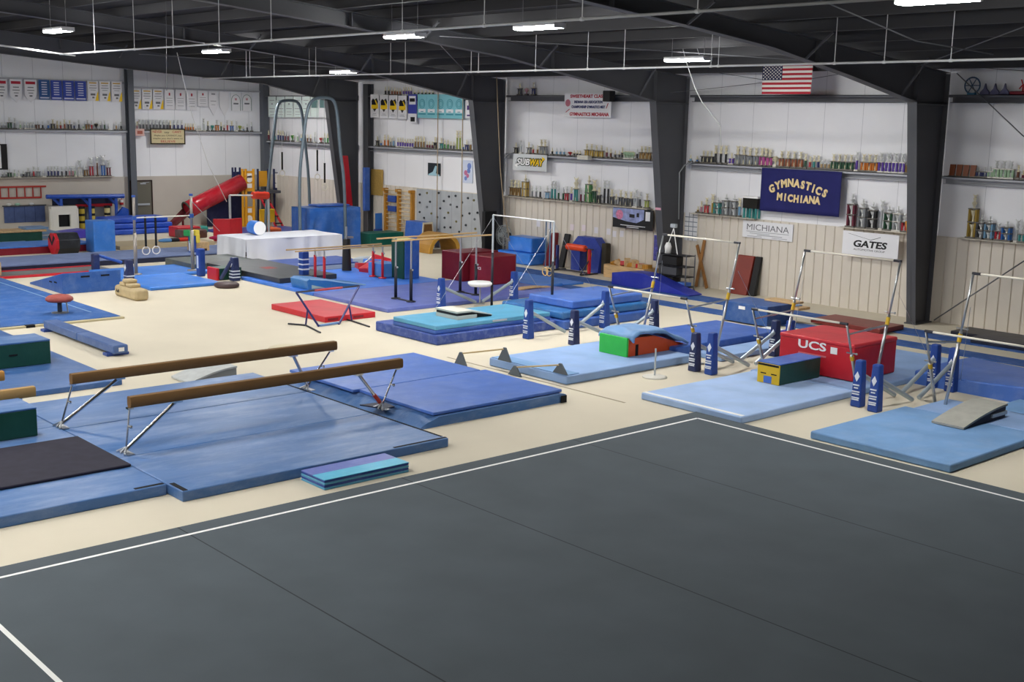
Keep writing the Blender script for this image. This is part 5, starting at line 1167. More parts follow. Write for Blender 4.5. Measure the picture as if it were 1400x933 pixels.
# things before the tower
q = G(316, 330); xk = 42.6
a, c = WX(297, 301, xk), WX(335, 324, xk); t = thing('folded_mat', 'upright folded maroon red mat in front of the navy slide panel', 'mat', (xk, (a.y+c.y)/2, 0)); ym_ = WX(315, 310, xk).y
b = MB(); b.prism([(xk+.25, a.y, .02), (xk, ym_, .02), (xk+.12, ym_, .02), (xk+.37, a.y, .02)], (0, 0, a.z)); b.build('mat_leaf', V_RED, t, bevel=.02)
b = MB(); b.prism([(xk, ym_-.005, .02), (xk+.2, c.y, .02), (xk+.32, c.y, .02), (xk+.12, ym_-.005, .02)], (0, 0, a.z)); b.build('mat_leaf', V_RED, t, bevel=.02)
xr_ = 43.2; p0, p1, p2 = WX(314, 267, xr_), WX(345, 269, xr_), WX(367, 275, xr_)
t = thing('training_bar', 'white single bar with an orange red roller before the yellow tower', 'bar', (xr_, p0.y, 0))
zz = p0.z; y_a, y_b = p0.y, WX(367, 273, xr_).y
b = MB(); b.tube([(xr_, y_a, zz), (xr_, y_b, zz-.06)], .03, 8); b.build('bar', WHITE, t)
b = MB(); b.tube([(xr_, p1.y, zz-.03), (xr_, y_b, zz-.06)], .15, 12); b.build('roller_pad', vinyl('orange red vinyl', '#e0402c', wa=.05), t, bevel=.03)
for yy in (y_a, y_b):
    b = MB(); b.tube([(xr_, yy, .02), (xr_, yy, zz)], .05, 8); b.build('upright', GREYM, t)
    b = MB(); b.bar((xr_-.4, yy, .03), (xr_+.4, yy, .03), .08, .05); b.build('foot', DSTEEL, t)
xk2 = 44.5; a, c = WX(355, 286.5, xk2), WX(376, 304, xk2); t = thing('yellow_sign', 'yellow square panel standing before the red stair', 'panel', (xk2, (a.y+c.y)/2, 0))
b = MB(); b.bx(xk2, xk2+.06, c.y, a.y, c.z, a.z); b.build('panel', V_YEL, t, bevel=.02)
for yy in (a.y-.1, c.y+.1):
    b = MB(); b.tube([(xk2+.03, yy, .02), (xk2+.03, yy, c.z+.05)], .03, 6); b.build('leg', GREYM, t)
q0 = WX(368, 318, 43.8); box('seat_cushion', 'orange cushion with cream top below the yellow square panel', (43.6, 44.4, q0.y-.5, q0.y+.5), 0, .35, vinyl('orange cushion', '#d8602c'), .08, cat='cushion', seg=3)
box('play_mat', 'blue play mat spread under the slide tower', (43.0, 47.2, -28.2, -24.2), 0, .0+.06, V_NAVY if False else vinyl('play floor blue', '#2a3f9a'), .02)
for k, (px, py, c_, nm) in enumerate(((236, 320, V_RED, 'red'), (262, 325, vinyl('brown vinyl', '#5a3a30'), 'brown'))):
    q = G(px, py); box('foam_block', nm+' foam block on the floor left of the slide foot', (45.0-k*.6, 45.8-k*.6, q.y-.5, q.y+.55), 0, .42-.08*k, c_, .05, cat='block', seg=3)
b = MB(); q = G(225, 312); b.bx(46.2, 46.6, q.y-.6, q.y+.6, 0, .3); tag(b.build('foam_block', vinyl('teal vinyl', '#2f8a80'), bevel=.08, seg=3), 'teal foam block beside the slide foot', 'block')
q = G(301, 349); t = thing('wooden_stool', 'small wooden step box left of the white draped box', 'step', (39.1, q.y, 0))
b = MB(); b.bx(38.6, 39.2, -20.05, -19.5, .0, .5); b.build('wooden_body', WOODL, t, bevel=.01); b = MB(); b.bx(38.59, 38.6, -19.95, -19.6, .08, .28); b.build('dark_opening', mat('dark opening', '#3a2418'), t)
for k, (px, c_, nm) in enumerate(((228, '#5a8fc8', 'light blue'), (238, '#1c1c24', 'black'), (250, '#c83228', 'red'), (297, '#a01848', 'crimson'))):
    q = G(px, 337, .14); b = MB(); b.ball((42.5, WX(px, 335, 42.5).y, .2), .16, (1, 2.2, .5)); tag(b.build('clothing', mat('clothes '+nm, c_, rough=.9), smooth=True), nm+' clothing heap lying on the beige slab behind the rings', 'clothing')
# ------------------------------------------------------------------ signs, banners and equipment on the right wall
PAPER = mat('white banner', '#e6e6ea', rough=.7, var=.02)
def R_panel(name, label, p0, p1, m, cat, d=.05, th=.02, group=None, parent_only=False):
    """flat rectangular sign on the right wall from photo corners p0 (top left) and p1 (bottom right)"""
    a, c = WY(p0[0], p0[1], YW+d+th), WY(p1[0], p1[1], YW+d+th)
    t = thing(name, label, cat, ((a.x+c.x)/2, YW+d, c.z), group)
    b = MB(); b.bx(c.x, a.x, YW+d, YW+d+th, c.z, a.z); b.build('panel', m, t)
    return t, a.x, c.x, c.z, a.z, YW+d+th
def E_panel(name, label, p0, p1, m, cat, d=.05, th=.015, group=None, point=0.0):
    X = XE-d-th; a, c = WX(p0[0], p0[1], X), WX(p1[0], p1[1], X)
    t = thing(name, label, cat, (XE-d, (a.y+c.y)/2, c.z), group)
    b = MB()
    if point: b.prism([(X, a.y, a.z), (X, c.y, a.z), (X, c.y, c.z+point), (X, (a.y+c.y)/2, c.z), (X, a.y, c.z+point)], (th, 0, 0))
    else: b.bx(X, X+th, c.y, a.y, c.z, a.z)
    b.build('panel', m, t)
    return t, a.y, c.y, c.z, a.z, X
def R_lines(t, xL, xR, rows, y, m, name='printed_lines'):
    """rows: (u0,u1,z0,z1) with u measured 0..1 left to right"""
    b = MB()
    for u0, u1, z0, z1 in rows: b.bx(xL+(xR-xL)*u0, xL+(xR-xL)*u1, y, y+.004, z0, z1)
    return b.build(name, m, t)
def E_lines(t, yL, yR, rows, X, m, name='printed_lines'):
    b = MB()
    for u0, u1, z0, z1 in rows: b.bx(X-.004, X, yL+(yR-yL)*u0, yL+(yR-yL)*u1, z0, z1)
    return b.build(name, m, t)
INK = mat('black ink', '#16161a', rough=.6); RINK = mat('red ink', '#b01c34', rough=.6); BINK = mat('navy ink', '#22306a', rough=.6); YINK = mat('yellow ink', '#f0c818', rough=.6)
# navy fabric banner with cream letters
CREAM = mat('cream felt', '#e8cf9a', rough=.8)
NB = mat('navy felt banner', '#1d1f5e', rough=.85, var=.1, vs=3)
a, c = WY(1041.5, 230.5, YW+.3), WY(1147, 296, YW+.3)
a2 = WY(1041, 289, YW+.3)
t = thing('fabric_banner', 'navy fabric banner with arched cream letters under the long trophy shelf', 'banner', ((a.x+c.x)/2, YW+.28, c.z))
zt, zb = 3.77, (a2.z+c.z)/2; yb0 = YW+.29
b = MB(); b.grid(lambda u, v: (a.x+(c.x-a.x)*u, yb0+.012*math.sin(u*26)*(1-v*.3), zb+(zt-zb)*v), 60, 10); b.build('cloth', NB, t, smooth=True, solid=.006)
def letters(t, word, pts, y, h, m, sx=1.0):
    for ch, (px, py, rot) in zip(word, pts):
        P = WY(px, py, y); ca, sa = math.cos(rot), math.sin(rot)
        text(ch, 'letter', m, P, (-ca, 0, sa), (sa, 0, ca), height=h, parent=t, ext=.006, bold=.05, sx=sx)
n = 10; pts = []
for px, py, r in ((1055.5, 258.5, .42), (1063.5, 254, .33), (1072, 251.5, .22), (1081, 250.5, .1), (1089.5, 251.5, .0), (1097.5, 253.5, -.08), (1105, 255.5, -.14), (1112, 258.5, -.2), (1119, 261.5, -.3), (1127.5, 265, -.36)): pts.append((px, py, r-.06))
letters(t, 'GYMNASTICS', pts, yb0+.02, .235, CREAM, .9)
pts = [(1066, 269.5, .0), (1073.5, 270.5, 0), (1080.5, 271.5, 0), (1088.5, 272.5, 0), (1095.5, 273, 0), (1102, 273.5, 0), (1110, 274, 0), (1117.5, 275, 0)]
letters(t, 'MICHIANA', [(x, y, r-.05) for x, y, r in pts], yb0+.02, .22, CREAM, .9)
# flag
a, c = WY(1043.5, 88, YW+1.3), WY(1108, 128.5, YW+1.3)
t = thing('flag', 'national flag with stars and red white stripes hung high on the wall', 'flag', ((a.x+c.x)/2, YW+1.29, c.z))
ROD_ = mat('thin cord', '#777777'); FR, FW, FB = mat('flag red', '#b02434', rough=.8), mat('flag white', '#e8e4de', rough=.8), mat('flag blue', '#22284e', rough=.8)
def fl_(u, v, o=0): return (a.x+(c.x-a.x)*u, YW+1.29+o+.02*math.sin(u*9+v*2), c.z+(a.z-c.z)*v)
b = MB()
for s_ in range(13):
    b.mi = 0 if s_ % 2 == 0 else 1
    b.grid(lambda u, v: fl_(u, 1-(s_+1-v)/13), 24, 1)
bmesh.ops.remove_doubles(b.bm, verts=b.bm.verts[:], dist=1e-4)
b.build('striped_field', [FR, FW], t, smooth=True)
b = MB(); b.grid(lambda u, v: fl_(u*.4, 6/13+v*7/13, .006), 12, 4); b.build('blue_canton', FB, t, smooth=True)
b = MB()
for r_ in range(9):
    for k in range(6 if r_ % 2 == 0 else 5):
        u = .4*(.08+.168*k+(0 if r_ % 2 == 0 else .084)); v = 6/13+7/13*(.1+.1*r_); P = Vector(fl_(u, v, .01)); R1, R2 = .032, .013
        b.f([b.v((P.x+(R1 if i % 2 == 0 else R2)*math.sin(PI*i/5), P.y, P.z+(R1 if i % 2 == 0 else R2)*math.cos(PI*i/5))) for i in range(10)])
b.build('stars', FW, t)
for u in (.02, .98):
    p_ = fl_(u, 1); b = MB(); b.tube([p_, (p_[0], YW+.93, ROOF(YW+.9)-.2)], .005, 4); b.build('hanging_cord', ROD_, t)
# red lettered meet sign
t, xl, xr_, z0, z1, y = R_panel('meet_sign', 'white meet sign with red and blue lettering below the top girt', (772, 128), (835, 161), PAPER, 'sign', d=.273)
w, h = xl-xr_, z1-z0; X_ = lambda u: xl+(xr_-xl)*u; Z_ = lambda v: z1-(z1-z0)*v
for s_, u, v, ww, hh, mm in (('SWEETHEART CLASSIC', .53, .12, .8, .13, RINK), ('INDIANA USA ASSOCIATION', .52, .36, .6, .11, BINK), ('CHAMPIONSHIP GYMNASTICS MEET', .52, .57, .72, .11, BINK), ('GYMNASTICS MICHIANA', .54, .88, .84, .14, RINK)):
    text(s_, 'printed_lettering', mm, (X_(u), y+.003, Z_(v)), AX_R, UP, width=w*ww, height=h*hh*1.1, parent=t, ext=.002, bold=.045)
b = MB(); b.lathe([(.12, -.002), (.12, .004)], (X_(.08), y+.002, Z_(.4)), 14, 'Y'); b.build('emblem', mat('pink emblem', '#c87a88', rough=.6), t)
b = MB(); b.bar((X_(.04), y+.002, Z_(.8)), (X_(.12), y+.002, Z_(.66)), .02); b.bar((X_(.9), y+.002, Z_(.62)), (X_(.94), y+.002, Z_(.4)), .02); b.build('sketch_figure', RINK, t)
a, c = WY(827, 124, YW+.5), WY(836, 139, YW+.5); b = MB(); b.bx(c.x, a.x, YW+.33, YW+.6, c.z, a.z)
tag(b.build('loudspeaker', BLACK, bevel=.02), 'black loudspeaker at the top right corner of the red lettered sign', 'loudspeaker')
# yellow green lettered sandwich sign
t, xl, xr_, z0, z1, y = R_panel('sponsor_sign', 'white sign with white and yellow outlined letters under the middle shelf', (701.5, 210), (747, 235), mat('sign white', '#cdd0d2', rough=.5), 'sign', d=.27)
zc = (z0+z1)/2; w = xl-xr_; h = z1-z0
X_ = lambda u: xl+(xr_-xl)*u
GRNK = mat('dark green ink', '#10241a', rough=.6)
for ox in (-.02, .02):
    for oz in (-.015, .015):
        text('SUB', 'letter_outline', GRNK, (X_(.3)+ox, y+.002, zc+oz), AX_R, UP, width=w*.42, height=h*.46, parent=t, ext=.001, shear=.25, bold=.05)
        text('WAY', 'letter_outline', GRNK, (X_(.69)+ox, y+.002, zc+oz), AX_R, UP, width=w*.42, height=h*.46, parent=t, ext=.001, shear=.25, bold=.05)
text('SUB', 'printed_lettering', WHITE, (X_(.3), y+.006, zc), AX_R, UP, width=w*.4, height=h*.42, parent=t, ext=.002, shear=.25, bold=.03)
text('WAY', 'printed_lettering', YINK, (X_(.69), y+.006, zc), AX_R, UP, width=w*.4, height=h*.42, parent=t, ext=.002, shear=.25, bold=.03)
for u, s_, mm in ((.06, 1, WHITE), (.95, -1, YINK)):
    zz = zc-.12 if s_ > 0 else zc+.14
    b = MB(); b.prism([(X_(u)+.02*s_, y, zz), (X_(u)-.14*s_, y, zz+.08), (X_(u)-.14*s_, y, zz-.08)], (0, .008, 0)); b.build('arrow', mm, t)
# white banner MICHIANA
t, xl, xr_, z0, z1, y = R_panel('sponsor_banner', 'white banner with grey serif capitals on the beige ribs below the navy banner', (1016, 301), (1083, 331), PAPER, 'banner', d=.075, th=.012)
w, h = xl-xr_, z1-z0; X_ = lambda u: xl+(xr_-xl)*u; Z_ = lambda v: z1-h*v
text('MICHIANA', 'printed_lettering', mat('grey ink', '#6a6c72', rough=.6), (X_(.5), y+.002, Z_(.38)), AX_R, UP, width=w*.84, height=h*.36, parent=t, ext=.001)
R_lines(t, xl, xr_, [(.08, .93, Z_(.64), Z_(.61)), (.15, .55, Z_(.74), Z_(.71)), (.3, .8, Z_(.83), Z_(.79)), (.1, .4, Z_(.92), Z_(.89)), (.6, .9, Z_(.92), Z_(.89))], y, mat('pale grey ink', '#9a9ca2', rough=.6))
# GATES banner
t, xl, xr_, z0, z1, y = R_panel('sponsor_banner', 'white banner with heavy black capitals below the trophies left of the nearest column', (1153, 315), (1227, 355), PAPER, 'banner', d=.3, th=.012)
w, h = xl-xr_, z1-z0; X_ = lambda u: xl+(xr_-xl)*u; Z_ = lambda v: z1-h*v
text('GATES', 'printed_lettering', INK, (X_(.49), y+.002, Z_(.52)), AX_R, UP, width=w*.6, height=h*.3, parent=t, ext=.002, shear=.15, bold=.035)
text('AUTOMOTIVE GROUP', 'printed_lettering', mat('dark grey ink', '#44464c', rough=.6), (X_(.49), y+.002, Z_(.76)), AX_R, UP, width=w*.56, height=h*.08, parent=t, ext=.001)
b = MB(); b.bar((X_(.5), y+.003, Z_(.32)), (X_(.68), y+.003, Z_(.16)), .012); b.bar((X_(.1), y+.003, Z_(.1)), (X_(.5), y+.003, Z_(.3)), .006); b.build('swoosh', mat('dark grey ink', '#44464c'), t)
# dark poster
t, xl, xr_, z0, z1, y = R_panel('photo_poster', 'dark photo poster with pale sky and pink flower under the middle ledge', (838.5, 283), (892, 316), mat('poster black', '#14171a', rough=.4), 'poster', d=.273)
w, h = xl-xr_, z1-z0; X_ = lambda u: xl+(xr_-xl)*u; Z_ = lambda v: z1-h*v
b = MB(); b.prism([(X_(.0), y, Z_(.02)), (X_(.78), y, Z_(.02)), (X_(.78), y, Z_(.5)), (X_(.6), y, Z_(.7)), (X_(.35), y, Z_(.66)), (X_(.0), y, Z_(.5))], (0, .003, 0)); b.build('sky_print', mat('poster sky', '#8e98c4', rough=.5, var=.4, vs=5), t)
b = MB(); b.lathe([(.16, 0), (.16, .003)], (X_(.17), y+.004, Z_(.35)), 12, 'Y'); b.build('flower_print', mat('pink print', '#cc7a9a', rough=.5, var=.3, vs=14), t)
R_lines(t, xl, xr_, [(.42, .55, Z_(.45), Z_(.28)), (.6, .66, Z_(.4), Z_(.2))], y+.004, INK, 'dark_print'); R_lines(t, xl, xr_, [(.2, .82, Z_(.87), Z_(.84)), (.36, .66, Z_(.95), Z_(.92)), (.82, .93, Z_(.55), Z_(.1))], y+.002, PAPER, 'white_print')
# small wall papers
pp = mat('notice paper', '#dfdce2', rough=.8); pk = mat('pink notice paper', '#e3d6dc', rough=.8)
for i, (px, py) in enumerate(((736, 306), (752, 309), (782, 311), (798, 312), (815, 315), (832, 317), (840, 320), (850, 320))):
    o = R_panel('notice_sheet', ('first', 'second', 'third', 'fourth', 'fifth', 'sixth', 'seventh', 'eighth')[i]+' from left of the paper sheets on the beige ribs behind the high bar', (px-2.4, py-4.5), (px+2.4, py+4.5), pk if i in (2, 3) else pp, 'paper', d=.05, th=.003, group='notices on the ribbed wall')[0]
# banners above the climbing wall
for k in range(4):
    x0_ = 506.5+k*12.6
    t, xl, xr_, z0, z1, y = R_panel('pennant_banner', ('first', 'second', 'third', 'fourth')[k]+' from left of the white banners with black and yellow crest', (x0_, 129+k*.6), (x0_+11.4, 161+k*.6), PAPER, 'banner', d=.243, th=.008, group='crest banners')
    w, h = xl-xr_, z1-z0; X_ = lambda u: xl+(xr_-xl)*u; Z_ = lambda v: z1-h*v
    b = MB(); b.prism([(X_(.12), y, Z_(.28)), (X_(.3), y, Z_(.18)), (X_(.5), y, Z_(.24)), (X_(.75), y, Z_(.16)), (X_(.9), y, Z_(.3)), (X_(.85), y, Z_(.45)), (X_(.15), y, Z_(.45))], (0, .003, 0)); b.prism([(X_(.3), y, Z_(.62)), (X_(.7), y, Z_(.62)), (X_(.5), y, Z_(.75))], (0, .003, 0)); b.build('black_crest', INK, t)
    b = MB(); b.prism([(X_(.1), y, Z_(.45)), (X_(.9), y, Z_(.45)), (X_(.9), y, Z_(.62)), (X_(.1), y, Z_(.62))], (0, .003, 0)); b.prism([(X_(.52), y+.003, Z_(.25)), (X_(.64), y+.003, Z_(.25)), (X_(.9), y+.003, Z_(.46)), (X_(.72), y+.003, Z_(.46))], (0, .002, 0)); b.build('yellow_crest', YINK, t)
    R_lines(t, xl, xr_, [(.2, .8, Z_(.9), Z_(.88)), (.3, .7, Z_(.84), Z_(.82))], y, mat('pale grey ink', '#9a9ca2'))
t, xl, xr_, z0, z1, y = R_panel('pennant_banner', 'long blue and white banner hanging between crest and teal banners', (558, 129), (569.5, 168), mat('banner violet blue', '#3a44a0', rough=.7), 'banner', d=.243, th=.01)
Z_ = lambda v: z1-(z1-z0)*v
R_lines(t, xl, xr_, [(.12, .88, Z_(.36), Z_(.06))], y, PAPER, 'white_print'); R_lines(t, xl, xr_, [(.0, 1.0, Z_(1), Z_(.68))], y, PAPER, 'white_print'); R_lines(t, xl, xr_, [(.2, .8, Z_(.26), Z_(.14)), (.3, .8, Z_(.96), Z_(.8))], y+.003, INK, 'dark_print')
TEAL = mat('teal banner', '#7fc0cc', rough=.7); TEAL2 = mat('dark teal ink', '#3d8f9f', rough=.7)
for k in range(5):
    x0_ = 571+k*12.6
    t, xl, xr_, z0, z1, y = R_panel('pennant_banner', ('first', 'second', 'third', 'fourth', 'fifth')[k]+' from left of the teal banners with pale round crest', (x0_, 129), (x0_+12.2, 161.5+k*.3), TEAL, 'banner', d=.243, th=.008, group='teal banners')
    Z_ = lambda v: z1-(z1-z0)*v; xm = (xl+xr_)/2
    b = MB(); b.torus((xm, y, Z_(.4)), .17, .012, 'Y', 20, 5); b.torus((xm, y, Z_(.4)), .11, .01, 'Y', 16, 5); b.build('round_crest', TEAL2, t)
    R_lines(t, xl, xr_, [(.1, .9, Z_(.86), Z_(.8)), (.35, .65, Z_(.74), Z_(.71))], y, TEAL2)
    R_lines(t, xl, xr_, [(.12, .88, Z_(.76), Z_(.62))], y-.001, PAPER, 'pale_print')
t, xl, xr_, z0, z1, y = R_panel('pennant_banner', 'white banner with purple crest beside the second dark column', (636.5, 137), (647, 161.5), PAPER, 'banner', d=.243, th=.008)
Z_ = lambda v: z1-(z1-z0)*v
R_lines(t, xl, xr_, [(.2, .7, Z_(.55), Z_(.3)), (.4, .9, Z_(.35), Z_(.1)), (.2, .9, Z_(.9), Z_(.82))], y, mat('purple ink', '#4a2a70'))
# posters over the climbing wall
t, xl, xr_, z0, z1, y = R_panel('photo_poster', 'small dark poster of a gymnast figure above the climbing wall', (585, 222.5), (602, 241), mat('poster dark teal', '#16242c', rough=.4), 'poster', d=.02, th=.01)
Z_ = lambda v: z1-(z1-z0)*v; X_ = lambda u: xl+(xr_-xl)*u
b = MB(); b.prism([(X_(.05), y, Z_(.9)), (X_(.4), y, Z_(.7)), (X_(.6), y, Z_(.2)), (X_(.72), y, Z_(.25)), (X_(.65), y, Z_(.8)), (X_(.95), y, Z_(.92)), (X_(.9), y, Z_(1)), (X_(.05), y, Z_(1))], (0, .003, 0)); b.build('pale_figure', mat('pale aqua print', '#9fc6d4', rough=.5), t)
t, xl, xr_, z0, z1, y = R_panel('art_poster', 'pale poster with blue and pink swirls above the climbing wall', (633, 219), (646, 251), mat('poster pale blue', '#c9d2e6', rough=.5), 'poster', d=.02, th=.01)
Z_ = lambda v: z1-(z1-z0)*v; X_ = lambda u: xl+(xr_-xl)*u
for cc, lst in (('#6f86c8', ((.65, .25, .12), (.6, .45, .1), (.3, .8, .08))), ('#b86a90', ((.3, .55, .1), (.5, .68, .08)))):
    b = MB()
    for u, v, r in lst: b.lathe([(r, 0), (r, .003)], (X_(u), y, Z_(v)), 10, 'Y')
    b.build('swirl_print', mat('swirl '+cc, cc, rough=.5), t)
# banner strip behind the far ring frame
WB = mat('pale green banner', '#d8e6e2', rough=.7)
for k in range(8):
    x0_ = 366.5+k*11.6
    m_ = WB if k < 6 else PAPER
    t, xl, xr_, z0, z1, y = R_panel('pennant_banner', ('first', 'second', 'third', 'fourth', 'fifth', 'sixth', 'seventh', 'eighth')[k]+' from left of the pale banners behind the slate ring frames', (x0_, 132), (x0_+11, 160.5), m_, 'banner', d=.243, th=.008, group='pale banners behind the ring frames')
    Z_ = lambda v: z1-(z1-z0)*v
    if k in (5, 6): R_lines(t, xl, xr_, [(.1, .9, Z_(.55), Z_(.15))], y, mat('slate green ink', '#5f7f80'))
    elif k == 7: R_lines(t, xl, xr_, [(.0, 1, Z_(1), Z_(.62))], y, BINK); R_lines(t, xl, xr_, [(.3, .7, Z_(.45), Z_(.3))], y, mat('grey ink', '#6a6c72'))
    else: R_lines(t, xl, xr_, [(.2, .8, Z_(.2), Z_(.17)), (.4, .6, Z_(.4), Z_(.32)), (.15, .85, Z_(.6), Z_(.57)), (.2, .8, Z_(.75), Z_(.73)), (.2, .8, Z_(.88), Z_(.86))], y, mat('pale grey ink', '#9a9ca2'))
# end wall banners
PEN = ['far left', 'second', 'third']
for k in range(3):
    x0_ = -7+k*20
    t, yl_, yr_, z0, z1, X = E_panel('pennant_banner', ('leftmost', 'second', 'third')[k]+' of the pointed white pennants on the far end wall', (x0_, 107.5+k*.6), (x0_+18, 140.5), PAPER, 'pennant', d=.123, group='pointed pennants left', point=.28)
    Z_ = lambda v: z1-(z1-z0)*v
    E_lines(t, yl_, yr_, [(.1, .9, Z_(.2), Z_(.08))], X, RINK, 'red_print'); E_lines(t, yl_, yr_, [(.25, .75, Z_(.36), Z_(.32)), (.2, .8, Z_(.48), Z_(.45)), (.3, .7, Z_(.6), Z_(.57)), (.38, .62, Z_(.74), Z_(.68))], X, mat('grey ink', '#6a6c72'))
BB = mat('banner royal blue', '#3348a4', rough=.7); BB2 = mat('banner steel blue', '#2c5690', rough=.7)
for k in range(4):
    x0_ = 52.5+k*16.6
    t, yl_, yr_, z0, z1, X = E_panel('pennant_banner', ('first', 'second', 'third', 'fourth')[k]+' from left of the blue banners with white lines on the end wall', (x0_, 109+k*.6), (x0_+16.2, 136.5+k*.5), BB2 if k == 0 else BB, 'banner', d=.123, group='blue end wall banners')
    Z_ = lambda v: z1-(z1-z0)*v
    E_lines(t, yl_, yr_, [(.25, .75, Z_(v+.05), Z_(v)) for v in (.1, .22, .34, .46, .58, .7)]+[(.08, .92, Z_(.94), Z_(.87))], X, mat('pale print', '#c8cce0'))
def meet(k, lab, x0_, y0_, x1_, y1_, grp):
    t, yl_, yr_, z0, z1, X = E_panel('pennant_banner', lab, (x0_, y0_), (x1_, y1_), PAPER, 'banner', d=.123, group=grp)
    Z_ = lambda v: z1-(z1-z0)*v
    E_lines(t, yl_, yr_, [(.15, .85, Z_(.13), Z_(.07))], X, mat('ochre ink', '#c8a040')); E_lines(t, yl_, yr_, [(.2, .8, Z_(.24), Z_(.21)), (.15, .85, Z_(.36), Z_(.33)), (.25, .75, Z_(.46), Z_(.44)), (.25, .7, Z_(.72), Z_(.62)), (.4, .6, Z_(.86), Z_(.78))], X, mat('grey ink', '#6a6c72'))
    y_ = lambda u: yl_+(yr_-yl_)*u
    b = MB(); b.prism([(X-.004, y_(.68), Z_(.98)), (X-.004, y_(.99), Z_(.98)), (X-.004, y_(.99), Z_(.5)), (X-.004, y_(.88), Z_(.6))], (.004, 0, 0)); b.build('yellow_print', YINK, t)
ORD = ('first', 'second', 'third', 'fourth', 'fifth', 'sixth')
for k in range(3): meet(k, ORD[k]+' white banner with yellow corner right of the blue banners', 119.5+k*16.2, 110.5+k*.4, 135+k*16.2, 138.5+k*.5, 'yellow corner banners left')
for k in range(3): meet(k, ORD[k]+' white banner with yellow corner right of the slate end column', 178.5+k*15.2, 121.5+k*.2, 193.3+k*15.2, 149.5+k*.2, 'yellow corner banners right')
for k in range(4):
    x0_ = 224.5+k*15.2; y1_ = (149.5, 150, 151, 146)[k]
    t, yl_, yr_, z0, z1, X = E_panel('pennant_banner', ORD[k]+' of the plain white banners with small red mark above the exit door', (x0_, 122.5+k*.4), (x0_+14.4, y1_), PAPER, 'banner', d=.123, group='red mark banners')
    Z_ = lambda v: z1-(z1-z0)*v
    E_lines(t, yl_, yr_, [(.44, .58, Z_(.3), Z_(.16))], X, RINK, 'red_mark'); E_lines(t, yl_, yr_, [(.2, .8, Z_(v+.025), Z_(v)) for v in (.42, .55, .64, .8)], X, mat('pale grey ink', '#9a9ca2'))
for k in range(2):
    x0_ = 285+k*15
    t, yl_, yr_, z0, z1, X = E_panel('pennant_banner', ('left', 'right')[k]+' of the two long pointed white pennants above the red slide', (x0_, 125.5), (x0_+13.5, 158.5+k*1), PAPER, 'pennant', d=.123, group='long pointed pennants', point=.42)
    Z_ = lambda v: z1-(z1-z0)*v
    if k == 0: E_lines(t, yl_, yr_, [(.3, .7, Z_(.12), Z_(.06)), (.2, .8, Z_(.4), Z_(.37)), (.3, .7, Z_(.55), Z_(.53))], X, mat('pale grey ink', '#9a9ca2'))
for k in range(2):
    x0_ = 315.5+k*15
    t, yl_, yr_, z0, z1, X = E_panel('pennant_banner', ('left', 'right')[k]+' of the two white banners with arched green border in the far corner', (x0_, 127), (x0_+14, 152.5), PAPER, 'banner', d=.123, group='arched border banners')
    Z_ = lambda v: z1-(z1-z0)*v; ym_ = (yl_+yr_)/2
    b = MB(); b.tube([(X-.003, yl_-.03, z0+.03), (X-.003, yl_-.03, Z_(.4))]+[(X-.003, ym_+(yl_-.03-ym_)*math.cos(PI*q/8), Z_(.4)+.25*math.sin(PI*q/8)) for q in range(9)]+[(X-.003, yr_+.03, Z_(.4)), (X-.003, yr_+.03, z0+.03)], .012, 5); b.build('arched_border', mat('grey green ink', '#6f8a84'), t)
    E_lines(t, yl_, yr_, [(.4, .6, Z_(.4), Z_(.28))], X, mat('rose ink', '#c89098'), 'red_mark'); E_lines(t, yl_, yr_, [(.25, .75, Z_(.62), Z_(.54))], X, mat('grey ink', '#6a6c72'))
# never say can't sign, little pink notice
t, yl_, yr_, z0, z1, X = E_panel('motto_sign', 'yellow framed motto sign with red and black writing below the end wall shelf', (205, 175.5), (253.5, 197.5), mat('motto cream', '#cdc096', rough=.6), 'sign', d=.243, th=.02)
b = MB(); f_ = .05
b.bx(X-.012, X, yr_, yl_, z1-f_, z1); b.bx(X-.012, X, yr_, yl_, z0, z0+f_); b.bx(X-.012, X, yl_-f_, yl_, z0, z1); b.bx(X-.012, X, yr_, yr_+f_, z0, z1); b.build('dark_frame', mat('dark frame', '#2a241c'), t)
Zv = lambda v: z1-(z1-z0)*v; Yu = lambda u: yl_+(yr_-yl_)*u; w = yl_-yr_; h = z1-z0
for s_, u, v, ww, hh, mm in (("NEVER", .2, .22, .26, .16, RINK), ("say", .47, .24, .14, .13, INK), ("CAN'T", .76, .22, .26, .16, RINK), ("Maybe you CANNOT, but", .5, .45, .78, .13, INK), ("maybe you don't want to", .5, .63, .84, .13, INK), ("BELIEVE", .5, .82, .42, .14, RINK)):
    text(s_, 'printed_lettering', mm, (X-.003, Yu(u), Zv(v)), AX_E, UP, width=w*ww, height=h*hh, parent=t, ext=.002)
t, yl_, yr_, z0, z1, X = E_panel('notice_sheet', 'small pink notice under the end wall shelf left of the motto sign', (185, 176), (197.5, 186), mat('pink notice', '#d8b4ac', rough=.7), 'notice', d=.243)
E_lines(t, yl_, yr_, [(.2, .8, z0+.08, z0+.22)], X, mat('rust ink', '#a85a4a'))
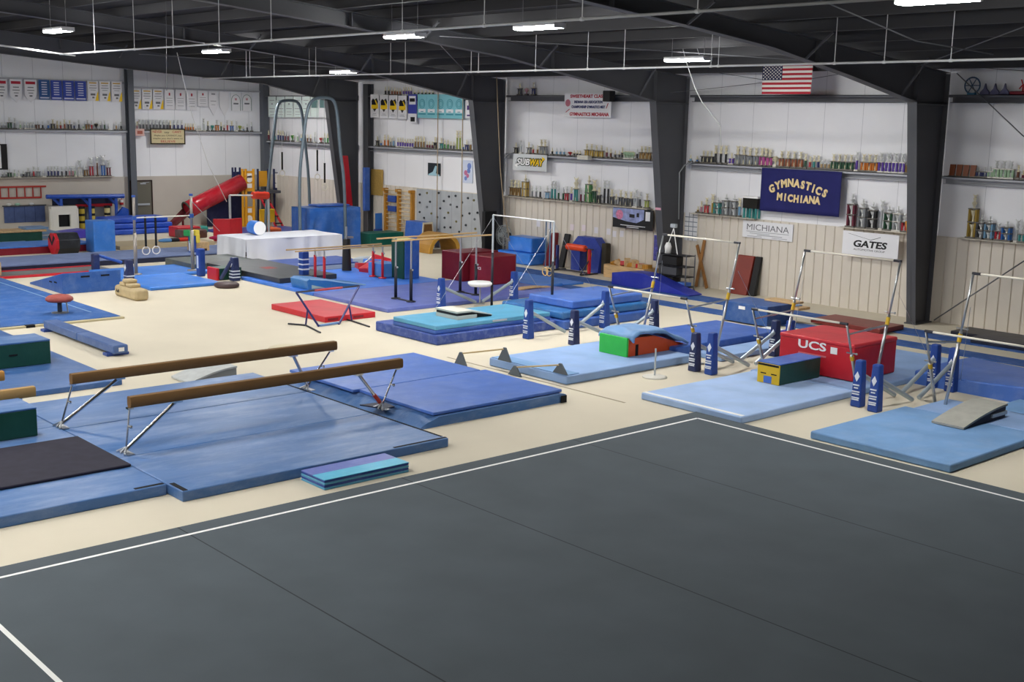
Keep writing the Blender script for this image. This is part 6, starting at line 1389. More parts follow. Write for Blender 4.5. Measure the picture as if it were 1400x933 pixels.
# ---------------------------------------------------------------- equipment along the right wall
q = G(743, 362); e = (30.4, 31.75, -28.75, -28.0)
BT2 = vinyl('tarp bright blue', '#2f78d8', rough=.3, bump=.7, bs=5)
o = box('covered_mat', 'upper half of the blue tarp covered pile by the pedestal fan', (30.45, 31.7, -28.75, -28.05), .42, .52, BT2, .06, seg=3)
o = box('covered_mat', 'lower half of the blue tarp covered pile by the pedestal fan', (30.3, 32.1, -28.8, -27.85), .0, .418, BT2, .09, seg=3)
a, c = WY(746, 318, -28.5), WY(752, 362, -28.3)
b = MB(); b.hexa([(30.0, -28.45, .0), (30.12, -28.3, .0), (30.12, -28.7, .0), (30.0, -28.85, .0), (29.95, -28.72, 1.15), (30.05, -28.6, 1.15), (30.05, -28.86, 1.15), (29.95, -28.88, 1.15)]); tag(b.build('folded_mat', V_MAROON, bevel=.02), 'narrow maroon mat leaning on the wall right of the blue tarp pile', 'mat')
b = MB(); b.hexa([(29.35, -28.5, 0), (29.6, -28.5, 0), (29.6, -28.62, 0), (29.35, -28.62, 0), (29.35, -28.8, 1.15), (29.6, -28.8, 1.15), (29.6, -28.88, 1.15), (29.35, -28.88, 1.15)]); tag(b.build('board', BLACK, bevel=.02), 'black board leaning on the wall behind the high bar post', 'board')
# octagon arch pad with yellow inside
a, c = WY(783, 323, -28.5), WY(822, 372, -28.5); xa_, xc_ = a.x, c.x; zt = 1.17
t = thing('arch_pad', 'blue octagon arch pad with yellow inside leaning on the wall', 'arch', ((xa_+xc_)/2, -28.5, 0))
b = MB(); O = [(xa_, .0), (xa_, zt*.72), (xa_-.3, zt), (xc_+.3, zt), (xc_, zt*.72), (xc_+.12, .0)]; I = [(xa_-.42, .0), (xa_-.42, zt*.55), (xa_-.5, zt*.68), (xc_+.5, zt*.68), (xc_+.42, zt*.55), (xc_+.5, .0)]
for k in range(5): b.hexa([(O[k][0], -28.45, O[k][1]), (O[k+1][0], -28.45, O[k+1][1]), (I[k+1][0], -28.45, I[k+1][1]), (I[k][0], -28.45, I[k][1]), (O[k][0], -28.8, O[k][1]), (O[k+1][0], -28.8, O[k+1][1]), (I[k+1][0], -28.8, I[k+1][1]), (I[k][0], -28.8, I[k][1])])
b.build('arch_shell', vinyl('arch blue', '#2b3f98'), t)
b = MB(); b.bx(I[4][0], I[0][0], -28.82, -28.8, .0, zt*.66); b.build('inner_panel', V_YEL, t, label='yellow inner panel')
# orange roller bar
zr_ = ZAT(G(797, 376), 338)
pA, pB = WY(774, 336, -27.9), WY(808, 342, -27.9); z_ = (pA.z+pB.z)/2
t = thing('training_bar', 'single training bar with orange roller before the blue arch pad', 'bar', ((pA.x+pB.x)/2, -27.9, 0))
b = MB(); b.tube([(pA.x+.15, -27.9, z_), (pB.x-.1, -27.9, z_)], .022, 8); b.build('bar', BARE, t)
b = MB(); b.tube([(pA.x-.05, -27.9, z_), (pB.x+.25, -27.9, z_)], .11, 12); b.build('roller_pad', vinyl('roller orange', '#e8481c', wa=.05), t, bevel=.03, seg=3)
for x, mm in ((WY(762, 350, -27.9).x, NLEG), (WY(806, 350, -27.9).x, V_RED)):
    b = MB(); b.bx(x-.04, x+.04, -27.94, -27.86, .05, z_); b.build('upright', mm, t)
    b = MB(); b.bar((x, -27.5, .03), (x, -28.3, .03), .06, .04); b.tube([(x, -27.9, .5), (x, -27.5, .05)], .025, 6); b.build('foot', BARE, t)
b = MB(); b.bar((WY(762, 350, -27.9).x, -27.9, .06), (WY(806, 350, -27.9).x, -27.9, .06), .06, .04); b.build('base_bar', BARE, t)
p_ = WY(828, 350, -28.6); box('heavy_bag', 'slim black and olive standing bag by the notice sheets', (p_.x-.1, p_.x+.12, -28.75, -28.5), 0, 1.02, mat('olive black canvas', '#3a352a', rough=.8, var=.5, vs=3), .04, cat='bag', seg=3)
# navy incline by the wood crate
q = [G(836, 393), G(925, 404), G(945, 399)]
yq = -26.75
b = MB(); prof = [(25.75, 0), (25.75, .36), (25.1, .5), (24.6, .5), (22.75, .06), (22.75, 0)]
prof = [(WY(836, 385, yq).x, .031), (WY(836, 385, yq).x, .4), (WY(860, 385, yq).x, .5), (WY(880, 385, yq).x, .5), (WY(942, 400, yq).x, .06), (WY(942, 400, yq).x, .031)]
b.prism([(x, yq, z) for x, z in prof], (0, -.6, 0)); tag(b.build('incline_wedge', vinyl('ultramarine vinyl', '#1f2d9c', wa=.06), bevel=.02), 'ultramarine incline wedge before the wood crate and the equipment rack', 'wedge')
a, c = WY(838, 375, -28.5), WY(893, 375, -28.5)
t = thing('wood_crate', 'open tan wooden crate behind the ultramarine incline wedge', 'crate', ((a.x+c.x)/2, -28.4, 0))
for (x0_, x1_, y0_, y1_) in ((c.x, a.x, -28.1, -28.05), (c.x, a.x, -28.75, -28.7), (c.x, c.x+.05, -28.7, -28.1), (a.x-.05, a.x, -28.7, -28.1)):
    b = MB(); b.bx(x0_, x1_, y0_, y1_, 0, .42); b.build('side_board', WOODL, t, bevel=.006)
rr = random.Random(11)
for k in range(9):
    x_ = c.x+.2+(a.x-c.x-.4)*k/8; mm = (GOLDW, WOODL, V_RED, WOODL, GOLDW, WOODL, V_RED, WOODL, GOLDW)[k]
    b = MB(); b.T = Matrix.Translation((x_, -28.4, .45)) @ Matrix.Rotation(rr.uniform(-1, 1), 4, 'Z') @ Matrix.Rotation(rr.uniform(-.4, .4), 4, 'Y'); b.bx(-.16, .16, -.1, .1, -.06, .08+(.1 if k in (3, 5) else 0)); b.T = Matrix.Identity(4)
    tag(b.build('wood_block', mm, bevel=.012), ('first', 'second', 'third', 'fourth', 'fifth', 'sixth', 'seventh', 'eighth', 'ninth')[k]+' from the right of the loose pieces heaped in the wood crate', 'block', 'pieces in the wood crate')
b = MB(); b.bx(c.x+.06, a.x-.06, -28.69, -28.11, .0, .33); b.build('crate_floor', WOODL, t)
# rack with screen and boxes
a, c = WY(909, 345, -27.75), WY(949, 350, -27.75); x1_, x0_ = a.x, c.x
t = thing('wire_rack', 'black wire shelving rack at the foot of the dark middle column', 'rack', ((x0_+x1_)/2, -27.6, 0)); RK = mat('black wire', '#1b1b1f', rough=.5, metal=.3)
for x in (x0_, x1_):
    for y in (-27.8, -27.4):
        b = MB(); b.tube([(x, y, .08), (x, y, 1.12)], .018, 6); b.ball((x, y, .045), .045); b.build('post', mat('steel rack post', '#6a6c72', metal=.5, rough=.4), t)
for z in (.15, .45, .75, 1.08):
    b = MB(); b.bx(x0_, x1_, -27.8, -27.4, z-.012, z+.012); b.build('shelf', RK, t)
for k, (nm, lb, u, w_, z, h_, mm) in enumerate((('screen', 'black boxy television on the second rack shelf', .62, .6, .764, .27, BLACK), ('storage_box', 'black storage box on the lowest rack shelf', .68, .5, .164, .25, BLACK), ('storage_box', 'dark grey storage box on the middle rack shelf', .6, .55, .464, .25, DSTEEL), ('shoe_tray', 'blue and white tray on the lowest rack shelf at right', .2, .35, .164, .12, V_ROYAL))):
    x = x0_+(x1_-x0_)*u; b = MB(); b.bx(x-w_/2, x+w_/2, -27.76, -27.45, z, z+h_); tag(b.build(nm, mm, bevel=.02), lb, 'television' if nm == 'screen' else 'box')
for k, u in enumerate((.25, .5)):
    x = x0_+(x1_-x0_)*u
x = x0_+(x1_-x0_)*.62; t2 = thing('tripod_easel', 'white tripod stand with lamp head on top of the wire rack', 'tripod', (x, -27.6, 1.094))
zt = ZAT(G(927, 393), 306)-0.0; zt = max(zt, 1.9)
for dx, dy in ((-.28, .1), (.22, .1), (0, -.2)):
    b = MB(); b.tube([(x+dx, -27.6+dy, 1.1), (x, -27.6, zt-.1)], .014, 6); b.build('leg', WHITE, t2)
b = MB(); b.cb((x, -27.6, zt-.02), (.2, .12, .12)); b.build('lamp_head', GREYM, t2, bevel=.02)
b = MB(); b.lathe([(.09, 1.094), (.11, 1.3), (.06, 1.42)], (x1_-.25, -27.6, 0), 12); tag(b.build('white_jug', WHITE, smooth=True), 'white jug on the top rack shelf left of the tripod', 'jug')
# boards leaning, wall pocket chart, red panel
for k, (xb_, xt_, zt_) in enumerate(((24.2, 23.55, 1.62), (23.15, 23.6, 1.5))):
    xb_ = WY((951, 966)[k], (390, 392)[k], -28.6).x; xt_ = WY((962, 952)[k], (330, 332)[k], -28.8).x; zt_ = WY(960, (328, 336)[k], -28.85).z
    b = MB(); b.bar((xb_, -28.62, .03), (xt_, -28.84, zt_), .1, .03, up=(0, 1, 0)); tag(b.build('wood_plank', mat('plank wood', '#9a6a38', rough=.6, var=.2, vs=4)), ('left', 'right')[k]+' tan wooden plank leaning on the wall by the wire rack', 'plank')
t, xl, xr_, z0, z1, y = R_panel('pocket_chart', 'white wall chart with grey grid right of the middle column', (937, 290), (952, 330), PAPER, 'chart', d=.06, th=.02)
b = MB()
for k in range(1, 6): z = z0+(z1-z0)*k/6; b.bx(xr_, xl, y, y+.004, z-.012, z+.012)
for k in range(1, 3): x = xr_+(xl-xr_)*k/3; b.bx(x-.01, x+.01, y, y+.004, z0, z1)
b.build('printed_grid', mat('grid grey', '#7a8490'), t)
b = MB(); xq0, xq1 = WY(1002, 375, -28.6).x, WY(1024, 375, -28.6).x
b.hexa([(xq1, -28.5, .0), (xq0, -28.5, .0), (xq0, -28.62, .0), (xq1, -28.62, .0), (xq1, -28.8, 1.15), (xq0, -28.8, 1.15), (xq0, -28.9, 1.15), (xq1, -28.9, 1.15)])
t = b.build('panel_mat', vinyl('rust red vinyl', '#7d2a1e', wear='#9a5040', wa=.1), bevel=.02); tag(t, 'rust red mat leaning on the ribbed wall right of the wire rack', 'mat')
b = MB(); b.hexa([(xq1-.25, -28.55, .0), (xq1-.03, -28.55, .0), (xq1-.03, -28.7, .0), (xq1-.25, -28.7, .0), (xq1-.25, -28.82, 1.15), (xq1-.03, -28.82, 1.15), (xq1-.03, -28.9, 1.15), (xq1-.25, -28.9, 1.15)]); tag(b.build('panel_mat', BLACK, bevel=.02), 'black mat leaning just right of the rust red mat', 'mat')
# pink sheet and purple streamers on the middle column
def col_sheet(name, label, p0, p1, x, m, cat):
    a, c = WX(p0[0], p0[1], x), WX(p1[0], p1[1], x); b = MB(); b.bx(x, x+.012, c.y, a.y, c.z, a.z); return tag(b.build(name, m), label, cat)
yi = YW+.95
a, c = WY(903, 274, yi+.28), WY(911, 288, yi+.28)
b = MB(); b.bx(24.25, 24.47, yi+.34, yi+.35, c.z, a.z); tag(b.build('notice_sheet', mat('pink sheet', '#d8a0b0', rough=.7)), 'pink notice on the inner face of the middle column', 'notice')
b = MB(); a, c = WY(898, 322, yi+.2), WY(905, 358, yi+.2); b.bx(24.45, 24.62, yi+.16, yi+.18, c.z, a.z); tag(b.build('hanging_cloth', mat('purple white cloth', '#4b4a90', rough=.8, var=.6, vs=9)), 'purple and white cloth hanging at the left edge of the middle column', 'cloth')
# loudspeaker boxes, small wall units and medal hooks by the near column
a, c = WY(783, 211, YW+.4), WY(805, 219, YW+.4)
b = MB(); b.bx(c.x, a.x-.25, YW+.25, YW+.45, c.z, a.z-.02); tag(b.build('emergency_light', mat('cream plastic box', '#cfccc0', rough=.5), bevel=.02), 'cream emergency light box on the shelf between the middle columns', 'light')
xm = WY(1241, 330, YW+.4).x
t = thing('coat_rack', 'honey wood rack with pegs leaning by the nearest column', 'rack', (xm, YW+.4, 1.3))
a, c = WY(1241, 302, YW+.45), WY(1248, 357, YW+.45)
b = MB(); b.bar((a.x, YW+.45, a.z), (c.x, YW+.45, c.z), .14, .05, up=(0, 1, 0)); b.build('rack_board', GOLDW, t, bevel=.01)
for k in range(5):
    p_ = Vector((a.x, YW+.48, a.z)).lerp(Vector((c.x, YW+.48, c.z)), .12+.18*k); b = MB(); b.tube([p_, p_+Vector((-.16, .06, .02))], .02, 6); b.build('peg', GOLDW, t)
a, c = WY(1236, 329, YW+.3), WY(1243, 339, YW+.3); b = MB(); b.bx(c.x, a.x, YW+.046, YW+.14, c.z, a.z); tag(b.build('alarm_box', mat('dark red box', '#6a1c1c', rough=.5), bevel=.01), 'small dark red alarm box left of the peg rack', 'box')
# ------------------------------------------------------------------ trophies on the girts and ledges
TC = {'black': '#1c1c20', 'dark grey': '#44464c', 'grey': '#85888c', 'silver': '#b8bcc0', 'white': '#dcdcd8', 'cream': '#cfc8a8', 'gold': '#b8963c', 'bronze': '#8a6a38', 'brown': '#6a3f28', 'copper': '#8f4a28', 'orange': '#c8701e', 'red': '#b02430', 'maroon': '#6a2034', 'pink': '#c08a94', 'magenta': '#a83a84', 'purple': '#5a3aa0', 'navy': '#28306a', 'blue': '#2f6ab8', 'light blue': '#7aa8cc', 'teal': '#2f8a88', 'green': '#3a8a3c', 'dark green': '#1f4a30', 'pale green': '#9fc09c', 'yellow green': '#9aa848', 'tan': '#b09468'}
def tmat(c):
    h = TC[c]; q = [int(int(h[i:i+2], 16)*.9+.1*120) for i in (1, 3, 5)]
    return mat('trophy '+c, '#%02x%02x%02x' % tuple(q), rough=.35, metal=.35 if c in ('gold', 'silver', 'bronze') else .05)
TOPG, TOPS, TBASE, TBASW = mat('trophy gilt figure', '#ded6b8', rough=.4, metal=.1), mat('trophy silver figure', '#dcdedc', rough=.35, metal=.3), mat('trophy grey marble base', '#6c6862', rough=.4), mat('trophy white base', '#d0ccc4', rough=.4)
_TM = {}
def figure(b, x, z, s):
    s_ = max(s, .12)*1.25
    b.tube([(x, 0, z), (x, 0, z+s*.18), (x, 0, z+s*.5), (x, 0, z+s*.68)], [s_*.2, s_*.08, s_*.17, s_*.07], 6)
    b.ball((x, 0, z+s*.78), s_*.11, n=6, m=4)
    b.tube([(x-.02*s, 0, z+s*.6), (x-s_*.2, 0, z+s*.98)], s_*.04, 4); b.tube([(x+.02*s, 0, z+s*.6), (x+s_*.2, 0, z+s*.98)], s_*.04, 4)
def tmesh(kind, c, h, top):
    h = round(h/.03)*.03; key = (kind, c, h, top)
    if key in _TM: return _TM[key]
    b = MB(); fs = min(.26, h*.42)
    if kind == 's':
        b.mi = 0; b.bx(-.06, .06, -.05, .05, 0, .05)
        b.mi = 1; b.tube([(0, 0, .05), (0, 0, h-fs-.02)], .034, 8)
        b.mi = 2; b.lathe([(.05, h-fs-.02), (.05, h-fs)], n=8); figure(b, 0, h-fs, fs)
    elif kind == 'd':
        w = .062; hc = h*.5
        b.mi = 0; b.bx(-w-.035, w+.035, -.06, .06, 0, .04)
        b.mi = 1
        for x in (-w+.01, w-.01): b.tube([(x, 0, .04), (x, 0, hc)], .034, 8)
        b.mi = 0; b.bx(-w-.03, w+.03, -.055, .055, hc, hc+.025)
        b.mi = 2; figure(b, 0, .04, min(.13, hc*.75)); figure(b, 0, hc+.025, h-hc-.025)
    elif kind == 't':
        w = .1; h1, h2 = h*.36, h*.66
        b.mi = 0; b.bx(-w-.04, w+.04, -.09, .09, 0, .04); b.bx(-w-.02, w+.02, -.08, .08, h1, h1+.025); b.bx(-w-.02, w+.02, -.08, .08, h2, h2+.025)
        b.mi = 1
        for x in (-w+.01, w-.01):
            for y in (-.05, .05): b.tube([(x, y, .04), (x, y, h1)], .028, 6); b.tube([(x, y, h1+.02), (x, y, h2)], .028, 6)
        b.mi = 2; b.lathe([(.03, .04), (.03, h1*.5), (.08, h1*.9)], n=10); b.lathe([(.03, h1+.025), (.025, h1+(h2-h1)*.4), (.08, h2-.02)], n=10)
        b.lathe([(.05, h2+.025), (.02, h2+.06), (.07, h2+(h-h2)*.45)], n=10); figure(b, 0, h2+(h-h2)*.45, (h-h2)*.55)
    elif kind == 'c':
        b.mi = 0; b.bx(-.06, .06, -.06, .06, 0, h*.22)
        b.mi = 1; b.lathe([(.03, h*.22), (.02, h*.4), (.075, h*.75), (.08, h*.95)], n=10)
        b.mi = 2; b.torus((.09, 0, h*.7), .035, .01, 'Y', 8, 4); b.torus((-.09, 0, h*.7), .035, .01, 'Y', 8, 4); b.ball((0, 0, h*.95), .05, (1, 1, .6), 8, 4)
    elif kind == 'p':
        b.mi = 1; b.prism([(-.065, -.02, 0), (.065, -.02, 0), (.075, .02, h), (-.075, .02, h)], (0, .03, 0))
        b.mi = 2; b.bx(-.045, .045, .048, .06, h*.35, h*.8); b.mi = 0; b.bx(-.08, .08, -.05, .06, -.0, .02)
    me = b.mesh('trophy', [TBASW if c in ('white', 'cream', 'pale green', 'silver', 'purple') else TBASE, tmat(c), TOPS if top == 's' else TOPG])
    _TM[key] = me; return me
ORDN = ['leftmost', 'second', 'third', 'fourth', 'fifth', 'sixth', 'seventh', 'eighth', 'ninth']
KW = {'s': 'single column trophy', 'd': 'twin column trophy', 't': 'two tier trophy', 'c': 'cup trophy', 'p': 'plaque'}
_used = {}
def shelf(name, wall, ylo, yhi, zsh, items, depth=.12):
    """items: (x0, x1, n, height in picture rows, kind, colour, top)   x positions read in the photo along the shelf front"""
    (xa, ya), (xb, yb) = ylo, yhi
    L = []
    for it in items:
        x0, x1, n, hp, kind, c = it[:6]; top = it[6] if len(it) > 6 else 'g'
        for k in range(n):
            px = x0 if n == 1 else x0+(x1-x0)*k/(n-1); py = ya+(yb-ya)*(px-xa)/(xb-xa)
            if wall == 'R': P = WY(px, py, YW+depth); rot = PI
            else: P = WX(px, py, XE-depth); rot = PI/2
            hm = ZAT((P.x, P.y, 0), proj((P.x, P.y, zsh))[1]-hp)-zsh
            L.append((px, P, hm, kind, c, top, k, n, rot))
    for i, (px, P, hm, kind, c, top, k, n, rot) in enumerate(L):
        o = bpy.data.objects.new('trophy', tmesh(kind, c, max(.15, hm), top)); COL.objects.link(o)
        o.location = (P.x, P.y, zsh+.001); o.rotation_euler = (0, 0, rot)
        if n > 1: lb = '%s from left of %d %s %ss, %s' % (ORDN[k] if k else 'leftmost', n, c, KW[kind], name)
        else:
            nb = [L[j][4] for j in (i-1, i+1) if 0 <= j < len(L)]
            lb = '%s %s beside the %s one, %s' % (c, KW[kind], nb[0], name)
            if lb in _used and len(nb) > 1: lb = '%s %s between %s and %s ones, %s' % (c, KW[kind], nb[0], nb[1], name)
        lb = lb.replace('leftmost from left', 'leftmost')
        if lb in _used:
            _used[lb] += 1; lb = ('second', 'third', 'fourth', 'fifth', 'sixth')[_used[lb]-2]+' such '+lb.replace(' column', '', 1)
        _used.setdefault(lb, 1)
        tag(o, lb, 'trophy', 'trophies, '+name)
ZG = 3.80
shelf('shelf above navy banner', 'R', (941, 221), (1245, 236), ZG, [
    (944, 0, 1, 11, 's', 'light blue'), (953, 0, 1, 10, 's', 'blue'), (961.5, 972.5, 3, 18, 'd', 'black'), (978, 992, 3, 26, 's', 'black'), (1000, 0, 1, 16, 'd', 'purple'),
    (1008, 1033, 4, 26, 'd', 'grey'), (1041, 1052, 3, 25, 'd', 'magenta'), (1060, 0, 1, 15, 'c', 'cream'), (1068, 1094, 4, 23, 'd', 'copper'), (1101, 0, 1, 21, 's', 'dark green'),
    (1107, 0, 1, 17, 's', 'red'), (1112.5, 0, 1, 19, 's', 'teal'), (1118.5, 0, 1, 19, 's', 'navy'), (1123, 1133, 3, 15, 's', 'tan', 's'), (1139, 1163, 4, 23, 'd', 'dark green'),
    (1171, 0, 1, 28, 's', 'purple', 's'), (1180, 1196, 3, 24, 'd', 'orange'), (1204, 1233, 4, 28, 'd', 'purple', 's'), (1241.5, 0, 1, 24, 'd', 'bronze')])
shelf('ledge left of navy banner', 'R', (950, 291.5), (1035, 298.5), ZW+.035, [
    (954, 0, 1, 9, 's', 'bronze'), (958.5, 0, 1, 17, 's', 'pink'), (965.5, 0, 1, 23, 'd', 'red'), (973.5, 0, 1, 29, 's', 'gold'), (980.5, 0, 1, 25, 't', 'teal', 's'),
    (992, 1003, 2, 30, 't', 'grey', 's'), (1010.5, 0, 1, 26, 's', 'light blue')])
shelf('ledge over black lettered banner', 'R', (1155, 311), (1244, 318), ZW+.035, [
    (1163, 0, 1, 46, 't', 'maroon', 's'), (1178, 0, 1, 41, 't', 'grey', 's'), (1192, 0, 1, 38, 't', 'black', 's'), (1204, 0, 1, 42, 's', 'silver', 's'), (1214, 0, 1, 36, 't', 'dark green', 's'),
    (1226, 0, 1, 36, 't', 'silver', 's'), (1235.5, 0, 1, 26, 'd', 'red', 's'), (1241.5, 0, 1, 20, 's', 'maroon')])
shelf('shelf right of nearest column', 'R', (1290, 240.5), (1400, 250), ZG, [
    (1301, 1329, 4, 16, 'p', 'copper'), (1338, 1346, 2, 15, 'd', 'navy', 's'), (1353, 0, 1, 17, 'd', 'pale green', 's'), (1361, 1381, 3, 25, 'd', 'pale green', 's'), (1391, 0, 1, 21, 's', 'brown'), (1398, 0, 1, 13, 's', 'maroon')])
shelf('ledge right of nearest column', 'R', (1318, 327.5), (1400, 334.5), ZW+.035, [
    (1328, 0, 1, 60, 't', 'gold'), (1340, 0, 1, 33, 't', 'dark grey', 's'), (1351, 0, 1, 32, 't', 'light blue', 's'), (1363.5, 0, 1, 25, 'd', 'red', 's'), (1375, 0, 1, 28, 't', 'blue', 's'), (1389, 0, 1, 31, 's', 'silver', 's'), (1396, 0, 1, 22, 'd', 'teal', 's')])
shelf('shelf over the arrow lettered sign', 'R', (698, 208.5), (748, 211.5), ZG, [
    (705.5, 0, 1, 15, 'd', 'black'), (712, 0, 1, 19, 's', 'silver', 's'), (723, 0, 1, 16, 'd', 'grey'), (729, 0, 1, 13, 's', 'red'), (735, 0, 1, 13, 's', 'bronze'), (740, 745, 2, 21, 'd', 'grey')])
shelf('middle shelf between columns', 'R', (750, 212), (897, 219.5), ZG, [
    (755, 0, 1, 11, 's', 'black'), (761, 771, 3, 11, 's', 'light blue', 's'), (779.5, 0, 1, 6, 'c', 'red'), (785, 793, 3, 8, 's', 'dark grey'), (802, 822, 4, 18, 'd', 'gold'), (829.5, 0, 1, 15, 's', 'maroon'),
    (835, 0, 1, 14, 's', 'brown'), (841, 846.5, 2, 11, 's', 'dark grey'), (850.5, 0, 1, 16, 's', 'black'), (855, 865, 4, 10, 'c', 'pale green'), (871, 0, 1, 16, 's', 'black', 's'), (877, 887, 3, 19, 'd', 'bronze'), (893.5, 0, 1, 9, 's', 'orange')])
shelf('middle ledge between columns', 'R', (694, 269), (893, 287.5), ZW+.035, [
    (699, 709, 3, 23, 'd', 'bronze'), (718, 0, 1, 31, 't', 'gold'), (727.5, 733, 2, 18, 's', 'grey', 's'), (738.5, 0, 1, 18, 's', 'black', 's'), (748, 0, 1, 19, 'd', 'light blue', 's'), (754.5, 758.5, 2, 26, 's', 'teal', 's'),
    (763.5, 770, 2, 19, 's', 'dark green', 's'), (774.5, 0, 1, 20, 'd', 'red', 's'), (781, 0, 1, 21, 's', 'purple'), (787, 0, 1, 34, 'd', 'teal'), (794, 799.5, 2, 21, 's', 'maroon', 's'),
    (804.5, 0, 1, 38, 't', 'green'), (812, 0, 1, 33, 'd', 'dark green'), (818.5, 0, 1, 24, 'd', 'black'), (826, 831, 2, 33, 's', 'black', 's'), (836, 0, 1, 22, 'd', 'dark grey'), (842, 0, 1, 16, 's', 'grey'), (848, 862, 3, 22, 'd', 'dark grey'), (868.5, 0, 1, 26, 'd', 'silver', 's'), (874.5, 0, 1, 22, 's', 'dark grey', 's'), (884, 0, 1, 21, 'd', 'yellow green')])
shelf('shelf above the climbing wall', 'R', (508, 200), (652, 207), ZG, [
    (516, 0, 1, 14, 'd', 'black'), (521, 0, 1, 9, 's', 'blue'), (526, 530.5, 2, 16, 's', 'orange'), (534, 0, 1, 13, 's', 'grey'), (538, 0, 1, 15, 's', 'light blue', 's'), (544, 564, 7, 13, 's', 'purple'), (568, 579.5, 4, 17, 's', 'bronze'),
    (584, 591, 3, 11, 's', 'maroon'), (595, 0, 1, 17, 'd', 'black'), (603.5, 0, 1, 16, 'd', 'teal'), (608, 612.5, 2, 14, 's', 'green'), (616.5, 620.5, 2, 12, 's', 'dark grey'), (625, 629, 2, 28, 's', 'yellow green'), (633, 0, 1, 10, 's', 'blue'), (638, 0, 1, 15, 'd', 'navy'), (643.5, 648, 2, 17, 's', 'bronze', 's')])
shelf('girt over the crest banners', 'R', (525, 128.7), (600, 129.2), 5.84, [
    (527, 531.5, 2, 12, 's', 'black'), (536, 547, 4, 11, 's', 'copper'), (552, 562, 4, 12, 's', 'purple'), (567, 592, 6, 8, 's', 'dark green')])
shelf('top girt left of red sign', 'R', (700, 125.5), (735, 125.5), 5.84, [(710.5, 0, 1, 16, 'd', 'dark grey'), (720, 0, 1, 9, 'c', 'pink'), (729.5, 0, 1, 18, 'd', 'navy')])
shelf('shelf behind the slate ring frames', 'R', (365, 193), (462, 197), ZG, [
    (367.5, 0, 1, 14, 's', 'maroon'), (376, 0, 1, 14, 's', 'teal'), (380.5, 387, 3, 15, 's', 'navy'), (390, 394, 2, 14, 's', 'maroon', 's'), (400, 0, 1, 9, 'c', 'green'), (407, 0, 1, 14, 's', 'pale green', 's'), (412, 0, 1, 11, 's', 'light blue'), (420.5, 425, 2, 11, 's', 'brown'), (430.5, 0, 1, 15, 's', 'silver', 's'), (439, 0, 1, 8, 'c', 'red'), (444, 452.5, 3, 14, 's', 'green'), (460, 0, 1, 12, 's', 'dark grey'), (483.5, 0, 1, 12, 's', 'red')])
ZE = 4.191
shelf('shelf above the exit door', 'E', (177, 176.5), (346, 178.5), ZE, [
    (178.5, 187.5, 3, 13, 's', 'pink'), (191.5, 229, 9, 15, 's', 'dark grey', 's'), (233, 0, 1, 14, 's', 'brown'), (238.5, 249, 3, 15, 's', 'navy', 's'), (254, 264.5, 4, 10, 's', 'orange'), (269, 274, 3, 7, 's', 'white', 's'), (279, 0, 1, 18, 's', 'silver', 's'), (284.5, 0, 1, 14, 's', 'dark grey'),
    (290.5, 0, 1, 8, 'c', 'teal'), (297, 0, 1, 16, 'd', 'orange', 's'), (302.5, 0, 1, 13, 's', 'dark green'), (306.5, 0, 1, 9, 's', 'maroon'), (311, 0, 1, 16, 's', 'red', 's'), (317, 0, 1, 15, 'd', 'blue'), (323.5, 0, 1, 15, 's', 'silver', 's'), (328, 0, 1, 8, 'c', 'yellow green'), (333, 0, 1, 7, 's', 'light blue'), (338, 0, 1, 11, 's', 'dark grey', 's'), (344, 0, 1, 14, 's', 'grey', 's')])
shelf('far left end wall shelf', 'E', (0, 174.5), (168, 176), ZE, [
    (2.5, 7, 2, 9, 's', 'grey', 's'), (13.5, 0, 1, 17, 'd', 'dark green', 's'), (20.5, 0, 1, 16, 's', 'grey', 's'), (28, 0, 1, 11, 's', 'pale green', 's'), (34.5, 46, 4, 10, 's', 'silver', 's'), (51.5, 0, 1, 11, 'd', 'brown', 's'), (58.5, 0, 1, 11, 's', 'black', 's'), (66, 0, 1, 11, 's', 'blue', 's'), (72.5, 0, 1, 14, 'd', 'black'),
    (78.5, 0, 1, 12, 's', 'tan'), (83, 0, 1, 11, 's', 'red'), (88.5, 0, 1, 14, 's', 'copper'), (95.5, 0, 1, 13, 'd', 'dark grey'), (101.5, 0, 1, 11, 's', 'navy', 's'), (108, 0, 1, 14, 's', 'dark grey', 's'), (114, 0, 1, 9, 's', 'pale green', 's'), (120, 0, 1, 14, 'd', 'bronze', 's'), (125.5, 0, 1, 13, 's', 'red', 's'), (131.5, 0, 1, 9, 'c', 'black'), (137.5, 0, 1, 13, 's', 'grey', 's'), (143, 0, 1, 14, 's', 'dark green', 's'), (148.5, 0, 1, 10, 's', 'silver', 's'), (159, 0, 1, 12, 's', 'tan', 's'), (165.5, 0, 1, 12, 's', 'black', 's')])
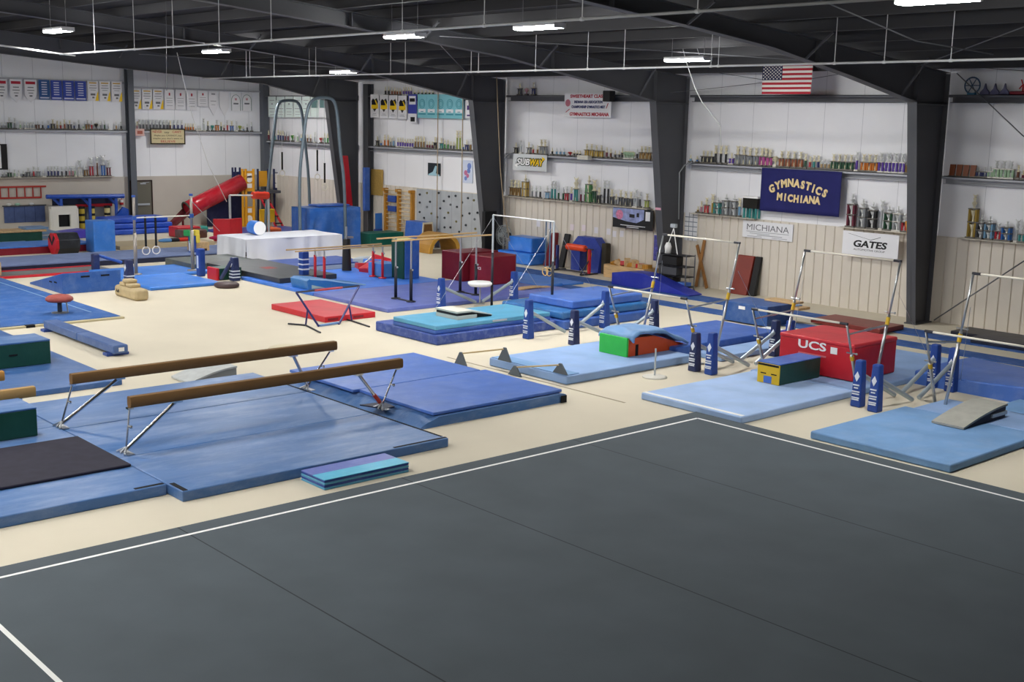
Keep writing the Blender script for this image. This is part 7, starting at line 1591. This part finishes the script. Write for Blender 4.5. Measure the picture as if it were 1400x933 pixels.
shelf('far left end wall ledge', 'E', (0, 246.5), (153, 243.5), 2.257, [
    (4, 9, 2, 9, 's', 'grey', 's'), (13.5, 0, 1, 12, 'd', 'dark green', 's'), (20.5, 0, 1, 11, 's', 'pale green', 's'), (26, 0, 1, 10, 's', 'white', 's'), (32.5, 0, 1, 9, 's', 'black', 's'), (39, 0, 1, 13, 'd', 'dark grey', 's'), (46.5, 0, 1, 15, 's', 'red', 's'), (53, 0, 1, 14, 'd', 'grey', 's'), (60, 0, 1, 10, 's', 'silver', 's'), (66.5, 80, 4, 15, 's', 'navy', 's'), (85, 0, 1, 14, 's', 'dark grey', 's'), (91, 0, 1, 15, 's', 'black', 's'), (95.5, 100, 2, 15, 's', 'pink', 's'), (103, 0, 1, 15, 's', 'pale green', 's'),
    (110, 0, 1, 23, 'd', 'white', 's'), (118, 0, 1, 17, 'd', 'bronze', 's'), (125.5, 0, 1, 27, 'd', 'red', 's'), (133.5, 0, 1, 27, 's', 'brown', 's'), (141.5, 0, 1, 29, 'd', 'blue', 's'), (149, 0, 1, 22, 'd', 'maroon', 's')])
# black and white display box among the trophies, and the odd pieces on the top girt
a, c = WY(1016, 268, YW+.25), WY(1034, 300, YW+.25)
t = thing('display_box', 'black fronted box with white lid on teal legs at the right end of the ledge', 'box', ((a.x+c.x)/2, YW+.14, ZW+.036))
z0 = ZW+.036; z1 = a.z; w0, w1 = c.x, a.x
for x in (w0+.05, (w0+w1)/2, w1-.05):
    for y in (YW+.06, YW+.22):
        b = MB(); b.tube([(x, y, z0), (x, y, z0+(z1-z0)*.45)], .035, 8); b.build('leg', tmat('teal'), t)
b = MB(); b.bx(w0, w1, YW+.04, YW+.25, z0+(z1-z0)*.45, z0+(z1-z0)*.92); b.build('black_front', mat('black glass', '#0c0e0e', rough=.15), t)
b = MB(); b.bx(w0-.02, w1+.02, YW+.03, YW+.27, z0+(z1-z0)*.92, z1); b.build('white_lid', WHITE, t)
P = WY(1329.5, 117, YW+.15); t = thing('medal_wheel', 'round blue grey openwork wheel on the dark top girt at right', 'wheel', (P.x, YW+.15, 5.841)); zc = P.z
b = MB(); b.torus((P.x, YW+.15, zc), .2, .02, 'Y', 22, 6)
for k in range(6): b.tube([(P.x, YW+.15, zc), (P.x+.2*math.cos(k*PI/3), YW+.15, zc+.2*math.sin(k*PI/3))], .012, 5)
b.build('wheel', mat('slate blue metal', '#3f5a78', rough=.5), t)
b = MB(); b.bx(P.x-.1, P.x+.1, YW+.1, YW+.2, 5.842, max(5.88, zc-.2)); b.build('base', mat('blue base', '#3f7aa0', rough=.5), t)
for k in range(3):
    p0 = WY(1341+k*13.5, 124, YW+.15); p1 = WY(1353.5+k*13.5, 124, YW+.15); w = p0.x-p1.x
    b = MB(); b.prism([(p0.x, YW+.12, 5.842), (p1.x, YW+.12, 5.842), (p1.x, YW+.12, 5.9), (p1.x+w*.35, YW+.12, 5.99), (p1.x+w*.5, YW+.12, 6.12), (p0.x-w*.35, YW+.12, 5.99), (p0.x, YW+.12, 5.9)], (0, .08, 0))
    tag(b.build('crown', mat('lavender grey', '#585878', rough=.6), bevel=.01), ('left', 'middle', 'right')[k]+' of the three lavender crowns on the top girt at right', 'crown', 'crowns on the top girt')
P = WY(1393, 122, YW+.15); t = thing('toy_windmill', 'red toy windmill on the top girt at the right edge', 'toy', (P.x, YW+.15, 5.841))
b = MB(); b.bx(P.x-.22, P.x+.2, YW+.08, YW+.22, 5.842, 5.92); b.build('base', V_MAROON, t, bevel=.02)
b = MB(); b.tube([(P.x-.1, YW+.15, 5.92), (P.x-.1, YW+.15, 6.08)], .02, 6)
for k in range(3): b.tube([(P.x-.1, YW+.17, 6.08), (P.x-.1+.13*math.cos(k*2.1+1.2), YW+.17, 6.08+.13*math.sin(k*2.1+1.2))], .015, 5)
b.build('sails', V_RED, t)
# ------------------------------------------------------------------ overhead pipes, rods and ropes
PIPE = mat('white painted pipe', '#c9cacc', rough=.35, spec=.5); ROD2 = mat('grey steel rod', '#6e6f74', rough=.5, metal=.3)
def pipe(label, zp, pa, pb, hang, bend=None):
    A, B = G(*pa, zp), G(*pb, zp); y = (A.y+B.y)/2; x0, x1 = min(A.x, B.x)-5, max(A.x, B.x)
    t = thing('sprinkler_pipe', label, 'pipe', ((x0+x1)/2, y, zp))
    pts = [(x0, y, zp), (x1, y, zp)]+(bend or []); b = MB(); b.tube(pts, .022, 8); b.build('pipe_run', PIPE, t, smooth=True)
    for px in hang:
        d = ray(px, 50)                                              # hanger position along the run
        P = None
        k = y/ray(px, pa[1]+(pb[1]-pa[1])*(px-pa[0])/(pb[0]-pa[0])).y
        x = ray(px, pa[1]+(pb[1]-pa[1])*(px-pa[0])/(pb[0]-pa[0])).x*k
        if not x0-.1 < x < x1+.1: continue
        b = MB(); b.tube([(x, y, zp), (x, y, ROOF(y)-.2)], .008, 6); b.tube([(x-.03, y, zp), (x+.03, y, zp)], .03, 8); b.build('hanger', PIPE, t)
    return t, x0, x1, y
pipe('lower white sprinkler pipe running along the hall past the flag', 6.2, (298, 108), (1400, 77.5), (337, 375, 423, 432, 534, 554, 644, 654, 732, 803, 853, 972, 982, 1141, 1209, 1300, 342))
A = G(115, 76, 6.45); pipe('upper white sprinkler pipe crossing the dark rafters at top', 6.45, (115, 76), (1050, 0), (130, 184, 237, 300, 371, 550, 662, 796, 954), bend=[(G(98, 76, 6.45).x, A.y+.1, 6.45), (G(0, 62, 6.45).x, G(0, 62, 6.45).y, 6.45)])
def rod(label, pts, r=.012, m=ROD2, name='brace_rod', cat='rod'):
    b = MB(); b.tube(pts, r, 6); return tag(b.build(name, m, smooth=True), label, cat)
yw = YW+.3
rod('diagonal brace rod on the wall right of the nearest column, lower', [WY(1277, 438, yw), WY(1400, 357, yw)], .018)
rod('diagonal brace rod from the nearest column knee down to the right edge', [WY(1308, 100, yw), WY(1400, 187, yw)], .014)
rod('thin rod along the wall under the roof right of the nearest column', [WY(1308, 90, yw), WY(1400, 97, yw)], .01)
P = [WX(1122, 0, 13.0), WX(1360, 74, 13.0)]
rod('long thin rod slanting across the dark purlins at top right', [G(1122, 0, 7.0), G(1252, 56, 6.5), G(1358, 74, 6.35)], .012)
CORD = mat('pale cord', '#b9bab8', rough=.8)
xq = 20.5
rod('pale cord hanging from the roof in front of the flag bay, bent low', [WX(917, 0, xq), WX(938, 84, xq), WX(950, 120, xq), WX(960, 140, xq), WX(985, 172, xq), WX(986, 200, xq)], .012, CORD, 'pull_cord', 'cord')
rod('second pale cord beside the bent one under the roof', [WX(932, 0, xq+.3), WX(956, 75, xq+.3)], .008, CORD, 'pull_cord', 'cord')
rod('cable from the middle column knee to the flag', [WY(903, 128, yw+.8), WY(965, 122, yw+.3), WY(1043, 113, yw)], .01, ROD2, 'stay_cable', 'cable')
rod('cable from the wall near the middle column up to the flag top', [WY(958, 96, yw), WY(1043, 109, yw)], .008, ROD2, 'stay_cable', 'cable')
rod('cable from the flag right side to the rafter', [WY(1108, 108, yw), WY(1150, 101, yw)], .008, ROD2, 'stay_cable', 'cable')
# ropes and cords farther back
ROPE = mat('tan climbing rope', '#a8967c', rough=.9)
for px, x, lb, yb_ in ((599, 36.5, 'left tan climbing rope hanging before the climbing wall', 318), (633, 34.2, 'right tan climbing rope hanging before the climbing wall', 316)):
    a = WX(px, 126, x); c = WX(px-.5, yb_, x); t = rod(lb, [(x, a.y, a.z+.0), (x, a.y, c.z)], .02, ROPE, 'climbing_rope', 'rope')
a = WX(679, 105, 31.5); rod('tan rope hanging loosely beside the dark column by the fan', [(31.5, a.y, a.z), WX(681, 160, 31.5), WX(684, 230, 31.5), WX(689, 285, 31.5), WX(697, 330, 31.5)], .018, ROPE, 'climbing_rope', 'rope')
a = WX(242, 72, 40.5); rod('thin white rope slanting down over the red tube slide', [WX(242, 72, 40.5), WX(262, 155, 41), WX(285, 225, 42), WX(310, 276, 42.5)], .014, WHITE, 'rope', 'rope')
a = WX(227, 0, 30); rod('thin cord hanging down at upper left before the dark rafter', [WX(227, 0, 30), WX(228, 124, 30)], .008, ROD2, 'cord', 'cord')
COND = mat('grey conduit', '#8d9094', rough=.5)
b = MB(); pts = [WY(946, 222, YW+.35), WY(936, 226, YW+.4), WY(929, 236, YW+.5), WY(928, 300, YW+.55)]; b.tube(pts, .022, 6); tag(b.build('conduit', COND, smooth=True), 'grey conduit bent from the long shelf down the middle column', 'conduit')
b = MB(); pts = [WY(702, 209, YW+.33), WY(695, 211, YW+.36), WY(690, 218, YW+.4), WY(689, 262, YW+.4)]; b.tube(pts, .022, 6); tag(b.build('conduit', COND, smooth=True), 'grey conduit bent at the shelf end beside the second column', 'conduit')
# long roof bracing rods under the purlins
for k, (a, c) in enumerate((((16, -27, 6.45), (24.2, -19, 7.0)), ((24.5, -19, 7.0), (32.7, -27, 6.45)), ((8, -19, 7.0), (15.7, -27, 6.45)), ((33, -27, 6.45), (41.5, -19, 7.0)))):
    b = MB(); b.tube([a, c], .012, 5); struct(b.build('roof_brace', ROD2))
